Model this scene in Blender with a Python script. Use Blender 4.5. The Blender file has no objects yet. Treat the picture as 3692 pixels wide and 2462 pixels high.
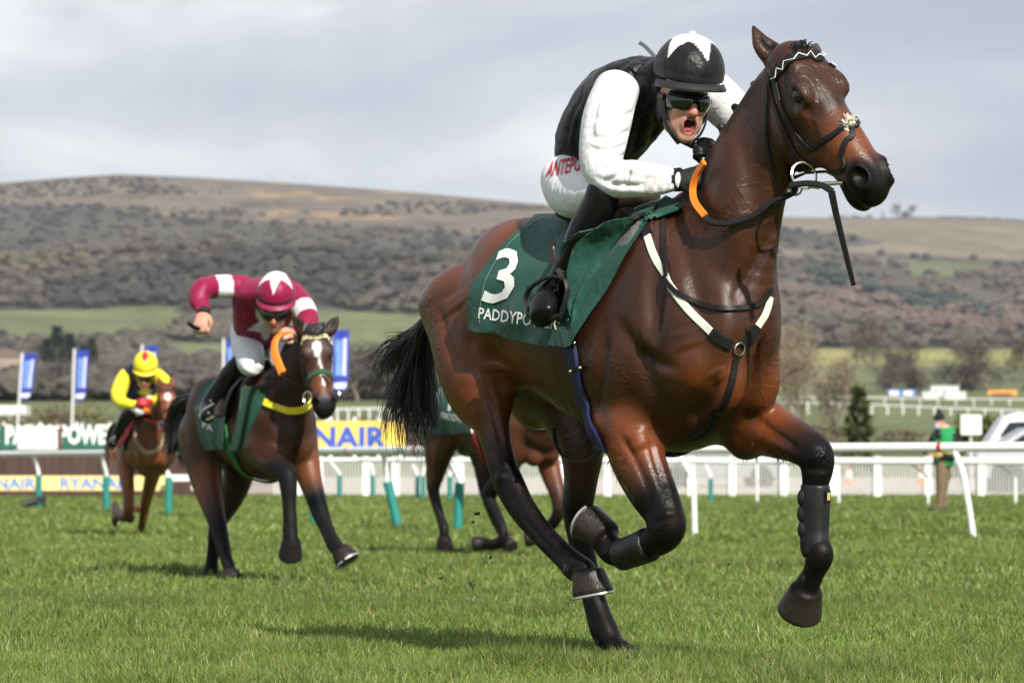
import bpy, bmesh, math, random, time
import numpy as np
from mathutils import Vector, Matrix, noise as mnoise
from mathutils.bvhtree import BVHTree

sc = bpy.context.scene
COL = sc.collection
RNG = np.random.default_rng(7)
random.seed(7)
V = lambda *a: np.array(a, float)

# ------------------------------------------------------------------ camera
FP = 12307.0                       # focal length in photo pixels (120 mm on 36 mm)
CAM_H = 0.67
PITCH = math.atan(496 / FP)
cam_d = bpy.data.cameras.new('camera')
cam_d.lens = 120.0
cam_d.sensor_width = 36.0
cam_d.clip_start = 0.1
cam_d.clip_end = 20000
cam = bpy.data.objects.new('camera', cam_d)
COL.objects.link(cam)
cam.location = (0, 0, CAM_H)
cam.rotation_euler = (math.radians(90) + PITCH, 0, 0)
cam_d.dof.use_dof = True
cam_d.dof.focus_distance = 11.75
cam_d.dof.aperture_fstop = 6.5
sc.camera = cam

# ------------------------------------------------------------------ sun, sky, exposure
SUN_EL, SUN_AZ = math.radians(36), math.radians(156)     # azimuth: 0 = +Y, clockwise towards +X
SUN = np.array([math.sin(SUN_AZ) * math.cos(SUN_EL), math.cos(SUN_AZ) * math.cos(SUN_EL), math.sin(SUN_EL)])
sl = bpy.data.lights.new('sun', 'SUN')
sl.energy = 4.3
sl.angle = math.radians(0.6)
sl.color = (1.0, 0.95, 0.87)
so = bpy.data.objects.new('sun', sl)
COL.objects.link(so)
so.rotation_euler = Vector(-SUN).to_track_quat('-Z', 'Y').to_euler()
so.location = (20, -30, 40)

world = bpy.data.worlds.new('World')
sc.world = world
world.use_nodes = True
wn, wl = world.node_tree.nodes, world.node_tree.links
wn.clear()
w_out = wn.new('ShaderNodeOutputWorld')
w_bg = wn.new('ShaderNodeBackground')
w_bg.inputs['Strength'].default_value = 0.070
w_sky = wn.new('ShaderNodeTexSky')
w_sky.sky_type = 'NISHITA'
w_sky.sun_disc = False
w_sky.sun_elevation = SUN_EL
w_sky.sun_rotation = SUN_AZ
w_sky.air_density = 1.0
w_sky.dust_density = 1.5
# cloud deck: noise on a plane above the viewer (direction / elevation), stretched to banks near the horizon
tc = wn.new('ShaderNodeTexCoord')
sp = wn.new('ShaderNodeSeparateXYZ')
wl.new(tc.outputs['Generated'], sp.inputs[0])
def wmath(op, a, b=None, clamp=False):
    n = wn.new('ShaderNodeMath'); n.operation = op; n.use_clamp = clamp
    for i, q in enumerate((a, b)):
        if q is None: continue
        if isinstance(q, (int, float)): n.inputs[i].default_value = q
        else: wl.new(q, n.inputs[i])
    return n.outputs[0]
def wnoise(scale, detail, rough, off, dist=0.0, sx=1.0, sy=1.0):
    mp = wn.new('ShaderNodeMapping'); mp.inputs['Location'].default_value = off
    mp.inputs['Scale'].default_value = (sx, sx, sy)
    wl.new(tc.outputs['Generated'], mp.inputs[0])
    n = wn.new('ShaderNodeTexNoise'); n.inputs['Scale'].default_value = scale
    n.inputs['Detail'].default_value = detail; n.inputs['Roughness'].default_value = rough
    n.inputs['Distortion'].default_value = dist
    wl.new(mp.outputs[0], n.inputs['Vector'])
    return n.outputs['Fac']
def wramp(fac, stops):
    r = wn.new('ShaderNodeValToRGB'); wl.new(fac, r.inputs[0])
    e = r.color_ramp.elements
    while len(e) < len(stops): e.new(0.5)
    for el, (p, c) in zip(e, stops): el.position = p; el.color = c if len(c) == 4 else (*c, 1)
    return r
n1 = wnoise(1.0, 7, 0.52, (7.7, 2.2, 4.6), 0.35, 5.0, 15.0)
n2 = wnoise(1.0, 5, 0.48, (4.7, 8.2, 0.2), 0.2, 5.0, 15.0)
tone = wramp(n1, [(0.30, (3.9, 4.35, 5.35)), (0.44, (5.0, 5.4, 6.3)), (0.54, (6.7, 7.0, 7.6)), (0.64, (9.6, 9.7, 9.9))])
cover = wramp(n2, [(0.36, (0.70,) * 3), (0.56, (0.97,) * 3)])
blue = wn.new('ShaderNodeMix'); blue.data_type = 'RGBA'; blue.blend_type = 'MIX'
wl.new(cover.outputs[0], blue.inputs[0])
skm = wn.new('ShaderNodeMix'); skm.data_type = 'RGBA'; skm.blend_type = 'MULTIPLY'; skm.inputs[0].default_value = 1
wl.new(w_sky.outputs[0], skm.inputs[6]); skm.inputs[7].default_value = (1.0, 1.0, 1.0, 1)
wl.new(skm.outputs[2], blue.inputs[6]); wl.new(tone.outputs[0], blue.inputs[7])
# paler band near the horizon
hz = wn.new('ShaderNodeMix'); hz.data_type = 'RGBA'
hf = wmath('MULTIPLY', wmath('POWER', wmath('SUBTRACT', 1.0, wmath('MINIMUM', wmath('MAXIMUM', sp.outputs['Z'], 0.0), 1.0)), 14.0), 0.55)
wl.new(hf, hz.inputs[0]); wl.new(blue.outputs[2], hz.inputs[6]); hz.inputs[7].default_value = (7.6, 7.9, 8.4, 1)
wl.new(hz.outputs[2], w_bg.inputs['Color'])
wl.new(w_bg.outputs[0], w_out.inputs[0])

sc.view_settings.view_transform = 'Standard'
sc.view_settings.look = 'None'
sc.view_settings.gamma = 1.0
sc.view_settings.exposure = 0.62
sc.view_settings.use_curve_mapping = False
sc.render.engine = 'CYCLES'
sc.cycles.max_bounces = 6
sc.cycles.transparent_max_bounces = 6
sc.cycles.use_denoising = True

# ------------------------------------------------------------------ geometry of the view (to measure the places of things)
_cp, _sp = math.cos(PITCH), math.sin(PITCH)
def ray(px, py):
    """direction through a photo pixel, normalised so that dY = 1"""
    x, up, fwd = (px - 1846) / FP, -(py - 1231) / FP, 1.0
    dy = fwd * _cp - up * _sp
    dz = fwd * _sp + up * _cp
    return np.array([x / dy, 1.0, dz / dy])
ORG = np.array([0, 0, CAM_H])
def at(px, py, Y):
    return ORG + ray(px, py) * Y

class Frame:
    """a body's own axes: u = heading, v = its right side, origin on the median plane"""
    def __init__(s, theta, px, py, Y):
        t = math.radians(theta)
        s.u = np.array([math.cos(t), -math.sin(t), 0]); s.v = np.array([-math.sin(t), -math.cos(t), 0])
        s.z = np.array([0, 0, 1.0]); s.o = at(px, py, Y)
    def p(s, px, py, w):
        d = ray(px, py)
        k = (np.dot(s.o - ORG, s.v) + w) / np.dot(d, s.v)
        return ORG + d * k
    def l(s, a, w, z):
        q = s.o + s.u * a + s.v * w
        q = q.copy(); q[2] = z
        return q
HV = .0085; GRASS_D = 1.0; H2V = .014; H3V = .020; H4V = .017
# ------------------------------------------------------------------ object helpers
def link(name, me, mat=None, parent=None):
    o = bpy.data.objects.new(name, me); COL.objects.link(o)
    if mat is not None and me is not None:
        if not isinstance(mat, (list, tuple)): mat = [mat]
        if len(me.materials) == 0:
            for m in mat: me.materials.append(m)
    if parent is not None: o.parent = parent
    return o
def tag(o, label=None, cat=None, group=None, kind=None):
    for k, x in (('label', label), ('category', cat), ('group', group), ('kind', kind)):
        if x: o[k] = x
    return o
def empty(name, loc=(0, 0, 0), rz=0.0):
    o = bpy.data.objects.new(name, None); COL.objects.link(o); o.empty_display_size = 0.1
    o.location = loc; o.rotation_euler = (0, 0, rz); return o
def copy_thing(o, loc, rz=None, label=None, scale=None):
    c = o.copy(); COL.objects.link(c); c.location = loc
    if rz is not None: c.rotation_euler = (0, 0, rz)
    if scale is not None: c.scale = (scale,) * 3
    if label: c['label'] = label
    for ch in o.children:
        d = ch.copy(); COL.objects.link(d); d.parent = c
        for g in ch.children:
            e = g.copy(); COL.objects.link(e); e.parent = d
    return c

def finish():
    """give every thing built in place its own base point"""
    for o in [o for o in COL.objects if o.parent is None and o.get('category') and tuple(o.location) == (0, 0, 0)]:
        ms = []
        def rec(q):
            if q.type == 'MESH': ms.append(q)
            for c in q.children: rec(c)
        rec(o)
        if not ms or any(q.data.users > 1 for q in ms): continue
        P = []
        for q in ms:
            c = np.empty(len(q.data.vertices) * 3, np.float32); q.data.vertices.foreach_get('co', c); P.append(c.reshape(-1, 3))
        P = np.concatenate(P)
        b = np.array([(P[:, 0].min() + P[:, 0].max()) / 2, (P[:, 1].min() + P[:, 1].max()) / 2, P[:, 2].min()])
        for q in ms: q.data.transform(Matrix.Translation(-Vector(b)))
        o.location = b
def mesh_np(name, v, faces, cols=None, smooth=True, mi=None):
    """faces: list of arrays (n,3)/(n,4)"""
    me = bpy.data.meshes.new(name)
    v = np.asarray(v, np.float32)
    if not isinstance(faces, (list, tuple)): faces = [faces]
    faces = [np.asarray(f, np.int32) for f in faces if len(f)]
    me.vertices.add(len(v)); me.vertices.foreach_set('co', v.ravel())
    nl = sum(f.size for f in faces); npol = sum(len(f) for f in faces)
    me.loops.add(nl); me.polygons.add(npol)
    me.loops.foreach_set('vertex_index', np.concatenate([f.ravel() for f in faces]))
    tot = np.concatenate([np.full(len(f), f.shape[1], np.int32) for f in faces])
    st = np.concatenate([[0], np.cumsum(tot)[:-1]]).astype(np.int32)
    me.polygons.foreach_set('loop_start', st)
    me.polygons.foreach_set('use_smooth', np.full(npol, smooth, bool))
    if mi is not None: me.polygons.foreach_set('material_index', np.asarray(mi, np.int32))
    me.update(calc_edges=True)
    me.validate()
    if cols is not None:
        a = me.color_attributes.new('Col', 'FLOAT_COLOR', 'POINT')
        c = np.ones((len(v), 4), np.float32); c[:, :cols.shape[1]] = cols
        a.data.foreach_set('color', c.ravel())
    return me

class MB:
    """collects simple solids into one mesh"""
    def __init__(s): s.v = []; s.f = []; s.sm = []; s.mi = []; s.n = 0
    def add(s, v, f, smooth=False, mi=0):
        v = np.asarray(v, float); b = s.n
        s.v.append(v); s.n += len(v)
        for q in f: s.f.append([i + b for i in q]); s.sm.append(smooth); s.mi.append(mi)
        return s
    def box(s, c, d, R=None, mi=0):
        c = np.asarray(c, float); h = np.asarray(d, float) / 2
        v = np.array([[x, y, z] for x in (-1, 1) for y in (-1, 1) for z in (-1, 1)]) * h
        if R is not None: v = v @ np.asarray(R, float).T
        return s.add(v + c, [(0, 1, 3, 2), (4, 6, 7, 5), (0, 4, 5, 1), (2, 3, 7, 6), (0, 2, 6, 4), (1, 5, 7, 3)], mi=mi)
    def tube(s, pts, r, n=10, caps=True, smooth=True, mi=0, flat=1.0, side=None):
        v, f = tube_geo(pts, r, n, caps, flat, side)
        return s.add(v, f, smooth, mi)
    def prism(s, poly, z0, z1, M=None, mi=0):
        n = len(poly)
        v = np.array([[x, y, z0] for x, y in poly] + [[x, y, z1] for x, y in poly], float)
        if M is not None: v = v @ np.asarray(M, float)[:3, :3].T + np.asarray(M, float)[:3, 3]
        f = [tuple(range(n))[::-1], tuple(range(n, 2 * n))] + [(i, (i + 1) % n, n + (i + 1) % n, n + i) for i in range(n)]
        return s.add(v, f, mi=mi)
    def lathe(s, prof, n=16, M=None, mi=0):
        v = []; f = []
        for r, z in prof:
            for k in range(n): v.append([r * math.cos(2 * math.pi * k / n), r * math.sin(2 * math.pi * k / n), z])
        v = np.array(v)
        if M is not None: v = v @ np.asarray(M, float)[:3, :3].T + np.asarray(M, float)[:3, 3]
        for i in range(len(prof) - 1):
            for k in range(n):
                a, b = i * n + k, i * n + (k + 1) % n
                f.append((a, b, b + n, a + n))
        f.append(tuple(range(n))[::-1]); f.append(tuple(range((len(prof) - 1) * n, len(prof) * n)))
        return s.add(v, f, True, mi=mi)
    def build(s, name, mat, parent=None, auto=35):
        me = bpy.data.meshes.new(name)
        me.from_pydata([tuple(q) for q in np.concatenate(s.v)], [], s.f)
        me.polygons.foreach_set('use_smooth', s.sm)
        me.polygons.foreach_set('material_index', s.mi)
        me.update()
        try:
            if any(s.sm): me.set_sharp_from_angle(angle=math.radians(auto))
        except Exception: pass
        return link(name, me, mat, parent)

def unit(a):
    a = np.asarray(a, float); return a / (np.linalg.norm(a, axis=-1, keepdims=True) + 1e-12)
def tube_geo(pts, r, n=8, caps=True, flat=1.0, side=None):
    pts = np.asarray(pts, float); m = len(pts)
    r = np.broadcast_to(np.asarray(r, float), (m,)) if np.ndim(r) <= 1 else r
    t = np.gradient(pts, axis=0); t = unit(t)
    ref = np.array([0, 0, 1.0]) if side is None else np.asarray(side, float)
    v = []
    prev = None
    for i in range(m):
        if prev is None:
            a = ref - t[i] * np.dot(ref, t[i])
            if np.linalg.norm(a) < 1e-3: a = np.array([1.0, 0, 0]) - t[i] * t[i][0]
        else: a = prev - t[i] * np.dot(prev, t[i])
        a = unit(a); b = np.cross(t[i], a); prev = a
        for k in range(n):
            w = 2 * math.pi * k / n
            v.append(pts[i] + r[i] * (math.cos(w) * a + flat * math.sin(w) * b))
    f = []
    for i in range(m - 1):
        for k in range(n):
            p, q = i * n + k, i * n + (k + 1) % n
            f.append((p, q, q + n, p + n))
    if caps: f += [tuple(range(n))[::-1], tuple(range((m - 1) * n, m * n))]
    return np.array(v), f

def crom(pts, sub=5):
    """Catmull-Rom through rows of numbers"""
    P = np.asarray(pts, float)
    if len(P) < 3:
        t = np.linspace(0, 1, sub + 1)[:, None]; return P[0] * (1 - t) + P[1] * t
    Q = np.vstack([2 * P[0] - P[1], P, 2 * P[-1] - P[-2]])
    out = []
    for i in range(1, len(Q) - 2):
        p0, p1, p2, p3 = Q[i - 1:i + 3]
        for k in range(sub):
            t = k / sub
            out.append(0.5 * (2 * p1 + (p2 - p0) * t + (2 * p0 - 5 * p1 + 4 * p2 - p3) * t * t + (3 * p1 - p0 - 3 * p2 + p3) * t ** 3))
    out.append(P[-1]); return np.array(out)

# ------------------------------------------------------------------ bodies grown as one smooth skin over a distance field
class Body:
    def __init__(s, lo, hi, h):
        s.h = h; s.lo = np.asarray(lo, float)
        s.n = np.ceil((np.asarray(hi) - s.lo) / h).astype(int) + 1
        s.D = np.full(s.n, 0.3, np.float32); s.C = np.zeros((*s.n, 3), np.float32)
    def _sl(s, lo, hi):
        a = np.maximum(np.floor((lo - s.lo) / s.h).astype(int), 0); b = np.minimum(np.ceil((hi - s.lo) / s.h).astype(int) + 1, s.n)
        if np.any(b <= a): return None, None
        ax = [s.lo[i] + s.h * np.arange(a[i], b[i]) for i in range(3)]
        P = np.stack(np.meshgrid(*ax, indexing='ij'), -1).astype(np.float32)
        return tuple(slice(a[i], b[i]) for i in range(3)), P
    def _put(s, sl, d, k, col, cut=False):
        D = s.D[sl]
        if cut:
            hh = np.clip(0.5 - 0.5 * (D + d) / k, 0, 1); s.D[sl] = D * (1 - hh) - d * hh + k * hh * (1 - hh)
            if col is not None:
                w = hh[..., None]; s.C[sl] = s.C[sl] * (1 - w) + np.asarray(col, np.float32) * w
            return
        hh = np.clip(0.5 + 0.5 * (D - d) / k, 0, 1)
        s.D[sl] = D * (1 - hh) + d * hh - k * hh * (1 - hh)
        w = hh[..., None]
        s.C[sl] = s.C[sl] * (1 - w) + col * w
    def chain(s, nodes, side, k=0.03, sub=5, cols=None, smooth=True, cap=1.0):
        """nodes: (pos, ra, rb[, col]) ; rb measured along `side`"""
        arr = np.array([[*n[0], n[1], n[2]] for n in nodes], float)
        cc = np.array([np.asarray(n[3], float) if len(n) > 3 else np.asarray(cols, float) for n in nodes])
        full = np.hstack([arr, cc])
        if smooth: full = crom(full, sub)
        full[:, 3:5] = np.maximum(full[:, 3:5], 0.003)
        pad = k + 3 * s.h
        R = full[:, 3:5].max(1)
        lo = (full[:, :3] - R[:, None]).min(0) - pad; hi = (full[:, :3] + R[:, None]).max(0) + pad
        sl, P = s._sl(lo, hi)
        if sl is None: return
        d = np.full(P.shape[:3], 9.0, np.float32); col = np.zeros((*P.shape[:3], 3), np.float32)
        base = np.array([q.start for q in sl])
        side = unit(side)
        for A, B in zip(full[:-1], full[1:]):
            a, b = A[:3], B[:3]; r = max(A[3:5].max(), B[3:5].max()) + pad
            l2 = np.minimum(a, b) - r; h2 = np.maximum(a, b) + r
            i0 = np.maximum(np.floor((l2 - s.lo) / s.h).astype(int) - base, 0)
            i1 = np.minimum(np.ceil((h2 - s.lo) / s.h).astype(int) + 1 - base, d.shape)
            if np.any(i1 <= i0): continue
            w = tuple(slice(i0[i], i1[i]) for i in range(3))
            ba = b - a; L = np.dot(ba, ba)
            if L < 1e-12: continue
            T = ba / math.sqrt(L)
            S = side - T * np.dot(side, T)
            if np.linalg.norm(S) < 1e-3: S = np.cross(T, [0.3, 0.5, 0.8])
            S = unit(S); M = np.cross(T, S)
            q = P[w] - a.astype(np.float32)
            tt = q @ T.astype(np.float32)
            t = np.clip(tt / math.sqrt(L), 0, 1)
            e = tt - t * math.sqrt(L)
            m = q @ M.astype(np.float32); l = q @ S.astype(np.float32)
            rm = A[3] + t * (B[3] - A[3]); rl = A[4] + t * (B[4] - A[4]); rt = np.minimum(rm, rl) * cap
            k0 = np.sqrt((m / rm) ** 2 + (l / rl) ** 2 + (e / rt) ** 2)
            k1 = np.sqrt((m / rm ** 2) ** 2 + (l / rl ** 2) ** 2 + (e / rt ** 2) ** 2) + 1e-6
            dd = k0 * (k0 - 1) / k1
            dd = np.where(k0 < 1e-3, -np.minimum(rm, rl), dd)
            c = (A[5:8] + t[..., None] * (B[5:8] - A[5:8]))
            near = dd < d[w]
            d[w] = np.where(near, dd, d[w]); col[w] = np.where(near[..., None], c, col[w])
        s._put(sl, d, k, col)
    def ball(s, c, rad, axes=None, k=0.03, col=(0, 0, 0), cut=False):
        """ellipsoid; axes rows = unit directions"""
        c = np.asarray(c, float); rad = np.broadcast_to(np.asarray(rad, float), (3,))
        pad = rad.max() + k + 3 * s.h
        sl, P = s._sl(c - pad, c + pad)
        if sl is None: return
        q = P - c.astype(np.float32)
        if axes is not None: q = q @ np.asarray(axes, np.float32).T
        k0 = np.sqrt(((q / rad) ** 2).sum(-1)); k1 = np.sqrt(((q / rad ** 2) ** 2).sum(-1)) + 1e-6
        d = (k0 * (k0 - 1) / k1).astype(np.float32)
        d = np.where(k0 < 1e-3, -rad.min(), d)
        s._put(sl, d, k, None if (cut and col is None) else np.broadcast_to(np.asarray(col, np.float32), (*d.shape, 3)) if not cut else col, cut)
    def cutplane(s, p, n, k=0.004):
        """remove what lies on the +n side of a plane"""
        ax = [s.lo[i] + s.h * np.arange(s.n[i]) for i in range(3)]
        d = ((ax[0][:, None, None] - p[0]) * n[0] + (ax[1][None, :, None] - p[1]) * n[1] + (ax[2][None, None, :] - p[2]) * n[2]).astype(np.float32)
        hh = np.clip(0.5 + 0.5 * (d - s.D) / k, 0, 1)
        s.D = s.D * (1 - hh) + d * hh + k * hh * (1 - hh)
    def mesh(s, name, relax=2, disp=None):
        D = s.D; S = D < 0
        n = np.array(D.shape)
        cnt = np.zeros(n - 1, np.int8)
        offs = [(i, j, k) for i in (0, 1) for j in (0, 1) for k in (0, 1)]
        cut = lambda A, o: A[o[0]:A.shape[0] - 1 + o[0], o[1]:A.shape[1] - 1 + o[1], o[2]:A.shape[2] - 1 + o[2]]
        for o in offs: cnt += cut(S, o)
        act = (cnt > 0) & (cnt < 8)
        idx = np.argwhere(act)
        vid = np.full(n - 1, -1, np.int32); vid[act] = np.arange(len(idx))
        val = np.stack([D[idx[:, 0] + o[0], idx[:, 1] + o[1], idx[:, 2] + o[2]] for o in offs], 1)
        col = np.mean([s.C[idx[:, 0] + o[0], idx[:, 1] + o[1], idx[:, 2] + o[2]] for o in offs], 0)
        pos = np.zeros((len(idx), 3)); num = np.zeros(len(idx))
        O = np.array(offs, float)
        for i in range(8):
            for j in range(i + 1, 8):
                if abs(O[i] - O[j]).sum() != 1: continue
                a, b = val[:, i], val[:, j]; m = (a < 0) != (b < 0)
                t = np.where(m, a / np.where(m, a - b, 1), 0)
                pos += np.where(m[:, None], O[i] + t[:, None] * (O[j] - O[i]), 0); num += m
        v = s.lo + s.h * (idx + pos / num[:, None])
        F = []
        for ax in range(3):
            A = np.moveaxis(S, ax, 0); d = A[:-1] != A[1:]
            W = np.moveaxis(vid, ax, 0)
            e = np.argwhere(d[:, 1:-1, 1:-1]) + [0, 1, 1]
            q = np.stack([W[e[:, 0], e[:, 1] - 1, e[:, 2] - 1], W[e[:, 0], e[:, 1], e[:, 2] - 1], W[e[:, 0], e[:, 1], e[:, 2]], W[e[:, 0], e[:, 1] - 1, e[:, 2]]], 1)
            inn = A[e[:, 0], e[:, 1], e[:, 2]]
            if ax == 1: inn = ~inn
            q[~inn] = q[~inn][:, ::-1]
            F.append(q)
        F = np.concatenate(F); F = F[(F >= 0).all(1)]
        E = np.concatenate([F[:, [0, 1]], F[:, [1, 2]], F[:, [2, 3]], F[:, [3, 0]]])
        for it in range(relax):
            nb = np.zeros_like(v); c2 = np.bincount(E[:, 0], minlength=len(v)).astype(float)
            for ax in range(3): nb[:, ax] = np.bincount(E[:, 0], v[E[:, 1], ax], minlength=len(v))
            m = c2 > 0
            lam = 0.5 if it % 2 == 0 else -0.35
            v[m] += lam * (nb[m] / c2[m, None] - v[m])
        s.v, s.f, s.col = v, F, col
        if disp is not None:
            fn = np.cross(v[F[:, 2]] - v[F[:, 0]], v[F[:, 3]] - v[F[:, 1]])
            vn = np.zeros_like(v)
            for i in range(4):
                for ax in range(3): vn[:, ax] += np.bincount(F[:, i], fn[:, ax], minlength=len(v))
            v += unit(vn) * disp(v, unit(vn), col)[:, None]
        return mesh_np(name, v, [F], col)
def tree_of(me):
    return BVHTree.FromPolygons([tuple(q.co) for q in me.vertices], [tuple(p.vertices) for p in me.polygons])
def hit(bvh, px, py, lift=0.0):
    """where the sight line through a photo pixel meets a body; returns point lifted off the skin, normal"""
    d = unit(ray(px, py))
    loc, nor, i, dist = bvh.ray_cast(Vector(ORG), Vector(d))
    if loc is None:
        loc, nor, i, dist = bvh.find_nearest(Vector(at(px, py, 11.9)))
    nor = Vector(nor) * (-1 if np.dot(nor, d) > 0 else 1)
    return np.array(loc) + np.array(nor) * lift, np.array(nor)
def snap(bvh, p, lift):
    loc, nor, i, dist = bvh.find_nearest(Vector(p))
    return np.array(loc) + np.array(nor) * lift, np.array(nor)

def sculpt(B, me, lines):
    """press grooves (depth < 0) or swell ridges along lines drawn over the skin; returns nothing, edits the mesh"""
    bv = tree_of(me); v = B.v; F = B.f
    fn = np.cross(v[F[:, 2]] - v[F[:, 0]], v[F[:, 3]] - v[F[:, 1]]); vn = np.zeros_like(v)
    for i in range(4):
        for ax in range(3): vn[:, ax] += np.bincount(F[:, i], fn[:, ax], minlength=len(v))
    vn = unit(vn); off = np.zeros(len(v))
    for pts, R, dep in lines:
        P = np.array([hit(bv, x, y)[0] for x, y in (curve_at(pts, 16) if len(pts) > 1 else pts)])
        lo, hi = P.min(0) - 2.2 * R, P.max(0) + 2.2 * R
        idx = np.where(((v > lo) & (v < hi)).all(1))[0]
        if len(idx) == 0: continue
        d = np.full(len(idx), 9.0); tt = np.zeros(len(idx))
        for i, (a, b) in enumerate(zip(P[:-1], P[1:]) if len(P) > 1 else [(P[0], P[0] + 1e-4)]):
            ba = b - a; t = np.clip((v[idx] - a) @ ba / (ba @ ba + 1e-12), 0, 1); dd = np.linalg.norm(v[idx] - a - t[:, None] * ba, axis=1)
            m = dd < d; d[m] = dd[m]; tt[m] = (i + t[m]) / max(1, len(P) - 1)
        taper = np.minimum(1, 4 * np.minimum(tt, 1 - tt) + .15) if len(P) > 1 else 1
        off[idx] += dep * np.exp(-(d / R) ** 2) * taper
    v += vn * off[:, None]
    me.vertices.foreach_set('co', v.astype(np.float32).ravel()); me.update()

def ribbon_geo(pts, nrm, w, th):
    """a strap: flat band lying on its normals"""
    pts = np.asarray(pts, float); nrm = unit(nrm); t = unit(np.gradient(pts, axis=0)); s = unit(np.cross(t, nrm))
    n = unit(np.cross(s, t)); w = np.broadcast_to(w, (len(pts),))[:, None]
    ring = [pts - s * w / 2, pts - s * w / 2 * .8 + n * th, pts + s * w / 2 * .8 + n * th, pts + s * w / 2, pts - n * th * .5]
    m = len(ring); v = np.stack(ring, 1).reshape(-1, 3); f = []
    for i in range(len(pts) - 1):
        for k in range(m):
            a, b = i * m + k, i * m + (k + 1) % m
            f.append((a, a + m, b + m, b))
    f += [tuple(range(m)), tuple(range((len(pts) - 1) * m, len(pts) * m))[::-1]]
    return v, f
def strap_on(bvh, pts3, w, th, name, mat, parent, lift=0.003, sub=6, snapit=True, mb=None):
    P = crom(pts3, sub); out = []; N = []
    for p in P:
        q, n = snap(bvh, p, lift)
        out.append(q if snapit else p); N.append(n)
    N = np.array(N)
    for _ in range(2): N[1:-1] = unit(N[:-2] + N[1:-1] + N[2:])
    v, f = ribbon_geo(out, N, w, th)
    if mb is not None: mb.add(v, f, True); return None
    return MB().add(v, f, True).build(name, mat, parent)

def text_geo(txt, size, bold=0.0, res=2):
    """flat letter outlines as triangles in the xy plane"""
    cu = bpy.data.curves.new('lettering', 'FONT'); cu.body = txt; cu.size = size; cu.resolution_u = res
    cu.align_x = 'CENTER'; cu.align_y = 'CENTER'; cu.offset = bold; cu.extrude = 0
    ob = bpy.data.objects.new('lettering', cu); COL.objects.link(ob)
    dg = bpy.context.evaluated_depsgraph_get(); dg.update()
    me = bpy.data.meshes.new_from_object(ob.evaluated_get(dg))
    bm = bmesh.new(); bm.from_mesh(me); bmesh.ops.triangulate(bm, faces=bm.faces)
    v = np.array([q.co[:] for q in bm.verts]); f = [[q.index for q in p.verts] for p in bm.faces]
    bm.free(); bpy.data.objects.remove(ob); bpy.data.curves.remove(cu); bpy.data.meshes.remove(me)
    return v, f

# ------------------------------------------------------------------ materials
def mat_new(name):
    m = bpy.data.materials.new(name); m.use_nodes = True
    nt = m.node_tree; b = nt.nodes['Principled BSDF']
    return m, nt, b
def nmath(nt, op, a, b=None, clamp=False):
    n = nt.nodes.new('ShaderNodeMath'); n.operation = op; n.use_clamp = clamp
    for i, q in enumerate((a, b)):
        if q is None: continue
        if isinstance(q, (int, float)): n.inputs[i].default_value = q
        else: nt.links.new(q, n.inputs[i])
    return n.outputs[0]
def nmix(nt, fac, a, b, mode='MIX'):
    n = nt.nodes.new('ShaderNodeMix'); n.data_type = 'RGBA'; n.blend_type = mode
    for i, q in ((0, fac), (6, a), (7, b)):
        if isinstance(q, (int, float)): n.inputs[i].default_value = q
        elif isinstance(q, (tuple, list)): n.inputs[i].default_value = (*q, 1) if len(q) == 3 else q
        else: nt.links.new(q, n.inputs[i])
    return n.outputs[2]
def nnoise(nt, scale, detail=4, rough=0.55, vec=None, dist=0.0, stretch=None):
    n = nt.nodes.new('ShaderNodeTexNoise'); n.inputs['Scale'].default_value = scale
    n.inputs['Detail'].default_value = detail; n.inputs['Roughness'].default_value = rough; n.inputs['Distortion'].default_value = dist
    if vec is None: vec = nt.nodes.new('ShaderNodeTexCoord').outputs['Object']
    if stretch is not None:
        mp = nt.nodes.new('ShaderNodeMapping'); mp.inputs['Scale'].default_value = stretch
        nt.links.new(vec, mp.inputs[0]); vec = mp.outputs[0]
    nt.links.new(vec, n.inputs['Vector']); return n.outputs['Fac']
def nramp(nt, fac, stops):
    r = nt.nodes.new('ShaderNodeValToRGB'); nt.links.new(fac, r.inputs[0]); e = r.color_ramp.elements
    while len(e) < len(stops): e.new(0.5)
    for el, (p, c) in zip(e, stops):
        el.position = p; el.color = (c, c, c, 1) if isinstance(c, (int, float)) else (*c[:3], 1)
    return r.outputs[0]
def nbump(nt, b, h, strength=0.3, dist=0.01):
    n = nt.nodes.new('ShaderNodeBump'); n.inputs['Strength'].default_value = strength; n.inputs['Distance'].default_value = dist
    nt.links.new(h, n.inputs['Height']); nt.links.new(n.outputs[0], b.inputs['Normal']); return n
def simple(name, col, rough=0.6, var=0.12, scale=8.0, metal=0.0, bump=0.0, bscale=60, spec=None, sheen=0.0):
    m, nt, b = mat_new(name)
    f = nnoise(nt, scale, 5)
    c = nramp(nt, f, [(0.3, tuple(x * (1 - var) for x in col)), (0.7, tuple(min(1, x * (1 + var)) for x in col))])
    nt.links.new(c, b.inputs['Base Color']); b.inputs['Roughness'].default_value = rough; b.inputs['Metallic'].default_value = metal
    if spec is not None: b.inputs['Specular IOR Level'].default_value = spec
    if sheen: b.inputs['Sheen Weight'].default_value = sheen
    if bump: nbump(nt, b, nnoise(nt, bscale, 3), bump, 0.004)
    return m
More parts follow.
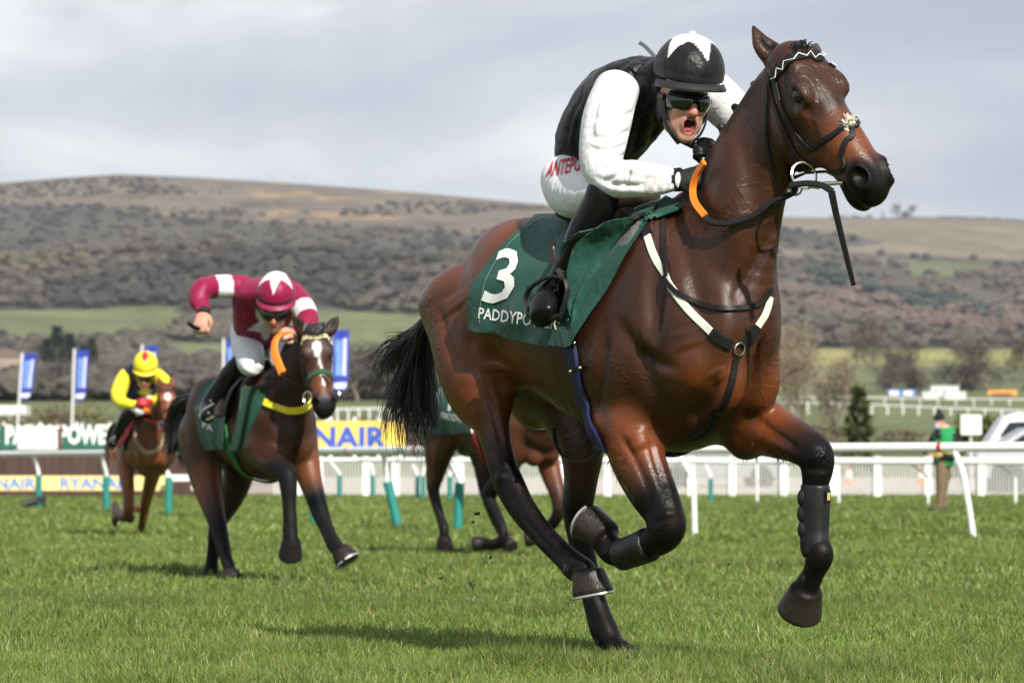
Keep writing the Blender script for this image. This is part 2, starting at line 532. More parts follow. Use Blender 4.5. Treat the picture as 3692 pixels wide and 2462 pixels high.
def cloth_mat(name, col, rough=0.55, fold=0.4, var=0.08, sheen=0.1, attr=False, spec=0.4, fscale=14):
    m, nt, b = mat_new(name)
    if attr:
        a = nt.nodes.new('ShaderNodeAttribute'); a.attribute_name = 'Col'; base = a.outputs['Color']
    else: base = (*col, 1)
    f = nnoise(nt, 20, 4)
    c = nmix(nt, 1.0, base, nramp(nt, f, [(0.3, 1 - var), (0.7, 1.0)]), 'MULTIPLY')
    nt.links.new(c, b.inputs['Base Color']); b.inputs['Roughness'].default_value = rough
    b.inputs['Sheen Weight'].default_value = sheen; b.inputs['Specular IOR Level'].default_value = spec
    h1 = nnoise(nt, fscale, 2, 0.45, dist=1.2, stretch=(1, 1, 0.45)); h2 = nnoise(nt, fscale * 2.6, 2, 0.4, dist=0.6)
    nbump(nt, b, nmath(nt, 'ADD', h1, nmath(nt, 'MULTIPLY', h2, 0.35)), fold, 0.03)
    return m
def coat_mat(name, rough=0.40, veins=0.35, spec=0.28):
    m, nt, b = mat_new(name)
    a = nt.nodes.new('ShaderNodeAttribute'); a.attribute_name = 'Col'
    obj = nt.nodes.new('ShaderNodeTexCoord').outputs['Object']
    f = nnoise(nt, 6, 5, 0.6); f2 = nnoise(nt, 160, 2, 0.5, stretch=(1, 1, 0.25))
    c = nmix(nt, 1.0, a.outputs['Color'], nramp(nt, f, [(0.3, 0.72), (0.7, 1.2)]), 'MULTIPLY')
    c = nmix(nt, 1.0, c, nramp(nt, f2, [(0.3, 0.86), (0.7, 1.12)]), 'MULTIPLY')
    nt.links.new(c, b.inputs['Base Color'])
    r = nramp(nt, nnoise(nt, 9, 4), [(0.35, rough - 0.07), (0.65, rough + 0.1)])
    bw = nt.nodes.new('ShaderNodeRGBToBW'); nt.links.new(a.outputs['Color'], bw.inputs[0])
    r = nmath(nt, 'ADD', nmath(nt, 'MULTIPLY', nramp(nt, bw.outputs[0], [(0.004, 1.0), (0.025, 0.0)]), 0.10), r)
    nt.links.new(r, b.inputs['Roughness'])
    nt.links.new(nmath(nt, 'MULTIPLY', nramp(nt, bw.outputs[0], [(0.004, 0.35), (0.022, 1.0)]), spec), b.inputs['Specular IOR Level'])
    h = nmath(nt, 'MULTIPLY', f2, 0.10)
    if veins:
        vo = nt.nodes.new('ShaderNodeTexVoronoi'); vo.feature = 'DISTANCE_TO_EDGE'; vo.inputs['Scale'].default_value = 19
        nz = nt.nodes.new('ShaderNodeTexNoise'); nz.inputs['Scale'].default_value = 7; nz.inputs['Detail'].default_value = 3
        nt.links.new(obj, nz.inputs['Vector'])
        va = nt.nodes.new('ShaderNodeMix'); va.data_type = 'VECTOR'; va.inputs[0].default_value = 0.22
        mp = nt.nodes.new('ShaderNodeMapping'); mp.inputs['Scale'].default_value = (1, 1, 0.6); nt.links.new(obj, mp.inputs[0])
        nt.links.new(mp.outputs[0], va.inputs[4]); nt.links.new(nz.outputs['Color'], va.inputs[5])
        nt.links.new(va.outputs[1], vo.inputs['Vector'])
        line = nramp(nt, vo.outputs['Distance'], [(0.0, 1.0), (0.05, 0.5), (0.12, 0.0)])
        gate = nramp(nt, nnoise(nt, 4, 2), [(0.47, 0.0), (0.6, 1.0)])
        h = nmath(nt, 'ADD', h, nmath(nt, 'MULTIPLY', nmath(nt, 'MULTIPLY', line, gate), veins))
    h = nmath(nt, 'ADD', h, nmath(nt, 'MULTIPLY', nnoise(nt, 11, 3, 0.5), 0.35))
    h = nmath(nt, 'ADD', h, nmath(nt, 'MULTIPLY', nnoise(nt, 420, 2, 0.6, stretch=(1, 1, 0.3)), 0.16))
    nbump(nt, b, h, 0.32, 0.02)
    return m
# ------------------------------------------------------------------ ground and hills
_rows = np.array([(-80, 0.0), (42, 0.0), (60, .10), (70, .15), (80, .26), (86, .31), (121, .74), (130, .86), (150, 1.25), (180, 2.0), (250, 4.1), (330, 7.0), (450, 11.2), (600, 16.6), (800, 24.0), (1000, 35.5), (1200, 53), (1600, 93), (2000, 141), (2300, 190), (2600, 226), (3000, 230), (4200, 150)])
_ridge = np.array([(-3000, 720), (-1200, 700), (0, 682), (200, 665), (420, 651), (700, 662), (1100, 686), (1500, 716), (1900, 752), (2400, 790), (2840, 801), (3150, 806), (3300, 799), (3692, 815), (5200, 840), (8000, 880)])
def terrain(X, Y):
    X = np.asarray(X, float); Y = np.asarray(Y, float)
    z = np.interp(Y, _rows[:, 0], _rows[:, 1])
    px = 1846 + X / np.maximum(Y, 1) * FP
    k = (1727 - np.interp(px, _ridge[:, 0], _ridge[:, 1])) / 1042.0
    w = np.clip((Y - 500) / 1900, 0, 1) ** 1.3
    z = z * (1 + (k - 1) * w)
    roll = np.sin(X / 190 + 1.3 * np.sin(Y / 260)) * np.sin(Y / 330 + .8) + .5 * np.sin(X / 83 + Y / 140) * np.sin(Y / 97 + 1)
    z = z + roll * np.clip((Y - 500) / 800, 0, 1) * np.clip((2450 - Y) / 500, 0, 1) * 17
    return z
def px_of(P):
    """photo pixel of points, used to read off the land cover"""
    d = np.asarray(P) - ORG
    dep = d[..., 1] * _cp + d[..., 2] * _sp; up = -d[..., 1] * _sp + d[..., 2] * _cp
    return np.stack([1846 + FP * d[..., 0] / dep, 1231 - FP * up / dep], -1)
def vnoise(P, s, seed=0):
    r = np.random.default_rng(seed + 100); out = 0
    for i in range(8):
        d = r.normal(size=2) / s; out = out + np.sin(P[..., 0] * d[0] + P[..., 1] * d[1] + r.uniform(0, 6.3) + .8 * np.sin(P[..., 1] * d[0] * .7 - P[..., 0] * d[1] * .6))
    return out / 8 * 1.6
def grid_land(us, ys, name, colfn, mat, lift=0.0):
    U, Yg = np.meshgrid(us, ys); X = U * (Yg + 100); Z = terrain(X, Yg) + lift
    P = np.stack([X, Yg, Z], -1); a, b = U.shape
    i = np.arange(a - 1)[:, None] * b + np.arange(b - 1)[None, :]
    F = np.stack([i, i + 1, i + b + 1, i + b], -1).reshape(-1, 4)
    o = link(name, mesh_np(name, P.reshape(-1, 3), [F], colfn(P).reshape(-1, 3)), mat)
    return tag(o, kind='structure')

# land cover of the slopes: 0 heath, 1 wood, 2 pasture, 3 bright field, 4 dry upland
def cover(P):
    q = px_of(P); x, y = q[..., 0], q[..., 1]
    wob = vnoise(P[..., :2], 60, 1) * 14 + vnoise(P[..., :2], 23, 2) * 6
    x = x + vnoise(P[..., :2], 45, 3) * 60 * (y > 1050); y = y + wob; c = np.full(x.shape, 1)
    left = x < 2100
    top = np.interp(x, [0, 300, 600, 1000, 1300, 1700, 1900], [740, 745, 770, 800, 830, 850, 880])
    c = np.where(left & (y < top), 0, c)
    c = np.where(left & (y > 1118 - x * .02) & (y < 1235) & (x < 640), 2, c)
    c = np.where(left & (x > 1080) & (y > 1125 + (x - 1080) * .04) & (y < 1310) , 2, c)
    c = np.where(left & (x > 560) & (x < 1080) & (y > 1240) & (y < 1310), 2, c)
    tr = np.interp(x, [2100, 2800, 3100, 3300, 3692], [810, 822, 850, 890, 925])
    c = np.where(~left & (y < tr), 4, c)
    c = np.where(~left & (x > 3050) & (y > 880) & (y < 905 + (x - 3050) * .05), 4, c)
    c = np.where(~left & (x > 3280) & (x < 3560) & (y > 945) & (y < 985), 2, c)
    c = np.where(~left & (y > 895 + (x - 2800) * .09) & (y < 912 + (x - 2800) * .10) & (x < 3300), 4, c)
    c = np.where(~left & (y > 1262) & (y < 1325), 3, c)
    c = np.where(~left & (y >= 1325), 2, c)
    c = np.where(left & (y > 1445), 2, c)
    return c
_LC = np.array([(.150, .124, .096), (.078, .072, .060), (.132, .150, .072), (.245, .235, .090), (.180, .150, .112)])
def hill_col(P):
    c = cover(P); col = _LC[c]
    n = 1 + .20 * vnoise(P[..., :2], 18, 5)[..., None] + .14 * vnoise(P[..., :2], 7, 6)[..., None]
    q = px_of(P); cl = (c == 0) & (vnoise(P[..., :2] * [1, .3], 9, 9) > .45) & (q[..., 1] > 690) & (q[..., 1] < 790)
    col = np.where(cl[..., None], np.array([.27, .185, .105]), col)
    sp_ = (c == 0) & (vnoise(P[..., :2], 12, 12) < -.5); col = np.where(sp_[..., None], np.array([.075, .07, .05]), col)
    return col * n
m_hill, _nt, _b = mat_new('hillside')
_a = _nt.nodes.new('ShaderNodeAttribute'); _a.attribute_name = 'Col'
_f = nnoise(_nt, .12, 6, .65); _f2 = nnoise(_nt, .6, 4, .6)
_c = nmix(_nt, 1.0, _a.outputs['Color'], nramp(_nt, _f, [(.3, .72), (.7, 1.22)]), 'MULTIPLY')
_c = nmix(_nt, 1.0, _c, nramp(_nt, _f2, [(.3, .8), (.7, 1.18)]), 'MULTIPLY')
_nt.links.new(_c, _b.inputs['Base Color']); _b.inputs['Roughness'].default_value = .95; _b.inputs['Specular IOR Level'].default_value = .1
m_turf, _nt, _b = mat_new('turf')
_obj = _nt.nodes.new('ShaderNodeTexCoord').outputs['Object']
_f = nnoise(_nt, .55, 5, .6); _f2 = nnoise(_nt, 9, 5, .65); _f3 = nnoise(_nt, 60, 3, .6, stretch=(1, .5, 1))
_c = nramp(_nt, _f, [(.32, (.072, .122, .022)), (.5, (.098, .150, .030)), (.68, (.130, .178, .044))])
_c = nmix(_nt, 1.0, _c, nramp(_nt, _f2, [(.3, .66), (.7, 1.25)]), 'MULTIPLY')
_c = nmix(_nt, 1.0, _c, nramp(_nt, _f3, [(.3, .75), (.7, 1.2)]), 'MULTIPLY')
_nt.links.new(_c, _b.inputs['Base Color']); _b.inputs['Roughness'].default_value = .9; _b.inputs['Specular IOR Level'].default_value = .15
nbump(_nt, _b, nmath(_nt, 'ADD', _f2, _f3), .8, .05)
white3 = lambda P: np.ones(P.shape)
turf = grid_land(np.linspace(-.8, .8, 90), np.concatenate([np.linspace(-78, 10, 10), np.linspace(12, 84, 80)]), 'turf', white3, m_turf)
hills = grid_land(np.linspace(-.42, .42, 520), np.concatenate([np.geomspace(120, 500, 60), np.geomspace(508, 2700, 250), np.linspace(2750, 4000, 12)]), 'hills', hill_col, m_hill)
wide = grid_land(np.concatenate([np.linspace(-1.4, -.42, 30)]), np.geomspace(120, 4000, 80), 'hills', hill_col, m_hill)
wide2 = grid_land(np.concatenate([np.linspace(.42, 1.4, 30)]), np.geomspace(120, 4000, 80), 'hills', hill_col, m_hill)
m_path = simple('pale_tarmac', (.33, .285, .245), .9, .12, .8, bump=.3, bscale=20)
path = grid_land(np.linspace(-.8, .8, 60), np.linspace(83.5, 121, 24), 'path', white3, m_path, .004)

# ---- blades of grass
def grass_blades(x0, x1, y0, y1, n, hgt, wid, seed, curve=1.0):
    r = np.random.default_rng(seed)
    t = r.random(n); Y = y0 + (y1 - y0) * t
    half = np.interp(Y, [y0, y1], [x0, x1]); X = r.uniform(-1, 1, n) * half
    cl = vnoise(np.stack([X, Y], -1), .22, seed) + .6 * vnoise(np.stack([X, Y], -1), .9, seed + 1)
    keep = r.random(n) < .62 + .38 * np.clip(cl, -1, 1); X, Y, cl = X[keep], Y[keep], cl[keep]; n = len(X)
    Z = terrain(X, Y); h = hgt * r.uniform(.45, 1.15, n) * (1 + .45 * cl + .5 * (cl > 1.0)) ; h = np.maximum(h, hgt * .25)
    a = r.uniform(0, 6.283, n); lean = r.uniform(.1, .95, n) * curve
    d = np.stack([np.cos(a), np.sin(a)], -1); s = np.stack([-np.sin(a), np.cos(a)], -1)
    # the flat of a blade may face any way
    b = r.uniform(0, 6.283, n); s = np.stack([np.cos(b), np.sin(b)], -1)
    w = wid * r.uniform(.6, 1.3, n)
    V_ = np.zeros((n, 5, 3))
    for k, (f, ww) in enumerate(((0, 1), (0, -1), (.55, .8), (.55, -.8), (1, 0))):
        V_[:, k, :2] = np.stack([X, Y], -1) + d * (h * lean * f ** 1.7)[:, None] + s * (w * ww / 2)[:, None]
        V_[:, k, 2] = Z + h * f * (1 - .30 * f * lean)
    i = np.arange(n)[:, None] * 5
    Fq = i + np.array([[0, 1, 3, 2]]); Ft = i + np.array([[2, 3, 4]])
    hue = r.random(n); tone = r.uniform(.62, 1.25, n) * (1 + .13 * vnoise(np.stack([X, Y], -1), 1.6, 3) + .12 * vnoise(np.stack([X, Y * .5], -1), .45, 13))
    c = np.where((hue < .045)[:, None], np.array([.44, .38, .17]), np.where((hue < .27)[:, None], np.array([.235, .29, .075]), np.array([.140, .215, .036])))
    yl = np.clip(.5 + .9 * vnoise(np.stack([X, Y * .6], -1), .8, 77), 0, 1)[:, None]; c = c * (1 - .45 * yl) + np.array([.195, .225, .058]) * .45 * yl
    c = c * (tone * (1 - .16 * np.clip(cl, -.6, 1.2)))[:, None]; C = np.repeat(c[:, None, :], 5, 1); 
    return V_.reshape(-1, 3), Fq, Ft, C.reshape(-1, 3)
def build_grass(parts):
    Vs, Q, T, C, b = [], [], [], [], 0
    for p in parts:
        v, q, t, c = grass_blades(*p); Vs.append(v); Q.append(q + b); T.append(t + b); C.append(c); b += len(v)
    return mesh_np('grass', np.concatenate(Vs), [np.concatenate(Q), np.concatenate(T)], np.concatenate(C))
m_grass, _nt, _b = mat_new('grass_blades')
_a = _nt.nodes.new('ShaderNodeAttribute'); _a.attribute_name = 'Col'
_nt.links.new(_a.outputs['Color'], _b.inputs['Base Color']); _b.inputs['Roughness'].default_value = .42; _b.inputs['Specular IOR Level'].default_value = .35
_tr = _nt.nodes.new('ShaderNodeBsdfTranslucent'); _nt.links.new(_a.outputs['Color'], _tr.inputs['Color'])
_ms = _nt.nodes.new('ShaderNodeMixShader'); _ms.inputs[0].default_value = .3
_out = [n for n in _nt.nodes if n.type == 'OUTPUT_MATERIAL'][0]
_nt.links.new(_b.outputs[0], _ms.inputs[1]); _nt.links.new(_tr.outputs[0], _ms.inputs[2]); _nt.links.new(_ms.outputs[0], _out.inputs[0])
GD = GRASS_D
grass = link('grass', build_grass([(2.6, 3.0, 10.4, 13.5, int(190000 * GD), .060, .0036, 1), (3.0, 4.2, 13.5, 20, int(190000 * GD), .058, .0050, 2), (4.2, 7.0, 20, 36, int(150000 * GD), .062, .010, 3), (7, 14, 36, 83, int(150000 * GD), .085, .022, 4)]), m_grass)
tag(grass, 'short thick racecourse grass with paler dry blades', 'grass', kind='stuff')
print('GRASS', len(grass.data.polygons))

# ------------------------------------------------------------------ trees
def twig_cloud(r, n, rad, size, flat=.8, hollow=.35):
    """small twig-sized triangles through a crown"""
    p = r.normal(size=(n, 3)); p = unit(p) * (r.random((n, 1)) ** .45 * (1 - hollow) + hollow)
    lump = 1 + .22 * np.sin(p[:, :1] * 5 + 1) * np.sin(p[:, 1:2] * 4 + 2) + .15 * np.sin(p[:, 2:] * 7)
    p = p * lump * np.array(rad)
    d1 = unit(r.normal(size=(n, 3)) + unit(p) * .8) * size * r.uniform(.6, 1.6, (n, 1)); d2 = unit(r.normal(size=(n, 3))) * size * .32
    v = np.stack([p, p + d1, p + d1 * .5 + d2], 1).reshape(-1, 3)
    return v, np.arange(3 * n).reshape(-1, 3)
TREETONE = dict(bare=(.088, .079, .065), tan=(.125, .104, .076), dark=(.050, .048, .045), olive=(.094, .086, .056), pink=(.125, .094, .078))  # crown colours; the darker ones also carry painted cloud shadow on the left slope
def ico(sub):
    bm = bmesh.new(); bmesh.ops.create_icosphere(bm, subdivisions=sub, radius=1.0)
    v = np.array([q.co[:] for q in bm.verts]); f = np.array([[x.index for x in p.verts] for p in bm.faces]); bm.free(); return v, f
def woodland(name, spots, seed, label, n=34, kinds=None, solid=.80):
    r = np.random.default_rng(seed); V_, F_, C_ = [], [], []; b = 0
    tmpl = []; iv, if_ = ico(2)
    for k in range(8):
        v, f = twig_cloud(r, n, (1, 1, .95), .26, hollow=.75)
        d = r.normal(size=(5, 3)); lump = 1 + .22 * np.sin(iv @ d[0] * 2.6 + 1) + .16 * np.sin(iv @ d[1] * 4.5) + .12 * np.sin(iv @ d[2] * 7) + r.normal(size=len(iv)) * .05
        cv = iv * lump[:, None] * solid; cv[:, 2] = np.maximum(cv[:, 2], -.55)
        tmpl.append((np.vstack([cv, v]), np.vstack([if_, f + len(cv)]), len(cv)))
    for (x, y, hgt, c) in spots:
        v, f, nc = tmpl[r.integers(8)]; a = r.uniform(0, 6.3)
        R = np.array([[math.cos(a), -math.sin(a), 0], [math.sin(a), math.cos(a), 0], [0, 0, 1]])
        z = terrain(x, y); w = hgt * r.uniform(.42, .62)
        vv = (v @ R.T) * np.array([w, w, hgt * .33]) + np.array([x, y, z + hgt * .32])
        V_.append(vv); F_.append(f + b); b += len(vv)
        col = np.asarray(c) * r.uniform(.86, 1.14); C_.append(np.broadcast_to(col, (len(vv), 3)) * r.uniform(.9, 1.1, (len(vv), 1)))
    o = link(name, mesh_np(name, np.concatenate(V_), [np.concatenate(F_)], np.concatenate(C_), smooth=False), m_twigs)
    return tag(o, label, 'woodland', kind='stuff')
m_twigs, _nt, _b = mat_new('twigs')
_a = _nt.nodes.new('ShaderNodeAttribute'); _a.attribute_name = 'Col'
_nt.links.new(_a.outputs['Color'], _b.inputs['Base Color']); _b.inputs['Roughness'].default_value = .9; _b.inputs['Specular IOR Level'].default_value = .1
r_ = np.random.default_rng(21)
U = r_.uniform(-.24, .24, 68000); Yw = 400 * (2500 / 400) ** r_.random(68000)
Pw = np.stack([U * (Yw + 100), Yw, terrain(U * (Yw + 100), Yw)], -1)
cw = cover(Pw); qw = px_of(Pw)
keep = (cw == 1) & (qw[:, 0] > -500) & (qw[:, 0] < 4200)
spots = []
for P_, q_ in zip(Pw[keep], qw[keep]):
    x, y = q_
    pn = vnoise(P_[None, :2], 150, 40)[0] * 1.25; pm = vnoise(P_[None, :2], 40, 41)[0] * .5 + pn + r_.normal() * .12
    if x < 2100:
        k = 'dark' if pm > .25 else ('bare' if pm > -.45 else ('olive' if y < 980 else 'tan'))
        if y < 900 and k in ('tan', 'olive'): k = 'bare'  # no light tones high up: cloud shadow over the upper woods is coloured in
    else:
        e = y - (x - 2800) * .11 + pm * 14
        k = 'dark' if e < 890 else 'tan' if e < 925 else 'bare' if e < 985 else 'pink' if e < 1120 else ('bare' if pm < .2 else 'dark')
    spots.append((P_[0], P_[1], r_.uniform(4.2, 7.6) * (.75 if y < 850 else 1), TREETONE[k]))
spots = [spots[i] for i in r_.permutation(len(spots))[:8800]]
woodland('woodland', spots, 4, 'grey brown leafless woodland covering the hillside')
# scrub on the heath
hk = np.where((cw == 0) & (vnoise(Pw[:, :2], 60, 30) > .15))[0][:500]
woodland('scrub', [(Pw[i, 0], Pw[i, 1], r_.uniform(2.5, 5), TREETONE['dark']) for i in hk], 5, 'dark scrub dotted over the heath below the ridge', 12)
# ------------------------------------------------------------------ horses
BLK = (0.010, 0.009, 0.009)
def rebase(root, base):
    base = np.asarray(base, float)
    def rec(o):
        if o.type == 'MESH': o.data.transform(Matrix.Translation(-Vector(base)))
        for c in o.children: rec(c)
    rec(root); root.location = base

def head_shape(B, E, A, L, N, sc, pal, h):
    P = lambda s, n, l: E + sc * (A * s + N * n + L * l)
    b, d, k, o = pal['b'], pal['d'], pal['k'], pal['o']
    ax = np.array([A, N, L])
    B.chain([(P(-.17, -.055, 0), .075 * sc, .066 * sc, d), (P(-.09, -.065, 0), .10 * sc, .080 * sc, d), (P(0, -.09, 0), .128 * sc, .088 * sc, d),
             (P(.08, -.09, 0), .122 * sc, .086 * sc, pal.get('f', d)), (P(.165, -.062, 0), .094 * sc, .076 * sc, b), (P(.25, -.05, 0), .080 * sc, .067 * sc, o),
             (P(.315, -.052, 0), .074 * sc, .063 * sc, pal.get('n', k)), (P(.362, -.058, 0), .062 * sc, .060 * sc, k)], L, 0.04 * sc, 5, cap=.8)
    for q in (-1, 1):
        B.ball(P(.055, -.165, q * .048), np.array([.125, .105, .034]) * sc, ax, .035 * sc, d)
        B.ball(P(-.005, .004, q * .078), np.array([.05, .028, .03]) * sc, ax, .03 * sc, d)
        B.ball(P(-.07, .012, q * .045), np.array([.07, .02, .03]) * sc, ax, .03 * sc, d)
        B.chain([(P(.04, -.05, q * .082), .013 * sc, .013 * sc, b), (P(.13, -.055, q * .066), .011 * sc, .011 * sc, b), (P(.21, -.055, q * .052), .006 * sc, .006 * sc, b)], N, .025 * sc, 4)
        B.ball(P(.0, -.012, q * .100), np.array([.034, .023, .018]) * sc, ax, .014 * sc, BLK, True)
        # muzzle: flared nostril
        B.ball(P(.335, -.018, q * .048), np.array([.058, .044, .032]) * sc, ax, .02 * sc, k)
        B.ball(P(.346, .002, q * .074), np.array([.034, .022, .036]) * sc, ax, .012 * sc, (.004, .003, .003), True)
    B.ball(P(.385, -.065, 0), np.array([.034, .042, .046]) * sc, ax, .025 * sc, k)
    B.ball(P(.345, -.128, 0), np.array([.055, .028, .034]) * sc, ax, .025 * sc, k)
    B.chain([(P(.16, -.13, 0), .03 * sc, .03 * sc, b), (P(.34, -.118, 0), .03 * sc, .028 * sc, k)], L, .04 * sc, 3)
    for q in (-1, 1):
        B.ball(P(.345, -.098, q * .05), np.array([.06, .0075, .03]) * sc, ax, .01 * sc, (.004, .003, .003), True)
    # the hollow between cheek and forehead
    for q in (-1, 1):
        B.ball(P(.13, -.085, q * .108), np.array([.10, .05, .035]) * sc, ax, .03 * sc, None, True)
    return P

def ear_shape(B, pts, r, face, col, inner):
    """pts: base, middle, tip; face: direction the open side looks"""
    side = np.cross(unit(pts[-1] - pts[0]), face)
    B.chain([(pts[0], r * .7, r * .75, col), ((pts[0] * .65 + pts[1] * .35), r * .7, r * .95, col), (pts[1], r * .42, r * .80, col), ((pts[1] * .45 + pts[2] * .55), r * .26, r * .44, col), (pts[2], .004, .006, BLK)], side, .02, 4)
    f = unit(face); f = unit(f - unit(pts[2] - pts[0]) * np.dot(f, unit(pts[2] - pts[0])))
    m0, m1 = pts[0] * .55 + pts[1] * .45, pts[1] * .4 + pts[2] * .6
    B.ball((m0 + m1) / 2 + f * r * .62, np.array([np.linalg.norm(m1 - m0) * .55, r * .42, r * .40]), np.array([unit(pts[2] - pts[0]), unit(side), f]), .008, inner, True)

def leg_shape(B, F, nodes, pal, k=.03):
    B.chain([(F.p(n[0], n[1], n[2]), n[3], n[4], pal[n[5]]) for n in nodes], F.v, k, 6)
def hoof_shape(B, F, c0, c1, r0, r1, pal, key='h'):
    a, b = (np.asarray(c) if isinstance(c, np.ndarray) else F.p(*c) for c in (c0, c1))
    q0, q1 = (r0, r0) if not isinstance(r0, tuple) else r0, (r1, r1) if not isinstance(r1, tuple) else r1
    B.chain([(a, q0[0], q0[1], pal['k']), (a * .85 + b * .15, q0[0] * 1.05, q0[1] * 1.05, pal[key]), (b, q1[0], q1[1], pal[key])], F.v, .010, 4, smooth=False, cap=.22)
    return a, b

def horse_body(name, F, S, pal, h, lo, hi):
    """F: axes; S: measured shape"""
    B = Body(lo, hi, h)
    v = F.v
    zk, z0 = S.get('zk', 1.0), S.get('z0', 0.0)
    ak = S.get('ak', 1.0)
    rk, wk = S.get('rk', 1.0), S.get('wk', 1.0)
    L = lambda a, w, z: F.l(a * ak, w * wk, z * zk + z0)
    R3 = lambda r: (r[0] * ak, r[1] * wk, r[2] * rk)
    # trunk
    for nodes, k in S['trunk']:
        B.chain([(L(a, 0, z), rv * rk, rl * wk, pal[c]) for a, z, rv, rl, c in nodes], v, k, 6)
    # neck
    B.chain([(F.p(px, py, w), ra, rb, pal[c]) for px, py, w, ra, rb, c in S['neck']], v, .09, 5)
    # limbs
    for nodes in S['legs']: leg_shape(B, F, nodes, pal, S.get('legk', .05))
    for a, w, z, r3, k, c in S['muscles']:
        B.ball(L(a, w, z), R3(r3), np.array([F.u, F.v, F.z]), k, pal[c])
    for a, w, z, r3, k in S.get('hollows', []):
        B.ball(L(a, w, z), R3(r3), np.array([F.u, F.v, F.z]), k, None, True)
    for px, py, w, r3, k, c in S.get('pmuscles', []):
        B.ball(F.p(px, py, w), r3, np.array([F.u, F.v, F.z]), k, pal[c] if c else (0, 0, 0))
    H = []
    for q in S['hooves']: H.append(hoof_shape(B, F, *q, pal))
    E, A, Ld, sc_ = S['head']
    A = unit(np.array(A, float)); Ld = unit(np.array(Ld, float)); Ld = unit(Ld - A * np.dot(A, Ld))
    N = np.cross(A, -Ld) ; N = unit(N)
    if N[1] > 0: N = -N
    HP = head_shape(B, E, A, Ld, N, sc_, pal, h)
    for pts, r, face in S['ears']:
        ear_shape(B, [np.asarray(p) for p in pts], r, np.array(face, float), pal['d'], pal['k'])
    me = B.mesh(name, 3)
    if S.get('sculpt'): sculpt(B, me, S['sculpt'])
    return me, HP, (A, N, Ld), H

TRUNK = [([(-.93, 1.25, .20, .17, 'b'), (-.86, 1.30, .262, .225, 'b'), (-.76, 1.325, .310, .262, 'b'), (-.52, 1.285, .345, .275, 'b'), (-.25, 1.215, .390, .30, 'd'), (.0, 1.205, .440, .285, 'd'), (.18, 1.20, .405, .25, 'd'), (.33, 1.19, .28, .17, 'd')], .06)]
MUSC = [(-.935, .135, 1.11, (.185, .12, .25), .08, 'b'), (-.935, -.135, 1.11, (.185, .12, .25), .08, 'b'), (-.88, .055, 1.45, (.15, .10, .12), .09, 'b'), (-.88, -.055, 1.45, (.15, .10, .12), .09, 'b'),
        (-.72, .17, 1.37, (.20, .11, .20), .06, 'b'), (-.72, -.17, 1.37, (.20, .11, .20), .06, 'b'),
        (-.76, .09, 1.53, (.17, .10, .09), .10, 'b'), (-.76, -.09, 1.53, (.17, .10, .09), .10, 'b'),
        (.08, .17, 1.32, (.13, .09, .30), .05, 'd'), (.08, -.17, 1.32, (.13, .09, .30), .05, 'd'),
        (.25, .18, 1.20, (.12, .07, .20), .04, 'd'), (.25, -.15, 1.20, (.12, .07, .20), .04, 'd'),
        (.31, .165, 1.06, (.10, .07, .10), .04, 'b'), (.31, -.14, 1.06, (.10, .07, .10), .04, 'b'),
        (.385, .080, 1.03, (.09, .078, .13), .03, 'b'), (.385, -.075, 1.03, (.09, .075, .13), .03, 'b'),
        (-.05, .22, 1.08, (.14, .07, .13), .05, 'd'), (-.05, -.22, 1.08, (.14, .07, .13), .05, 'd')]
HOLL = [(.215, .255, 1.36, (.035, .03, .20), .04), (-.60, .30, 1.15, (.07, .03, .15), .06), (-.60, -.30, 1.15, (.07, .03, .15), .06),
        (.475, 0, 1.02, (.05, .012, .12), .05), (.16, .26, 1.02, (.03, .03, .10), .035)]

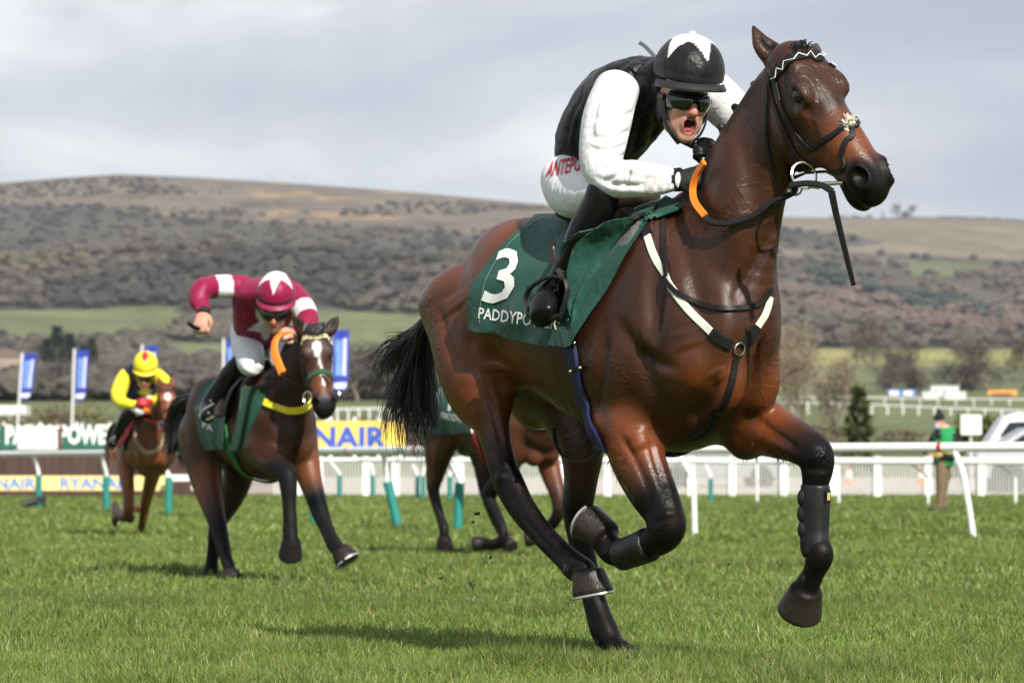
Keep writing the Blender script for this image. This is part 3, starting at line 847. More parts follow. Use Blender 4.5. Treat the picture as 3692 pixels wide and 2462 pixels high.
bay = dict(b=(.112, .031, .0088), d=(.044, .0150, .0066), k=(.0052, .0040, .0036), o=(.155, .040, .0105), h=(.024, .018, .014), f=(.030, .012, .007), n=(.02, .01, .008))
F1 = Frame(52, 2412, 705, 12.2)
E1 = at(2958, 322, 11.52)
S1 = dict(trunk=TRUNK, muscles=MUSC, hollows=HOLL,
    neck=[(2868, 235, 0, .075, .055, 'd'), (2822, 340, 0, .130, .070, 'd'), (2750, 500, 0, .168, .085, 'd'), (2672, 690, 0, .215, .10, 'd'), (2600, 880, 0, .275, .13, 'd'), (2522, 1060, 0, .35, .16, 'd'), (2475, 1190, 0, .35, .17, 'd')],
    pmuscles=[(2205, 1535, .17, .07, .05, 'b'), (2690, 1600, -.14, .055, .05, 'd'), (2620, 760, .09, (.10, .05, .26), .05, 'd'), (2560, 1180, .13, (.12, .06, .16), .05, 'd')],
    legs=[ # near hind
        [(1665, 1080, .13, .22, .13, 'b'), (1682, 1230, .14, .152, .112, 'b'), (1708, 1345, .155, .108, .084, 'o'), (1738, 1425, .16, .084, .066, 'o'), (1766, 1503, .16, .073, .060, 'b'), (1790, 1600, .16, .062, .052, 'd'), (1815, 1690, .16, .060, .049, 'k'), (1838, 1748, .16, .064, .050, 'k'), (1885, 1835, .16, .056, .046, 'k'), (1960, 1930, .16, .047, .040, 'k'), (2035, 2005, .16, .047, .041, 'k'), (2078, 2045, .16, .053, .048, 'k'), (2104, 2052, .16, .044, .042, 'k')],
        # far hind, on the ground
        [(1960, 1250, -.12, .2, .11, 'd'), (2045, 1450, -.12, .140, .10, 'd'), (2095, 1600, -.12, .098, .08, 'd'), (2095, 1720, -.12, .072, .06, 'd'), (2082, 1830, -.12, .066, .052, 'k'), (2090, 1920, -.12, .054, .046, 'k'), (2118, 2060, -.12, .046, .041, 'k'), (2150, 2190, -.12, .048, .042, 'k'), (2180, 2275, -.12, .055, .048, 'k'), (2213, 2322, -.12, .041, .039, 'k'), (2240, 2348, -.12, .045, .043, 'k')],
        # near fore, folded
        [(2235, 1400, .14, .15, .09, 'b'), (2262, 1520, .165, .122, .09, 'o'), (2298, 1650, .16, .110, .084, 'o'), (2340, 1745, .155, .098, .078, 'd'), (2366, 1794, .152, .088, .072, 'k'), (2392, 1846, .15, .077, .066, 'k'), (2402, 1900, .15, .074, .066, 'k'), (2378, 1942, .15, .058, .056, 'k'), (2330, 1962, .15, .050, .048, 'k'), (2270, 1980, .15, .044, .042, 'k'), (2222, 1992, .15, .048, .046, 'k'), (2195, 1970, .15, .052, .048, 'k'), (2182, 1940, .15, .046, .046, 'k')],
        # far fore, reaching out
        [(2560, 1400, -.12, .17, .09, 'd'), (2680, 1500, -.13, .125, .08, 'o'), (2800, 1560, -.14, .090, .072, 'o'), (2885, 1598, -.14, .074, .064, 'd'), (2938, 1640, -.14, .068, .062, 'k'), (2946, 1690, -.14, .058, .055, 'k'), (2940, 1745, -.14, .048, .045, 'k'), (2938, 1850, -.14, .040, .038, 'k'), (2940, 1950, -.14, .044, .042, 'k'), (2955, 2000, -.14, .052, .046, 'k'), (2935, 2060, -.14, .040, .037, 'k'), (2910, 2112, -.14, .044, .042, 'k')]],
    hooves=[(F1.p(2122, 2060, .16), F1.p(2122, 2060, .16) + V(.014, -.004, -.074), (.064, .054), (.090, .066)), (F1.p(2244, 2346, -.12), F1.p(2244, 2346, -.12) + V(.026, -.004, -.062), (.064, .054), (.080, .064)), ((2190, 1935, .15), (2118, 1885, .17), .058, .073), (F1.p(2908, 2125, -.14), F1.p(2908, 2125, -.14) + V(-.02, .060, -.080), .058, .081)],
    sculpt=[([(2812, 760), (2760, 880), (2690, 1000), (2640, 1090)], .022, -.014), ([(2440, 790), (2468, 900), (2510, 1040), (2545, 1150)], .03, -.011),
            ([(2230, 1150), (2290, 1250), (2380, 1310), (2450, 1330)], .028, -.012), ([(2180, 1180), (2170, 1300), (2158, 1420), (2165, 1520)], .03, -.016),
            ([(1585, 1100), (1612, 1230), (1665, 1350)], .022, -.009), ([(1700, 1190), (1690, 1270), (1710, 1370)], .03, -.012), ([(1760, 1235), (1790, 1330), (1825, 1430)], .035, -.018),
            ([(2235, 1560), (2300, 1680), (2345, 1790)], .014, -.011), ([(2330, 1540), (2370, 1680), (2405, 1790)], .014, -.009), ([(2720, 1510), (2820, 1580), (2890, 1625)], .018, -.011),
            ([(2915, 420), (2955, 510), (2990, 590)], .011, -.008), ([(2590, 1330), (2560, 1430), (2500, 1520)], .02, -.014), ([(1750, 1400), (1785, 1510), (1815, 1630)], .012, -.009),
            ([(2000, 1300), (2035, 1430)], .02, -.005), ([(1940, 1300), (1965, 1420)], .02, -.005), ([(2060, 1310), (2098, 1430)], .02, -.004), ([(1875, 1850), (1955, 1945), (2030, 2020)], .009, -.008),
            ([(2830, 420), (2850, 520), (2850, 610)], .03, -.008), ([(2360, 1880), (2440, 1870)], .012, -.006), ([(2905, 1690), (2980, 1690)], .012, -.006),
            ([(2310, 1225), (2385, 1200)], .05, .013), ([(2570, 1330), (2600, 1380)], .04, .012), ([(1640, 1060), (1650, 1120)], .07, .010), ([(2285, 1540), (2320, 1620)], .04, .012), ([(1795, 1310), (1800, 1345)], .05, .014),
            ([(2400, 1835), (2410, 1890)], .03, .008), ([(2940, 1630), (2950, 1660)], .03, .008), ([(2470, 1180), (2490, 1260)], .05, .012), ([(2560, 700), (2620, 760)], .06, .008), ([(1800, 1700), (1806, 1740)], .02, .012)],
    head=(E1, (.465, -.36, -.81), (-.86, -.47, -.15), 1.06),
    ears=[((at(2814, 226, 11.72), at(2752, 165, 11.72), at(2711, 92, 11.74)), .052, (.5, -.8, 0)), ((at(2930, 205, 11.85), at(2946, 178, 11.95), at(2962, 185, 12.02)), .03, (.5, -.8, 0))])
# ------------------------------------------------------------------ people
SKIN = (.52, .27, .19); SKIN_R = (.50, .20, .14)
_fr = np.random.default_rng(11)
_FK = unit(_fr.normal(size=(26, 3))) * _fr.uniform(18, 70, (26, 1)); _FP = _fr.uniform(0, 6.28, 26)
def folds(amp, lo=0, hi=14, squash=1.0, fine=2.2):
    def fn(v, n, c):
        v = v * fine
        w = v * np.array([1, 1, squash]); w = w + .03 * np.sin(v[:, [1, 2, 0]] * 11)
        s = np.zeros(len(v))
        for i in range(lo, hi): s += np.abs(np.sin(w @ _FK[i] * .5 + _FP[i])) ** 1.6 * (30 / np.linalg.norm(_FK[i]))
        return amp * 1.5 * (s / (hi - lo) - .45)
    return fn
def bbox(nodesets, pad):
    P = np.array([n[0] for ns in nodesets for n in ns]); R = np.array([max(n[1], n[2]) for ns in nodesets for n in ns])
    return (P - R[:, None]).min(0) - pad, (P + R[:, None]).max(0) + pad
def shell(name, nodesets, side, h, col, mat, parent, k=.02, disp=None, extra=None, paint=None, relax=2, sides=None, cap=.6, lines=None):
    lo, hi = bbox(nodesets, .05)
    B = Body(lo, hi, h)
    for i, ns in enumerate(nodesets): B.chain([(*n[:3], n[3] if len(n) > 3 else col) for n in ns], side if sides is None else sides[i], k, 6, cap=cap)
    if extra: extra(B)
    me = B.mesh(name, relax, disp)
    if lines: sculpt(B, me, lines)
    if paint is not None:
        c = paint(B.v, B.col); a = me.color_attributes['Col']
        cc = np.ones((len(c), 4), np.float32); cc[:, :3] = c; a.data.foreach_set('color', cc.ravel())
    return link(name, me, mat, parent)

class HeadAx:
    def __init__(s, C, fwd, up, k):
        s.C = np.asarray(C, float); s.F = unit(np.array(fwd, float)); up = np.array(up, float)
        s.U = unit(up - s.F * np.dot(up, s.F)); s.R = np.cross(s.F, s.U); s.k = k      # R = the person's right
        s.ax = np.array([s.R, s.F, s.U])
    def p(s, r, f, u): return s.C + s.k * (s.R * r + s.F * f + s.U * u)

def head_human(B, X, open_mouth=True, col=SKIN, hair=(.03, .02, .015)):
    k = X.k; ball = lambda p, r, kk, c, cut=False: B.ball(X.p(*p), np.array(r) * k, X.ax, kk * k, c, cut)
    ball((0, -.01, .02), (.076, .096, .105), .02, col)
    ball((0, .035, -.045), (.062, .060, .085), .03, col)
    jd = -.012 if open_mouth else 0
    ball((0, .060, -.112 + jd), (.032, .027, .024), .03, (.55, .30, .21))
    for q in (-1, 1):
        ball((q * .045, .010, -.075 + jd * .5), (.022, .045, .04), .03, col)
        ball((q * .040, .066, -.022), (.026, .020, .022), .02, (.56, .27, .19))
        ball((q * .077, -.012, -.012), (.012, .024, .034), .008, SKIN_R)
    B.chain([(X.p(0, .088, .020), .011 * k, .010 * k, col), (X.p(0, .108, -.012), .013 * k, .012 * k, (.55, .22, .15)), (X.p(0, .112, -.026), .015 * k, .016 * k, (.58, .20, .14))], X.R, .014 * k, 4)
    for q in (-1, 1): ball((q * .013, .098, -.028), (.009, .012, .009), .008, (.52, .2, .14))
    if open_mouth:
        ball((0, .088, -.078), (.031, .014, .034), .010, (.46, .17, .13))
        ball((0, .104, -.078), (.024, .045, .029), .006, (.045, .006, .006), True)
        ball((0, .080, -.054), (.018, .008, .006), .003, (.55, .50, .44))
        ball((0, .078, -.094), (.016, .014, .007), .006, (.35, .06, .06))
    else:
        ball((0, .086, -.068), (.026, .012, .009), .008, (.42, .14, .11))
        ball((0, .098, -.068), (.024, .010, .0018), .004, (.10, .03, .02), True)
    for q in (-1, 1): ball((q * .032, .088, .012), (.018, .016, .010), .008, (.30, .14, .1), True)

def hand_shape(B, wrist, dirn, back, k, col, curl=1.0, thumb=1):
    """palm and five fingers closed round what is held; back = direction the back of the hand looks"""
    d = unit(dirn); b = unit(np.asarray(back) - d * np.dot(back, d)); s = np.cross(d, b) * thumb
    W = np.asarray(wrist, float); P = lambda x, y, z: W + k * (d * x + s * y + b * z)
    B.chain([(P(-.02, 0, 0), .020 * k, .027 * k, col), (P(.03, 0, .002), .018 * k, .036 * k, col), (P(.075, 0, .004), .015 * k, .041 * k, col)], s, .012 * k, 4)
    for y, L in ((-.031, .75), (-.0105, .95), (.0105, 1.0), (.031, .92)):
        c = curl
        B.chain([(P(.072, y, .004), .011 * k, .011 * k, col), (P(.072 + .034 * L, y, .002 - .012 * c), .0105 * k, .0105 * k, col), (P(.072 + (.052 - .018 * c) * L, y, -.034 * c), .0095 * k, .0095 * k, col), (P(.072 + (.055 - .048 * c) * L, y * .95, -.040 * c), .0085 * k, .0085 * k, col)], s, .004 * k, 3)
    B.chain([(P(.015, .030, -.004), .014 * k, .014 * k, col), (P(.045, .046, -.020), .012 * k, .012 * k, col), (P(.072, .030, -.042), .0105 * k, .0105 * k, col), (P(.080, .010, -.048), .009 * k, .009 * k, col)], b, .006 * k, 3)

def star_fn(n, r0, r1, phase):
    def R(th):
        x = ((th - phase) / (2 * math.pi) * n) % 1.0; x = np.abs(x - .5) * 2
        a = math.pi / n
        t = (1 - x)                                   # 0 at tip .. 1 at valley
        ang = t * a
        # straight edge between tip (r0,0) and valley (r1,a)
        return r0 * r1 * math.sin(a) / (r0 * np.sin(ang) + r1 * np.sin(a - ang))
    return R

def helmet(X, h, parent, mats, base, white, pat, band, peak_col, ribbon=False):
    """skull cap under a silk; pattern painted by angle round the crown"""
    k = X.k
    lo = X.C - .25 * k; hi = X.C + .25 * k
    B = Body(lo, hi, h)
    B.ball(X.p(0, -.006, .040), np.array([.108, .128, .118]) * k, X.ax, .01, base)
    B.cutplane(X.p(0, .06, .018), -X.U * 0.985 + X.F * -.12)
    B.ball(X.p(0, -.005, .0), np.array([.094, .112, .06]) * k, X.ax, .006, base, True)
    # soft gathers of the silk
    me = B.mesh('cap_silk', 2, folds(.0035 * k, 6, 18))
    q = (B.v - X.p(0, -.006, .04)) @ X.ax.T / k / np.array([.108, .128, .118])
    th = np.arctan2(q[:, 0], q[:, 1]); rho = np.arctan2(np.hypot(q[:, 0], q[:, 1]), q[:, 2])
    c = pat(th, rho, B.col.copy(), white)
    bandm = np.abs((B.v - X.p(0, .06, .034)) @ X.U + (B.v - X.p(0, .06, .034)) @ X.F * .12) < .011 * k
    c[bandm] = band
    cc = np.ones((len(c), 4), np.float32); cc[:, :3] = c
    me.color_attributes['Col'].data.foreach_set('color', cc.ravel())
    root = link('helmet', me, mats['silk'], parent)
    # peak
    m = 22; v = []; f = []
    for row, (r0, dz) in enumerate(((1.0, .016), (1.09, .010), (1.17, .000))):
        for i in range(m):
            a = (i / (m - 1) - .5) * math.radians(168)
            rr = 1 + (r0 - 1) * max(math.cos(a * .98), 0) ** .7
            v.append(X.p(math.sin(a) * .106 * rr, -.006 + math.cos(a) * .126 * rr, dz))
    for row in range(2):
        for i in range(m - 1): a = row * m + i; f.append((a, a + 1, a + m + 1, a + m))
    n0 = len(v); v += [q - X.U * .006 * k for q in v[:n0]]
    f += [tuple(n0 + j for j in q[::-1]) for q in f]
    e = 2 * m
    for i in range(m - 1): f.append((e + i, e + i + 1, n0 + e + i + 1, n0 + e + i))
    MB().add(v, f, True).build('peak', peak_col, root)
    mb = MB().lathe([(.0, .0), (.012 * k, 0), (.011 * k, .006 * k), (0, .009 * k)][1:], 12, frame_m(X.p(0, -.006, .157), X.R, X.F, X.U))
    mb.build('button', mats['button'], root)
    return root
def frame_m(o, x, y, z):
    M = np.eye(4); M[:3, 0] = x; M[:3, 1] = y; M[:3, 2] = z; M[:3, 3] = o; return M

def goggles(X, parent, mat_lens, mat_frame, mat_strap):
    k = X.k; m = 15
    rows = [(-.035, .0), (-.029, .011), (-.010, .018), (.012, .018), (.026, .012), (.034, .0)]
    v = []; f = []
    for u, o in rows:
        for i in range(m):
            a = (i / (m - 1) - .5) * math.radians(150)
            notch = .014 * math.exp(-(a / .22) ** 2) if u < -.015 else 0
            v.append(X.p(math.sin(a) * (.074 + o), .020 + math.cos(a) * (.072 + o), .006 + u + notch))
    for r in range(len(rows) - 1):
        for i in range(m - 1): a = r * m + i; f.append((a, a + 1, a + m + 1, a + m))
    g = MB().add(v, f, True).build('goggles', mat_lens, parent)
    rim = [v[i] for i in range(m)] + [v[(len(rows) - 1) * m + i] for i in range(m)][::-1] + [v[0]]
    MB().tube(rim, .0045 * k, 6).build('goggle_frame', mat_frame, g)
    st = []
    for i in range(19):
        a = math.radians(75 + i * 210 / 18)
        st.append(X.p(math.sin(a) * .100, -.002 + math.cos(a) * .112, .010))
    nr = [unit(p - X.C) for p in st]
    sv, sf = ribbon_geo(np.array(st), np.array(nr), .022 * k, .002)
    MB().add(sv, sf, True).build('goggle_strap', mat_strap, g)
    return g

def jockey(name, label, spec, M, group='jockeys riding in the race'):
    """spec: torso, arms, legs, boots as node lists in metres; head axes; colours"""
    h = spec['h']; X = spec['head']; side = spec['side']; k = X.k
    thin = lambda ns, d: [(n[0], max(n[1] - d, .015), max(n[2] - d, .015)) for n in ns]
    sets = [thin(spec['torso'], .032)] + [thin(a, .022) for a in spec['arms']] + [thin(l, .030) for l in spec['legs']] + [thin(b, .022) for b in spec['boots']]
    lo, hi = bbox(sets, .16); hi = np.maximum(hi, X.C + .2 * k); lo = np.minimum(lo, X.C - .2 * k)
    B = Body(lo, hi, spec.get('hb', h))
    for s_ in sets: B.chain([(*n[:3], SKIN) for n in s_], side, .03, 5, cap=.3)
    B.chain([(spec['torso'][-1][0], .06 * k, .06 * k, SKIN), (X.p(0, -.03, -.06), .055 * k, .055 * k, SKIN)], side, .04, 4)
    head_human(B, X, spec.get('mouth', False))
    hcol = spec.get('hand_col', SKIN)
    for hd in spec['hands']: hand_shape(B, *hd[:3], hd[3], hcol if len(hd) < 6 else hd[5], thumb=hd[4])
    body = link('person', B.mesh('person', 2), M['skin'])
    tag(body, label, 'jockey', group)
    # silks
    t = shell('shirt', [spec['torso']], side, h, spec['shirt'], M['silk'], body, disp=folds(spec.get('fold', .011), 0, 14), paint=spec.get('shirt_paint'), extra=spec.get('shirt_extra'), lines=spec.get('shirt_lines'))
    for a, sc_, sl_ in zip(spec['arms'], spec['sleeve_side'], spec.get('sleeve_lines', (None, None))):
        s_ = shell('sleeve', [a], sc_, h * (.8 if sl_ else 1), lines=sl_, col=spec['sleeve'], mat=M['silk'], parent=body, disp=folds(spec.get('fold', .011) * (.22 if sl_ else .6), 4, 18, .55, 2.2), paint=spec.get('sleeve_paint'))
    shell('breeches', [spec['seat']] + spec['legs'], side, h, spec['breeches'], M['breech'], body, disp=folds(.006, 4, 16), paint=spec.get('breech_paint'))
    for b in spec['boots']:
        shell('boot', [b], side, h, (.008, .008, .009), M['boot'], body, disp=folds(.004, 8, 18), extra=None)
    helmet(spec.get('helm', X), min(h, .008), body, dict(silk=M['silk'], button=M['button']), spec['cap'], spec['cap2'], spec['cap_pat'], spec['band'], M['peak'])
    if spec.get('goggles', True): goggles(X, body, M['lens'], M['black'], M['black'])
    return body
# ------------------------------------------------------------------ materials of the riders and their tack
m_coat = coat_mat('bay_coat', .32, .26, .40)
m_coat2 = coat_mat('horse_coat', .42, .0)
m_eye = simple('eye_gloss', (.006, .004, .003), .06, .0, spec=.8)
m_hair = simple('horse_hair', (.007, .006, .006), .45, .2, 30)
m_leather = simple('black_leather', (.0075, .007, .007), .46, .3, 20, bump=.25, bscale=180, spec=.28)
m_bleather = simple('brown_leather', (.028, .014, .010), .38, .25, 14, bump=.15, bscale=120)
m_steel = simple('steel', (.62, .60, .57), .25, .06, 20, metal=1.0)
m_green = cloth_mat('green_cloth', (.008, .066, .046), .6, .5, .1, fscale=9)
m_white = simple('white_print', (.80, .80, .78), .6, .04, 10)
m_blue = simple('blue_webbing', (.004, .010, .058), .7, .12, 40, bump=.2, bscale=300)
m_grey = simple('grey_felt', (.16, .16, .16), .8, .15, 30, bump=.3, bscale=200)
m_ivory = simple('ivory_webbing', (.60, .61, .52), .65, .06, 40, bump=.2, bscale=300)
m_orange = simple('orange_rubber', (.95, .22, .012), .45, .08, 30, bump=.15, bscale=250)
m_fleece = simple('fleece', (.72, .66, .52), .95, .15, 60, bump=.8, bscale=160)
m_hoofrim = simple('hoof_shoe', (.55, .55, .54), .35, .15, 40, metal=.7)
m_neo = simple('black_neoprene', (.011, .0112, .0115), .42, .5, 14, bump=.5, bscale=28, spec=.35)
JM = dict(silk=cloth_mat('racing_silk', None, .46, .32, .05, .05, True, .28),
          breech=cloth_mat('breeches_cloth', None, .6, .25, .05, .1, True, .3, 20),
          boot=simple('boot_leather', (.005, .005, .0052), .27, .2, 18, bump=.25, bscale=35, spec=.22),
          black=simple('black_rubber', (.010, .010, .011), .5, .2), lens=simple('goggle_lens', (.006, .006, .008), .06, 0, spec=.9),
          peak=simple('cap_peak', (.014, .014, .015), .5, .15), button=simple('cap_button', (.75, .75, .75), .6, .05))
_m, _nt, _b = mat_new('skin_and_gloves')
_a = _nt.nodes.new('ShaderNodeAttribute'); _a.attribute_name = 'Col'
_nt.links.new(nmix(_nt, 1.0, _a.outputs['Color'], nramp(_nt, nnoise(_nt, 45, 4), [(.3, .88), (.7, 1.06)]), 'MULTIPLY'), _b.inputs['Base Color'])
_b.inputs['Roughness'].default_value = .48; _b.inputs['Subsurface Weight'].default_value = .08; _b.inputs['Subsurface Radius'].default_value = (.01, .004, .002)
JM['skin'] = _m

def sheet(grid, th, name, mat, parent, flip=False):
    """cloth from a grid of points, given a thickness along its normals"""
    G = np.asarray(grid, float); a, b = G.shape[:2]
    du = np.gradient(G, axis=0); dv = np.gradient(G, axis=1); N = unit(np.cross(du, dv)) * (-1 if flip else 1)
    v = np.concatenate([(G + N * th / 2).reshape(-1, 3), (G - N * th / 2).reshape(-1, 3)]); f = []; m = a * b
    for i in range(a - 1):
        for j in range(b - 1):
            q = [i * b + j, (i + 1) * b + j, (i + 1) * b + j + 1, i * b + j + 1]
            f.append(q); f.append([x + m for x in q[::-1]])
    rim = [i * b for i in range(a)] + [(a - 1) * b + j for j in range(1, b)] + [i * b + b - 1 for i in range(a - 2, -1, -1)] + [j for j in range(b - 2, 0, -1)]
    for x, y in zip(rim, rim[1:] + rim[:1]): f.append([x, x + m, y + m, y])
    return MB().add(v, f, True).build(name, mat, parent)
def curve_at(pts, n):
    """resample a polyline to n points by length"""
    P = crom(np.asarray(pts, float), 8); L = np.concatenate([[0], np.cumsum(np.linalg.norm(np.diff(P, axis=0), axis=1))])
    t = np.linspace(0, L[-1], n); return np.stack([np.interp(t, L, P[:, i]) for i in range(P.shape[1])], 1)
def print_on(bvh, txt, quad, lift, name, mat, parent, bold=0.0, lim=.02):
    """lettering that lies on a surface; quad = pixel corners (bl, br, tr, tl) it fills"""
    v, f = text_geo(txt, 1.0, bold)
    bm = bmesh.new(); vs = [bm.verts.new(q) for q in v]
    for q in f:
        try: bm.faces.new([vs[i] for i in q])
        except ValueError: pass
    x0, y0 = v[:, 0].min(), v[:, 1].min(); w, hh = np.ptp(v[:, 0]), np.ptp(v[:, 1])
    for _ in range(3):
        es = [e for e in bm.edges if e.calc_length() > .16]
        if not es: break
        bmesh.ops.subdivide_edges(bm, edges=es, cuts=1); bmesh.ops.triangulate(bm, faces=bm.faces)
    q = np.array(quad, float); out = []
    for p in bm.verts:
        s, t = (p.co.x - x0) / w, (p.co.y - y0) / hh
        px = (q[0] * (1 - s) + q[1] * s) * (1 - t) + (q[3] * (1 - s) + q[2] * s) * t
        out.append(hit(bvh, px[0], px[1], lift)[0])
    bm.verts.index_update()
    fs = [[x.index for x in p.verts] for p in bm.faces]
    bm.free()
    return MB().add(out, fs, True).build(name, mat, parent)

def tail_hair(paths, name, mat, parent, seed=3, frizz=.03, r=.0024, per=16, n=16):
    """locks of hair; each lock is a bunch of fine tapering strands"""
    rg = np.random.default_rng(seed); V_ = []; F_ = []; base = 0
    for path, cnt, sp, *fz in paths:
        frizz = fz[0] if fz else .03
        P = curve_at(path, n); t = np.linspace(0, 1, n)[:, None]
        for i in range(max(1, cnt // per)):
            o = rg.normal(size=3) * .6; ph = rg.uniform(0, 6.3, 3); fr = rg.uniform(3, 8, 3); L0 = rg.uniform(.72, 1.05)
            wig = frizz * t ** 1.3 * np.stack([np.sin(t[:, 0] * fr[q] + ph[q]) for q in range(3)], 1)
            lock = P + o * sp * (.22 + t) + wig
            for j in range(per):
                o2 = rg.normal(size=3) * .009; f2 = rg.uniform(5, 14, 3); p2 = rg.uniform(0, 6.3, 3)
                Q = lock + o2 * (.8 + 1.4 * t ** 2) + frizz * .28 * t * np.stack([np.sin(t[:, 0] * f2[q] + p2[q]) for q in range(3)], 1)
                m = max(5, int(n * min(1, L0 * rg.uniform(.7, 1.0))))
                Q = Q[:m]; rr = r * rg.uniform(.6, 1.5) * (1 - .8 * np.linspace(0, 1, m) ** 1.5)
                v, f = tube_geo(Q, rr, 3, False)
                V_.append(v); F_.append(np.array(f) + base); base += len(v)
    return link(name, mesh_np(name, np.concatenate(V_), [np.concatenate(F_)]), mat, parent)

def eye(X, parent, sc):
    return None

# ------------------------------------------------------------------ the leading horse
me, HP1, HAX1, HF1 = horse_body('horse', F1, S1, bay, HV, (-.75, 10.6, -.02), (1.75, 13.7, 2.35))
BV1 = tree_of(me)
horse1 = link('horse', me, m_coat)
tag(horse1, 'large dark bay horse galloping at the front with number 3 on its green cloth', 'horse', 'horses in the race')
A1, N1, L1 = HAX1
def ball_mesh(mb, c, r, axes=None, n=10, mi=0):
    prof = [(math.sin(math.pi * i / n), -math.cos(math.pi * i / n)) for i in range(n + 1)]
    prof[0] = (.001, -1); prof[-1] = (.001, 1)
    r = np.broadcast_to(np.asarray(r, float), (3,)); M = np.eye(4)
    ax = np.eye(3) if axes is None else np.asarray(axes)
    M[:3, :3] = (ax * r[:, None]).T; M[:3, 3] = c
    return mb.lathe(prof, 14, M, mi)
for q in (1, -1):
    ball_mesh(MB(), HP1(.0, -.012, q * .079), .026).build('eye', m_eye, horse1)
# docked plaits of the mane
for px, py in ((2790, 225), (2738, 318), (2668, 400), (2618, 472), (2590, 535), (2560, 600)):
    c = F1.p(px - 6, py, 0.0); mb = MB(); ball_mesh(mb, c, (.020, .018, .024)); ball_mesh(mb, c + V(-.012, 0, .012), .014)
    mb.build('mane_plait', m_hair, horse1)
mb = MB()
for i in range(46):
    a = random.random(); p0 = HP1(-.165 + .05 * a, .02, random.uniform(-.04, .04)); d = V(random.uniform(-.5, .6), -.3, random.uniform(.3, 1)) * .035
    mb.tube([p0, p0 + d * .6, p0 + d + V(random.uniform(-.01, .02), 0, -.012)], [.003, .0025, .0006], 4, False)
mb.build('forelock', m_hair, horse1)
D = F1.l(-1.13, 0, 1.34)
tp = lambda *q: [F1.p(x, y, w) for x, y, w in q]
tail_hair([(tp((1562, 1130, .02), (1535, 1200, .02), (1500, 1310, .0), (1470, 1450, .0), (1480, 1670, .03)), 480, .062),
           (tp((1562, 1130, .02), (1535, 1210, .02), (1525, 1340, .0), (1535, 1480, .0), (1560, 1650, .03)), 480, .055),
           (tp((1562, 1130, .02), (1530, 1210, .02), (1512, 1320, .0), (1500, 1440, .0), (1515, 1560, .03)), 400, .045),
           (tp((1555, 1140, .0), (1500, 1220, .0), (1440, 1290, -.04), (1390, 1390, -.06), (1350, 1560, -.04)), 144, .06, .06),
           (tp((1555, 1140, .0), (1490, 1225, .0), (1420, 1265, -.04), (1360, 1290, -.06), (1318, 1390, -.04)), 96, .05, .07),
           (tp((1550, 1150, .0), (1470, 1290, .0), (1430, 1440, -.04), (1430, 1570, -.06), (1465, 1670, -.04)), 128, .05, .05)],
          'tail', m_hair, horse1, 5, .035, .0025)
# whiskery hair under elbow and fetlocks
mb = MB()
for (x0, y0, x1, y1, n) in ((2620, 1645, 2860, 1668, 44), (2285, 1800, 2180, 1640, 26), (2056, 2050, 2030, 2035, 14), (2140, 2292, 2160, 2318, 14), (2890, 2075, 2900, 2085, 10)):
    for i in range(n):
        t = random.random(); p, nn = hit(BV1, x0 + (x1 - x0) * t, y0 + (y1 - y0) * t - 8)
        d = V(random.uniform(-.6, .5), random.uniform(-.2, .2), -1) * random.uniform(.012, .035)
        mb.tube([p, p + d * .6, p + d + V(random.uniform(-.006, .006), 0, 0)], [.0013, .001, .0003], 3, False)
_fh = mb.build('fetlock_hair', m_hair, horse1); _fh['kind'] = 'stuff'
# shoes: bright rims on the lifted hooves
for (a, b), (ru, rv), mt in ((HF1[0], (.090, .066), m_hoofrim), (HF1[2], (.073, .073), m_hoofrim)):
    ax = unit(b - a); e2 = unit(F1.v - ax * np.dot(F1.v, ax)); e1 = np.cross(ax, e2)
    pts = [b + ax * .011 + (math.cos(t) * e1 * ru + math.sin(t) * e2 * rv) * .95 for t in np.linspace(0.4, 5.9, 28)]
    MB().tube(pts, .0055, 6).build('horseshoe', mt, horse1)

# ---- number cloth: hangs over the back from hem to hem
def mirror1(p):
    w = np.dot(np.asarray(p) - F1.o, F1.v); return np.asarray(p) - 2 * w * F1.v
nu, nv = 34, 22
hemP = curve_at([(1714, 1178), (1800, 1193), (1895, 1224), (1990, 1240), (2085, 1248)], nu)
topP = curve_at([(1945, 772), (2060, 778), (2170, 770), (2270, 745), (2390, 706)], nu)
G = np.zeros((nu, nv * 2 - 1, 3))
for i in range(nu):
    tpnt = F1.p(topP[i][0], topP[i][1], 0.0)
    dz = BV1.ray_cast(Vector(tpnt + V(0, 0, .5)), Vector((0, 0, -1)))[0]
    if dz is not None: tpnt = np.array(dz)
    hits = []
    for j in range(nv):
        t = j / (nv - 1); tt = min(t, .9)
        px = hemP[i] * (1 - tt) + topP[i] * tt - np.array([78, 0]) * math.sin(math.pi * min(tt * 1.05, 1)) * (1 - i / (nu - 1)) ** 1.3
        q, n = hit(BV1, px[0], px[1])
        if t > .9:
            k = (t - .9) / .1; q = q * (1 - k) + (tpnt + V(0, 0, .0)) * k + V(0, 0, .012) * math.sin(math.pi * k); n = unit(n * (1 - k) + V(0, 0, 1) * k)
        wav = .007 * math.sin(i * .62 + j * .25) * (1 - t) + .004 * math.sin(i * .31 - j * .7)
        G[i, j] = q + n * (.016 + wav + .02 * (1 - t) ** 3)
    for j in range(nv - 1): G[i, 2 * nv - 2 - j] = mirror1(G[i, j])
cloth1 = sheet(G, .004, 'number_cloth', m_green, None)
tag(cloth1, 'dark green number cloth marked 3 under the saddle of the leading horse', 'number cloth', 'number cloths under the saddles')
BVC = tree_of(cloth1.data)
hemL = curve_at([(1722, 1168), (1806, 1183), (1898, 1213), (1990, 1229)], 20)
print_on(BVC, '3', ((1734, 1094), (1846, 1092), (1882, 893), (1800, 899)), .004, 'number_print', m_white, cloth1, .012)
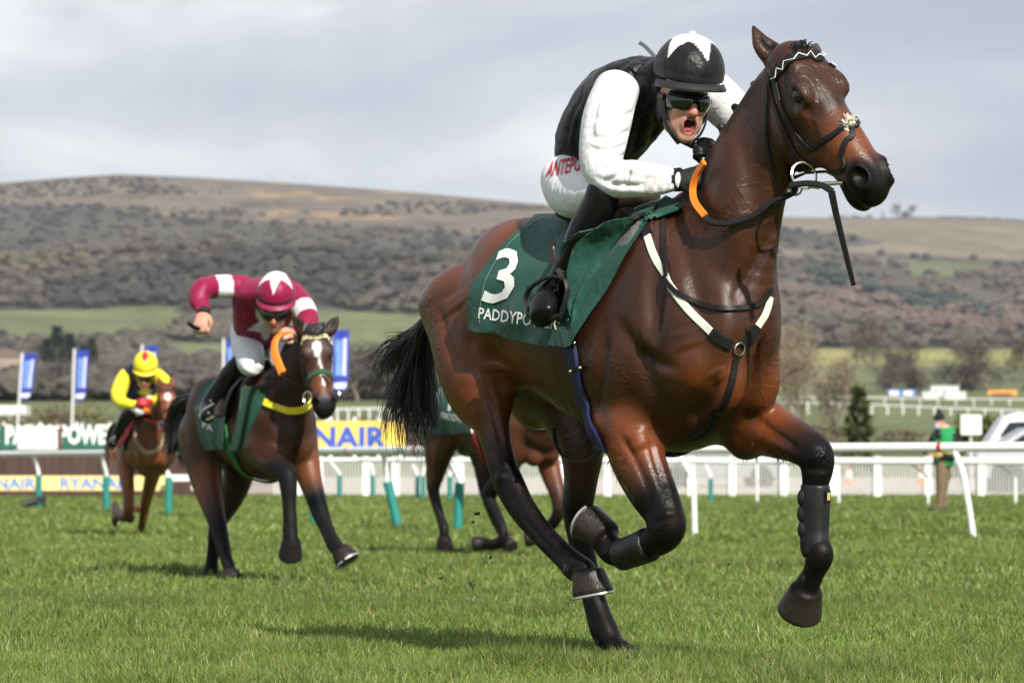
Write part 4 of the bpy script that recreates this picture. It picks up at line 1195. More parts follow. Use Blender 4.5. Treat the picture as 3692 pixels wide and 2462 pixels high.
print_on(BVC, 'PADDYPOWER', ((1726, 1148), (2010, 1190), (2016, 1142), (1730, 1108)), .004, 'name_print', m_white, cloth1, .012)
# edge stitching
st = [hit(BVC, x, y, .003)[0] for x, y in curve_at([(1940, 795), (1868, 850), (1808, 915), (1758, 1000), (1736, 1080), (1730, 1165)], 40)]
MB().tube(st, .0016, 4).build('stitching', simple('pale_thread', (.12, .22, .18), .8), cloth1)

# ---- saddle: seat, pommel, flap, pad
saddle = empty('saddle'); tag(saddle, 'small black and brown racing saddle on the leading bay horse', 'saddle', 'racing saddles')
def saddle_part(nodes, name, mat, k=.02, h=.010):
    lo, hi = bbox([nodes], .06); B = Body(lo, hi, h)
    B.chain([(*n, (0, 0, 0)) for n in nodes], F1.v, k, 6, cap=.6); return link(name, B.mesh(name, 2), mat, saddle)
saddle_part([(F1.p(2085, 770, .06), .035, .12), (F1.p(2180, 770, .05), .03, .14), (F1.p(2270, 740, .03), .035, .12), (F1.p(2330, 700, .02), .045, .07)], 'seat', m_bleather)
flapg = []
for t in np.linspace(0, 1, 10):
    row = []
    for s_ in np.linspace(0, 1, 8):
        px = (1 - t) * (2190 + 150 * s_) + t * (2090 + 60 * s_); py = (1 - t) * (770 - 75 * s_) + t * (880 + 10 * s_)
        q, n = hit(BVC, px, py, .014 + .008 * math.sin(s_ * 3)); row.append(q)
    flapg.append(row)
sheet(flapg, .006, 'flap', m_bleather, saddle)
def sheet_hit(bv, L, R, n, m, lift, th, name, mat, parent, bulge=0.0, wavy=0.0):
    Lc, Rc = curve_at(L, n), curve_at(R, n); rows = []
    for i in range(n):
        row = []
        for j in range(m):
            s_ = j / (m - 1); p = Lc[i] * (1 - s_) + Rc[i] * s_
            q, nn = hit(bv, p[0], p[1], lift); row.append(q + nn * (bulge * math.sin(math.pi * s_) + wavy * math.sin(s_ * 13 + i * .8)))
        rows.append(row)
    return sheet(rows, th, name, mat, parent)
# pad that shows below the turned-up front corner
sheet_hit(BV1, [(2295, 806), (2215, 905), (2160, 1000), (2110, 1062)], [(2325, 806), (2250, 925), (2185, 1040), (2125, 1098)], 14, 5, .012, .008, 'pad', m_grey, saddle)
sheet_hit(BV1, [(2140, 1000), (2100, 1060), (2085, 1110)], [(2190, 1003), (2160, 1062), (2088, 1110)], 8, 5, .017, .006, 'pad_corner', m_leather, saddle)
# ---- the front of the cloth, blown up against the rider's boot
nL = 16
Lp = curve_at([(2075, 850), (2018, 890), (2022, 960), (2040, 1030), (2052, 1100), (2078, 1188)], nL)
Rp = curve_at([(2318, 788), (2262, 850), (2206, 930), (2160, 1010), (2120, 1090), (2090, 1192)], nL)
rows = []
for i in range(nL):
    row = []; t = i / (nL - 1)
    R3, _ = hit(BV1, Rp[i][0], Rp[i][1], .022)
    wl = .375 - .06 * t
    L3 = F1.p(Lp[i][0], Lp[i][1], wl)
    for j in range(14):
        s_ = j / 13; p = L3 * (1 - s_) + R3 * s_
        p = p + F1.v * (.035 * math.sin(math.pi * s_) * (1 - t * .6) + .024 * math.sin(s_ * 10 + t * 7 + 1) * (1 - s_) ** .3 * (1 - .6 * t) * min(1, s_ * 6))
        row.append(p)
    rows.append(row)
fl = sheet(rows, .004, 'turned_up_corner', m_green, cloth1)
top = [rows[0][j] + V(0, 0, .002) for j in range(14)]
sheet_hit(BV1, [(2270, 780), (2330, 720), (2400, 690)], [(2310, 800), (2370, 755), (2440, 700)], 10, 5, .02, .004, 'front_strip', m_green, cloth1)
# ---- girth
girth = strap_on(BV1, [hit(BV1, x, y)[0] for x, y in ((2035, 1150), (2052, 1230), (2075, 1320), (2100, 1420), (2128, 1520))] + [F1.l(-.02, .12, .80), F1.l(-.02, 0, .76), F1.l(-.02, -.15, .80), F1.l(-.06, -.28, 1.05)], .078, .010, 'girth', m_blue, None, .006, 8)
tag(girth, 'dark blue girth strap under the belly of the leading horse', 'girth')
for (x, y) in ((2033, 1165), (2054, 1246), (2076, 1332)):
    p, n = hit(BV1, x, y, .016); q, _ = hit(BV1, x + 34, y - 10, .016)
    v, f = ribbon_geo(np.array([p, (p + q) / 2, q]), np.array([n] * 3), .018, .005)
    kb = MB().add(v, f, True).build('keeper', m_leather, girth)
    
    for w_ in (p, q): mb = MB(); ball_mesh(mb, w_ + n * .006, .007, n=6); mb.build('rivet', m_steel, kb)
lp = [F1.p(x, y, w) for x, y, w in ((1995, 1545, .1), (2005, 1605, .12), (2040, 1652, .12), (2095, 1664, .12), (2140, 1648, .12), (2170, 1622, .12))]
v, f = ribbon_geo(crom(lp, 6), np.array([unit(np.cross(F1.v, t)) for t in np.gradient(crom(lp, 6), axis=0)]), .018, .004)
MB().add(v, f, True).build('loose_end', m_leather, girth)

# ---- breastplate
bp = empty('breastplate'); tag(bp, 'ivory webbing breastplate with steel ring across the chest of the leading horse', 'breastplate', 'breastplates')
hp = lambda seq, lift=0.0: [hit(BV1, x, y, lift)[0] for x, y in seq]
strap_on(BV1, hp([(2332, 845), (2362, 930), (2412, 1020), (2480, 1115), (2570, 1202)]), .029, .005, 'webbing', m_ivory, bp)
strap_on(BV1, hp([(2725, 1185), (2752, 1145), (2768, 1105), (2776, 1070)]), .029, .005, 'webbing', m_ivory, bp)
strap_on(BV1, hp([(2312, 795), (2322, 820), (2336, 850)]), .040, .007, 'strap_end', m_leather, bp)
strap_on(BV1, hp([(2565, 1198), (2600, 1225), (2636, 1246)]), .040, .007, 'strap_end', m_leather, bp)
strap_on(BV1, hp([(2730, 1178), (2708, 1215), (2682, 1245)]), .040, .007, 'strap_end', m_leather, bp)
strap_on(BV1, hp([(2656, 1280), (2640, 1370), (2612, 1455), (2560, 1530), (2500, 1580)]), .026, .005, 'chest_strap', m_leather, bp)
strap_on(BV1, hp([(2395, 735), (2390, 830), (2396, 930), (2408, 1000)]), .020, .005, 'neck_strap', m_leather, bp, .006)
strap_on(BV1, hp([(2400, 1000), (2440, 1055), (2520, 1096), (2610, 1114), (2690, 1108), (2745, 1086), (2775, 1040)]), .019, .005, 'neck_strap', m_leather, bp, .010)
p, n = hit(BV1, 2660, 1257, .012); e1 = unit(np.cross(n, [0, 0, 1])); e2 = np.cross(n, e1)
MB().tube([p + (math.cos(t) * e1 + math.sin(t) * e2) * .022 for t in np.linspace(0, 2 * math.pi, 20)], .0035, 6, False).build('ring', m_steel, bp)

# ---- bridle
br = empty('bridle'); tag(br, 'black leather bridle with white stitched browband and fleece crossed noseband on the leading horse', 'bridle', 'bridles')
def surf(s, n_, l, lift=.004):
    return snap(BV1, HP1(s, n_, l), lift)[0]
def bstrap(seq, w, name, mat=m_leather, th=.004, lift=.004): return strap_on(BV1, seq, w, th, name, mat, br, lift, 6)
bstrap([surf(-.135, -.06, l_) if abs(l_) > .05 else surf(-.12, .06, l_) for l_ in (.10, .06, .03, 0, -.03, -.06, -.10)], .026, 'headpiece')
bstrap(hp([(2776, 275), (2782, 330), (2800, 400), (2826, 470), (2856, 530), (2884, 575)]), .024, 'cheekpiece')
bstrap(hp([(2800, 300), (2815, 370), (2845, 440), (2885, 505), (2925, 545)]), .018, 'cheekpiece')
bstrap([surf(-.05, -.05, -.12), surf(.06, -.07, -.11), surf(.16, -.08, -.09), surf(.25, -.09, -.08)], .022, 'cheekpiece')
bstrap(hp([(2772, 300), (2765, 420), (2772, 540), (2800, 640)]), .013, 'throat_lash')
bb_ = hp([(2792, 292), (2806, 262), (2838, 228), (2880, 207), (2920, 200), (2960, 206), (2985, 220), (3000, 240)])
bband = bstrap(bb_, .030, 'browband')
Pz = curve_at(bb_, 41); zz = []
for i, p in enumerate(Pz):
    q, n = snap(BV1, p, .0115); t = unit(Pz[min(i + 1, 40)] - Pz[max(i - 1, 0)]); s_ = np.cross(t, n)
    zz.append(q + s_ * .010 * (1 if i % 2 else -1))
MB().tube(zz, .0022, 5).build('zigzag_stitch', m_white, bband)
bstrap(hp([(2926, 538), (2960, 515), (3000, 490), (3048, 455), (3090, 446), (3118, 452)]), .020, 'noseband', m_leather, .005)
bstrap(hp([(3100, 440), (3072, 470), (3050, 510), (3034, 560), (3024, 620), (3014, 690), (3005, 722)]), .020, 'noseband', m_leather, .005)
for x, y in ((3062, 448), (3120, 466)):
    p, n = hit(BV1, x, y, .006); mb = MB()
    for i in range(90):
        d = unit(n + np.random.default_rng(i).normal(size=3) * .75) * random.uniform(.012, .026); o = RNG.normal(size=3) * .010
        mb.tube([p + o, p + o + d], [.0045, .002], 4, True)
    ball_mesh(mb, p, .018, n=6); mb.build('fleece', m_fleece, br)
def ring_at(px, py, r, tube, name, mat, lift=.02, squash=1.0, tilt=(.75, -.62, .1)):
    p, n = hit(BV1, px, py, lift); n = unit(np.array(tilt, float)) if tilt is not None else n
    e1 = unit(np.cross(n, [0, 0, 1])); e2 = np.cross(n, e1)
    return MB().tube([p + (math.cos(t) * e1 + math.sin(t) * e2 * squash) * r for t in np.linspace(0, 2 * math.pi, 26)], tube, 6, False).build(name, mat, br), p
_, bitp = ring_at(2922, 598, .046, .0045, 'bit_ring', m_steel, lift=.05, tilt=(.35, -.9, .2))
MB().tube([bitp + V(.02, -.02, -.035), bitp + V(.045, -.022, -.038), bitp + V(.068, -.01, -.03), surf(.30, -.10, .055, .004)], [.010, .011, .008, .006], 8).build('bit', m_steel, br)
ring_at(2836, 668, .022, .004, 'rein_ring', m_steel, .04, tilt=(.3, -.9, -.3))
bstrap(hp([(2884, 575), (2892, 600), (2890, 640)]), .032, 'buckle_tab', m_leather, .006)
pe = [at(x, y, Y) for x, y, Y in ((2848, 668, 11.42), (2910, 662, 11.36), (2960, 668, 11.3), (3000, 690, 11.26))]
v, f = ribbon_geo(crom(pe, 6), np.array([V(0, -1, .3)] * len(crom(pe, 6))), .024, .005)
MB().add(v, f, True).build('chin_strap', m_leather, br)
pe = [at(x, y, 11.22) for x, y in ((2998, 690), (3012, 760), (3036, 860), (3058, 950), (3078, 1030))]
v, f = ribbon_geo(crom(pe, 6), np.array([V(-.5, -1, 0)] * len(crom(pe, 6))), np.linspace(.026, .017, len(crom(pe, 6))), .004)
MB().add(v, f, True).build('hanging_strap', m_leather, br)
# ---- reins
rn = empty('reins'); tag(rn, 'black rubber reins with orange grips from the bit to the rider in black and white', 'reins', 'reins')
def freestrap(seq3, nrm, w, th, name, mat, parent, sub=6):
    P = crom(seq3, sub); W = np.broadcast_to(w, (len(P),)) if np.ndim(w) == 0 else np.interp(np.linspace(0, 1, len(P)), np.linspace(0, 1, len(w)), w)
    v, f = ribbon_geo(P, np.array([nrm] * len(P), float), W, th); return MB().add(v, f, True).build(name, mat, parent)
g0 = hp([(2572, 592), (2546, 640), (2534, 690), (2540, 735), (2572, 778)], .035)
freestrap(g0, (-.5, -.85, .2), .025, .010, 'rein_grip', m_orange, rn)
g1 = hp([(2568, 775), (2585, 797), (2640, 806), (2710, 778), (2780, 728), (2838, 676), (2888, 636)], .032)
freestrap(g1, (-.3, -.75, .55), .026, .006, 'rein', m_leather, rn)
freestrap([F1.p(2600, 560, -.16), F1.p(2720, 640, -.2), F1.p(2860, 680, -.15)], (.8, .3, .4), .022, .005, 'rein', m_leather, rn)

# ---- tendon boots on the forelegs
def tendon_boot(nodes, label, straps, logo):
    lo, hi = bbox([nodes], .05); B = Body(lo, hi, .006)
    B.chain([(*n, (0, 0, 0)) for n in nodes], F1.v, .01, 6, cap=.25)
    o = link('leg_boot', B.mesh('leg_boot', 2, folds(.004, 4, 16)), m_neo)
    tag(o, label, 'leg boot', 'leg boots on the forelegs')
    bv = tree_of(o.data)
    for (x, y, r3) in straps:
        p, n = hit(bv, x, y, .0); mb = MB(); ball_mesh(mb, p - n * .008, r3, np.array([F1.u, F1.v, F1.z])); mb.build('tab', m_neo, o)
    bl, br_, tr, tl = logo
    def patch(c, lift, name, mat):
        ps = [hit(bv, x, y, lift)[0] for x, y in c]
        vv = ps + [p + V(0, .004, 0) for p in ps]
        MB().add(vv, [(0, 1, 2, 3), (7, 6, 5, 4), (0, 4, 5, 1), (1, 5, 6, 2), (2, 6, 7, 3), (3, 7, 4, 0)]).build(name, mat, o)
    patch(logo, .006, 'badge', m_leather)
    c = np.array(logo, float).mean(0); patch([tuple(c + (np.array(q) - c) * (.52, .6)) for q in logo], .009, 'badge_plate', simple('gold_badge', (.45, .34, .14), .4, .4, 150))
    return o, bv
tendon_boot([(F1.p(2940, 1752, -.14), .054, .048), (F1.p(2938, 1820, -.14), .056, .05), (F1.p(2937, 1900, -.14), .052, .048), (F1.p(2938, 1960, -.14), .056, .05), (F1.p(2944, 1995, -.14), .05, .048)], 'black padded leg boot on the straight foreleg reaching forward',
            [(2888, 1795, (.022, .02, .034)), (2887, 1852, (.022, .02, .034)), (2889, 1908, (.022, .02, .034))], [(2972, 1812), (2990, 1812), (2990, 1766), (2972, 1766)])
tendon_boot([(F1.p(2340, 1962, .15), .062, .058), (F1.p(2290, 1982, .15), .060, .056), (F1.p(2240, 2000, .15), .058, .054)], 'black padded leg boot on the folded foreleg below the knee', [], [(2325, 1996), (2345, 1988), (2322, 1958), (2302, 1968)])

# ------------------------------------------------------------------ the leading rider
J = lambda px, py, w: F1.p(px, py, w)
X1 = HeadAx(J(2467, 366, .03), (.30, -.92, -.24), (.10, -.12, .985), .96)
XH1 = HeadAx(J(2481, 310, .03), (.27, -.94, -.20), (.07, -.12, .985), 1.17)
def cap_star(n, r0, r1, ph, cut=None):
    R = star_fn(n, r0, r1, ph)
    def f(th, rho, col, white):
        m = rho < R(th); col[m] = white; return col
    return f
WH = (.72, .72, .73); BK = (.0062, .0062, .0068)
spec1 = dict(h=.0085, hb=.0055, head=X1, helm=XH1, side=F1.v, mouth=True, fold=.013,
    torso=[(J(2150, 630, 0), .13, .155), (J(2155, 520, 0), .15, .165), (J(2225, 410, 0), .165, .18), (J(2310, 335, 0), .135, .185), (J(2385, 300, 0), .090, .12), (J(2420, 320, .01), .072, .085)],
    arms=[[(J(2225, 320, .16), .085, .080), (J(2196, 400, .22), .098, .085), (J(2176, 500, .26), .092, .082), (J(2168, 590, .28), .080, .072), (J(2205, 640, .28), .072, .066), (J(2290, 645, .25), .066, .060), (J(2370, 648, .19), .056, .050), (J(2420, 650, .15), .042, .040), (J(2438, 648, .135), .034, .034)],
          [(J(2560, 330, -.17), .085, .080), (J(2620, 385, -.24), .085, .08), (J(2665, 450, -.28), .070, .068), (J(2655, 530, -.22), .058, .055), (J(2620, 580, -.12), .045, .042)]],
    sleeve_side=[F1.v, F1.v],
    seat=[(J(2075, 650, .08), .11, .10), (J(2110, 640, .0), .13, .14), (J(2150, 610, -.06), .12, .12)],
    legs=[[(J(2040, 650, .13), .098, .095), (J(2062, 690, .20), .098, .09), (J(2120, 700, .25), .078, .075), (J(2185, 690, .28), .062, .062)],
          [(J(2160, 640, -.10), .10, .09), (J(2230, 690, -.20), .085, .08), (J(2330, 700, -.27), .06, .06)]],
    boots=[[(J(2178, 690, .285), .064, .062), (J(2160, 745, .29), .066, .060), (J(2112, 830, .30), .066, .058), (J(2060, 930, .31), .052, .048), (J(2020, 1005, .315), .046, .044), (J(1988, 1065, .33), .058, .052), (J(1968, 1105, .37), .064, .054), (J(1956, 1138, .40), .058, .044)],
           [(F1.l(.03, -.285, 1.66), .060, .055), (F1.l(-.08, -.30, 1.50), .058, .052), (F1.l(-.22, -.31, 1.33), .045, .042), (F1.l(-.27, -.33, 1.24), .044, .042), (F1.l(-.18, -.34, 1.20), .042, .04)]],
    hands=[(J(2448, 648, .13), J(2560, 630, .06) - J(2448, 648, .13), (-.5, -.75, .3), 1.05, 1, (.0085, .0085, .009)),
           (J(2618, 572, -.115), J(2560, 540, -.05) - J(2618, 572, -.115), (.4, -.75, .4), 1.05, -1, (.0085, .0085, .009))],
    sleeve_lines=([([(2262, 575), (2215, 600), (2160, 612)], 0.0081, -0.0160), ([(2262, 590), (2225, 630), (2180, 655)], 0.0081, -0.0160), ([(2275, 600), (2262, 640), (2235, 680)], 0.0072, -0.0128), ([(2255, 560), (2205, 575), (2140, 570)], 0.0081, -0.0128),
                   ([(2290, 400), (2230, 430), (2140, 430)], 0.0108, -0.0112), ([(2275, 470), (2215, 500), (2130, 498)], 0.0108, -0.0128), ([(2262, 520), (2200, 545), (2120, 535)], 0.0090, -0.0128), ([(2270, 330), (2230, 360), (2165, 360)], 0.0108, -0.0096),
                   ([(2320, 600), (2325, 640), (2310, 690)], 0.0081, -0.0096), ([(2370, 605), (2372, 640), (2362, 690)], 0.0072, -0.0096), ([(2402, 612), (2404, 640), (2398, 685)], 0.0054, -0.0096), ([(2420, 615), (2424, 650), (2420, 682)], 0.0045, -0.0080),
                   ([(2150, 640), (2220, 668), (2330, 672)], 0.0108, -0.0112), ([(2240, 600), (2330, 625), (2400, 630)], 0.0108, 0.0096), ([(2200, 300), (2170, 400), (2150, 520)], 0.0144, 0.0112), ([(2245, 320), (2225, 420), (2205, 520)], 0.0108, -0.0080)], None),
    shirt_lines=[([(2340, 210), (2290, 260), (2270, 330)], .012, -.010), ([(2300, 190), (2240, 240), (2190, 260)], .014, -.009), ([(2110, 330), (2060, 420), (2040, 520)], .014, -.008), ([(2090, 420), (2070, 500), (2080, 560)], .012, -.008), ([(2360, 260), (2340, 330), (2300, 420)], .012, -.010), ([(2330, 400), (2300, 480), (2290, 560)], .014, -.010), ([(2380, 430), (2350, 500), (2330, 570)], .012, -.010)],
    shirt=BK, sleeve=WH, breeches=(.74, .75, .77), cap=BK, cap2=WH, band=(.016, .016, .017), cap_pat=cap_star(5, 1.22, .58, -.16))
jock1 = jockey('person', 'jockey in black shirt with white sleeves shouting on the leading bay horse', spec1, JM)
# cap ribbon, chin strap, ear pad, glove cuff and lettering
ct = [XH1.p(.095, -.05, .075), XH1.p(.125, -.07, .105), XH1.p(.142, -.08, .115)]
freestrap(ct, (0, -1, .2), .014, .004, 'cap_ribbon', JM['black'], jock1)
for q in (1, -1):
    freestrap([X1.p(q * .088, .005, .02), X1.p(q * .084, .03, -.05), X1.p(q * .062, .052, -.105), X1.p(q * .02, .062, -.150)], unit(X1.R * q + X1.F * .6), .022, .004, 'chin_strap', JM['black'], jock1)
    mb = MB(); ball_mesh(mb, X1.p(q * .082, -.015, -.035), np.array([.016, .036, .052]) * X1.k, X1.ax); mb.build('ear_pad', JM['black'], jock1)
gl = MB().tube([J(2428, 649, .138), J(2452, 648, .128)], [.041, .043], 14).build('glove_cuff', JM['black'], jock1)
bvg = tree_of(gl.data)
print_on(bvg, 'AQUATEC', ((2446, 676), (2446, 628), (2466, 628), (2466, 676)), .004, 'glove_print', m_white, gl, .01)
brch = [o for o in jock1.children if o.name.startswith('breeches')][0]
bvb = tree_of(brch.data)
m_red = simple('red_print', (.55, .02, .018), .6, .08)
print_on(bvb, 'ANTEPOST', ((1968, 642), (2128, 612), (2122, 560), (1986, 584)), .004, 'breeches_print', m_red, brch, .014)
# stirrup and leather
stp = empty('stirrup'); tag(stp, 'steel stirrup holding the black boot beside the green number 3 cloth', 'stirrup')
arc = [J(x, y, .375) for x, y in ((1905, 1130), (1893, 1085), (1905, 1045), (1945, 1012), (1995, 995), (2035, 1005), (2048, 1040), (2040, 1085), (2022, 1140))]
v, f = ribbon_geo(crom(arc, 6), np.array([unit(np.cross(t, F1.v)) for t in np.gradient(crom(arc, 6), axis=0)]), .022, .006)
MB().add(v, f, True).build('iron', simple('dull_steel', (.12, .12, .12), .35, .2, 30, metal=.9), stp)
MB().tube([J(1905, 1130, .375), J(1962, 1150, .40), J(2022, 1140, .375)], .012, 8).build('tread', m_leather, stp)
freestrap([J(2030, 1005, .365), J(2008, 960, .35), J(1990, 900, .34), J(1995, 870, .335)], (-.7, -.7, .1), .024, .004, 'stirrup_leather', m_bleather, stp)
# whip
wh = MB(); wh.tube([J(2605, 566, -.08), J(2560, 548, -.04), J(2500, 524, -.01), J(2456, 502, .02)], [.010, .012, .014, .015], 8)
whip = wh.build('whip', m_leather); tag(whip, 'short black whip held under the chin of the shouting rider', 'whip', 'whips')
MB().tube([J(2458, 503, .019), J(2450, 499, .024)], [.0165, .0165], 10).build('end_cap', m_steel, whip)
# ------------------------------------------------------------------ the horses behind
PALB = dict(b=(.070, .026, .012), d=(.040, .016, .010), k=(.0085, .0075, .0075), o=(.140, .046, .016), h=(.02, .016, .015), f=(.040, .016, .010), n=(.02, .013, .012))
PALC = dict(b=(.190, .058, .020), d=(.150, .044, .016), k=(.085, .028, .014), o=(.230, .075, .026), h=(.03, .02, .018), f=(.19, .06, .022), n=(.09, .035, .02))
def paint_spots(o, spots):
    me = o.data; n = len(me.vertices); c = np.empty(n * 3, np.float32); me.vertices.foreach_get('co', c); c = c.reshape(-1, 3)
    a = me.color_attributes['Col']; k = np.empty(n * 4, np.float32); a.data.foreach_get('color', k); k = k.reshape(-1, 4)
    for p, r3, ax, col in spots:
        q = (c - p) @ np.asarray(ax).T / np.asarray(r3); d = np.sqrt((q ** 2).sum(1)); w = np.clip((1.15 - d) / .3, 0, 1)[:, None]
        k[:, :3] = k[:, :3] * (1 - w) + np.array(col) * w
    a.data.foreach_set('color', k.ravel())
def simple_bridle(HP, bv, label, nb_mat, bb_mat, group='bridles', crossed=False):
    o = empty('bridle'); tag(o, label, 'bridle', group)
    S = lambda s, n, l: HP(s, n, l)
    st = lambda seq, w, nm, mt=m_leather, lift=.005: strap_on(bv, seq, w, .005, nm, mt, o, lift, 5)
    st([S(-.08, -.02, .12), S(-.095, .04, .08), S(-.085, .06, 0), S(-.095, .04, -.08), S(-.08, -.02, -.12)], .032, 'browband', bb_mat)
    for q in (1, -1):
        st([S(-.10, -.06, q * .12), S(0, -.08, q * .12), S(.10, -.09, q * .10), S(.24, -.09, q * .08)], .024, 'cheekpiece')
    st([S(.18, -.10, .09), S(.165, -.05, .09), S(.15, .03, .05), S(.145, .06, 0), S(.15, .03, -.05), S(.165, -.05, -.09), S(.18, -.10, -.09)], .036, 'noseband', nb_mat)
    for q in (1, -1):
        p = S(.265, -.085, q * .085); MB().tube([p + (math.cos(t) * V(0, 0, 1) + math.sin(t) * V(.7, -.7, 0)) * .042 for t in np.linspace(0, 6.283, 16)], .006, 6, False).build('bit_ring', m_steel, o)
    return o
def cloth_on(F, bv, a0, a1, zlow, lift, name, mat, parent=None, both=True, skew=.0, nu=18, nv=22, top=1.62, wave=.008):
    """number cloth draped across the back: rays sent in from outside towards the spine"""
    G = []
    for i in range(nu):
        s_ = i / (nu - 1); row = []
        for j in range(nv):
            t = (j / (nv - 1)) * 2 - 1                     # -1 far hem .. 1 near hem
            a = a0 + (a1 - a0) * s_ + skew * (1 - abs(t))
            ph = t * 1.0
            zz = top - (top - zlow) * abs(t) ** 1.15
            if abs(t) < .12:
                p = F.l(a, t * .6, top + .5); r = bv.ray_cast(Vector(p), Vector((0, 0, -1)))
            else:
                p = F.l(a, math.copysign(.9, t), zz); r = bv.ray_cast(Vector(p), Vector(-F.v * math.copysign(1, t)))
            if r[0] is None: q, n = snap(bv, F.l(a, t * .3, zz), 0)
            else: q, n = np.array(r[0]), np.array(r[1])
            row.append(q + n * (lift + wave * math.sin(i * .9 + j * .3) + .03 * max(0, abs(t) - .75)))
        G.append(row)
    G = np.array(G)
    for _ in range(2): G[1:-1, 1:-1] = (G[:-2, 1:-1] + G[2:, 1:-1] + G[1:-1, :-2] + G[1:-1, 2:] + 2 * G[1:-1, 1:-1]) / 6
    return sheet(G, .005, name, mat, parent)
def race_saddle(F, a, z, label, h=.016):
    s_ = empty('saddle'); tag(s_, label, 'saddle', 'racing saddles')
    nodes = [(F.l(a - .16, 0, z + .02), .035, .12), (F.l(a, 0, z), .03, .14), (F.l(a + .12, 0, z + .02), .035, .12), (F.l(a + .18, 0, z + .05), .04, .07)]
    for nm, ns in (('seat', nodes), ('flap', [(F.l(a + .06, .24, z - .02), .02, .10), (F.l(a + .10, .31, z - .16), .02, .10), (F.l(a + .10, .34, z - .30), .015, .08)]), ('flap', [(F.l(a + .06, -.24, z - .02), .02, .10), (F.l(a + .10, -.31, z - .16), .02, .10), (F.l(a + .10, -.34, z - .30), .015, .08)])):
        lo, hi = bbox([ns], .06); B = Body(lo, hi, h)
        B.chain([(*n, (0, 0, 0)) for n in ns], F.v if nm == 'seat' else F.u, .02, 5, cap=.6); link(nm, B.mesh(nm, 2), m_bleather, s_)
    return s_
def tube_strap(pts, r, name, mat, parent, flat=.4, side=None):
    return MB().tube(crom(pts, 5), r, 8, True, True, 0, flat, side).build(name, mat, parent)

# ======================= second horse: bay with star and stripe
F2 = Frame(62, 968, 1275, 22.7)
E2 = at(1143, 1270, 21.75)
S2 = dict(zk=.78, z0=.085, ak=.96, rk=.83, wk=.92, trunk=TRUNK, muscles=MUSC, hollows=HOLL[3:4], legk=.04,
    neck=[(1108, 1205, 0, .075, .06, 'd'), (1092, 1265, 0, .14, .085, 'd'), (1062, 1345, 0, .19, .105, 'd'), (1030, 1430, 0, .25, .13, 'd'), (1000, 1510, 0, .30, .18, 'd'), (985, 1570, 0, .32, .2, 'd')],
    legs=[[(735, 1560, .13, .24, .14, 'b'), (735, 1660, .14, .17, .12, 'b'), (752, 1760, .15, .115, .095, 'o'), (775, 1850, .16, .082, .068, 'd'), (790, 1905, .16, .068, .056, 'k'), (800, 1950, .16, .062, .050, 'k'), (812, 2000, .16, .048, .044, 'k'), (826, 2045, .16, .046, .042, 'k'), (834, 2072, .16, .050, .046, 'k')],
          [(850, 1560, -.12, .22, .13, 'd'), (862, 1690, -.12, .15, .10, 'd'), (836, 1790, -.12, .095, .078, 'd'), (800, 1860, -.12, .068, .056, 'k'), (778, 1910, -.12, .062, .050, 'k'), (770, 1970, -.12, .048, .044, 'k'), (764, 2030, -.12, .048, .044, 'k'), (760, 2062, -.12, .052, .048, 'k')],
          [(915, 1560, .13, .16, .10, 'b'), (938, 1620, .16, .125, .10, 'b'), (985, 1665, .16, .095, .085, 'd'), (1030, 1705, .16, .075, .066, 'k'), (1040, 1755, .16, .062, .056, 'k'), (1043, 1820, .16, .050, .046, 'k'), (1046, 1885, .16, .050, .046, 'k'), (1046, 1915, .16, .056, .05, 'k'), (1050, 1950, .16, .050, .046, 'k')],
          [(1070, 1560, -.12, .17, .11, 'b'), (1095, 1640, -.13, .125, .095, 'o'), (1118, 1730, -.13, .088, .076, 'o'), (1140, 1800, -.13, .072, .062, 'k'), (1158, 1855, -.13, .062, .055, 'k'), (1180, 1910, -.13, .050, .046, 'k'), (1203, 1960, -.13, .054, .048, 'k'), (1224, 1986, -.13, .050, .048, 'k')]],
    hooves=[((832, 2066, .16), (842, 2092, .16), .058, .072), ((759, 2056, -.12), (758, 2082, -.12), .056, .068), (F2.p(1050, 1950, .16), F2.p(1050, 1950, .16) + V(-.01, .07, -.10), .062, .082), (F2.p(1226, 1980, -.13), F2.p(1226, 1980, -.13) + V(.045, -.02, -.065), .062, .086)],
    pmuscles=[(1000, 1560, .10, (.12, .10, .16), .05, 'd')],
    head=(E2, (.16, -.40, -.90), (-.97, -.20, -.08), 1.04),
    ears=[((at(1096, 1200, 21.9), at(1076, 1165, 21.95), at(1046, 1132, 22.0)), .050, (.2, -1, 0)), ((at(1182, 1200, 21.9), at(1204, 1165, 21.9), at(1226, 1134, 21.9)), .048, (-.1, -1, 0))])
me2, HP2, HAX2, HF2 = horse_body('horse', F2, S2, PALB, H2V, (-3.4, 20.9, -.05), (-.6, 24.3, 2.1))
h2 = link('horse', me2, m_coat2)
tag(h2, 'bay horse with white star and thin stripe, second in the field with orange rein', 'horse', 'horses in the race')
A2, N2, L2 = HAX2; ax2 = np.array([A2, N2, L2])
paint_spots(h2, [(HP2(-.02, .05, .0), (.045, .06, .030), ax2, (.72, .70, .68)), (HP2(.02, .05, .006), (.03, .06, .018), ax2, (.72, .70, .68)), (HP2(.13, .05, -.006), (.085, .06, .0085), ax2, (.70, .68, .66)), (HP2(.22, .05, -.012), (.030, .06, .013), ax2, (.70, .68, .66))])
bv2 = tree_of(me2)
for q in (1, -1): ball_mesh(MB(), HP2(.0, -.014, q * .078), .024).build('eye', m_eye, h2)
ft = MB()
for i in range(60):
    p0 = HP2(-.16 + .04 * random.random(), .02, random.uniform(-.05, .05)); ft.tube([p0, p0 + V(random.uniform(-.02, .04), -.05, .03), p0 + V(random.uniform(-.03, .05), -.08, -.02)], [.006, .005, .001], 4, False)
ft.build('forelock', m_hair, h2)
mb = MB()
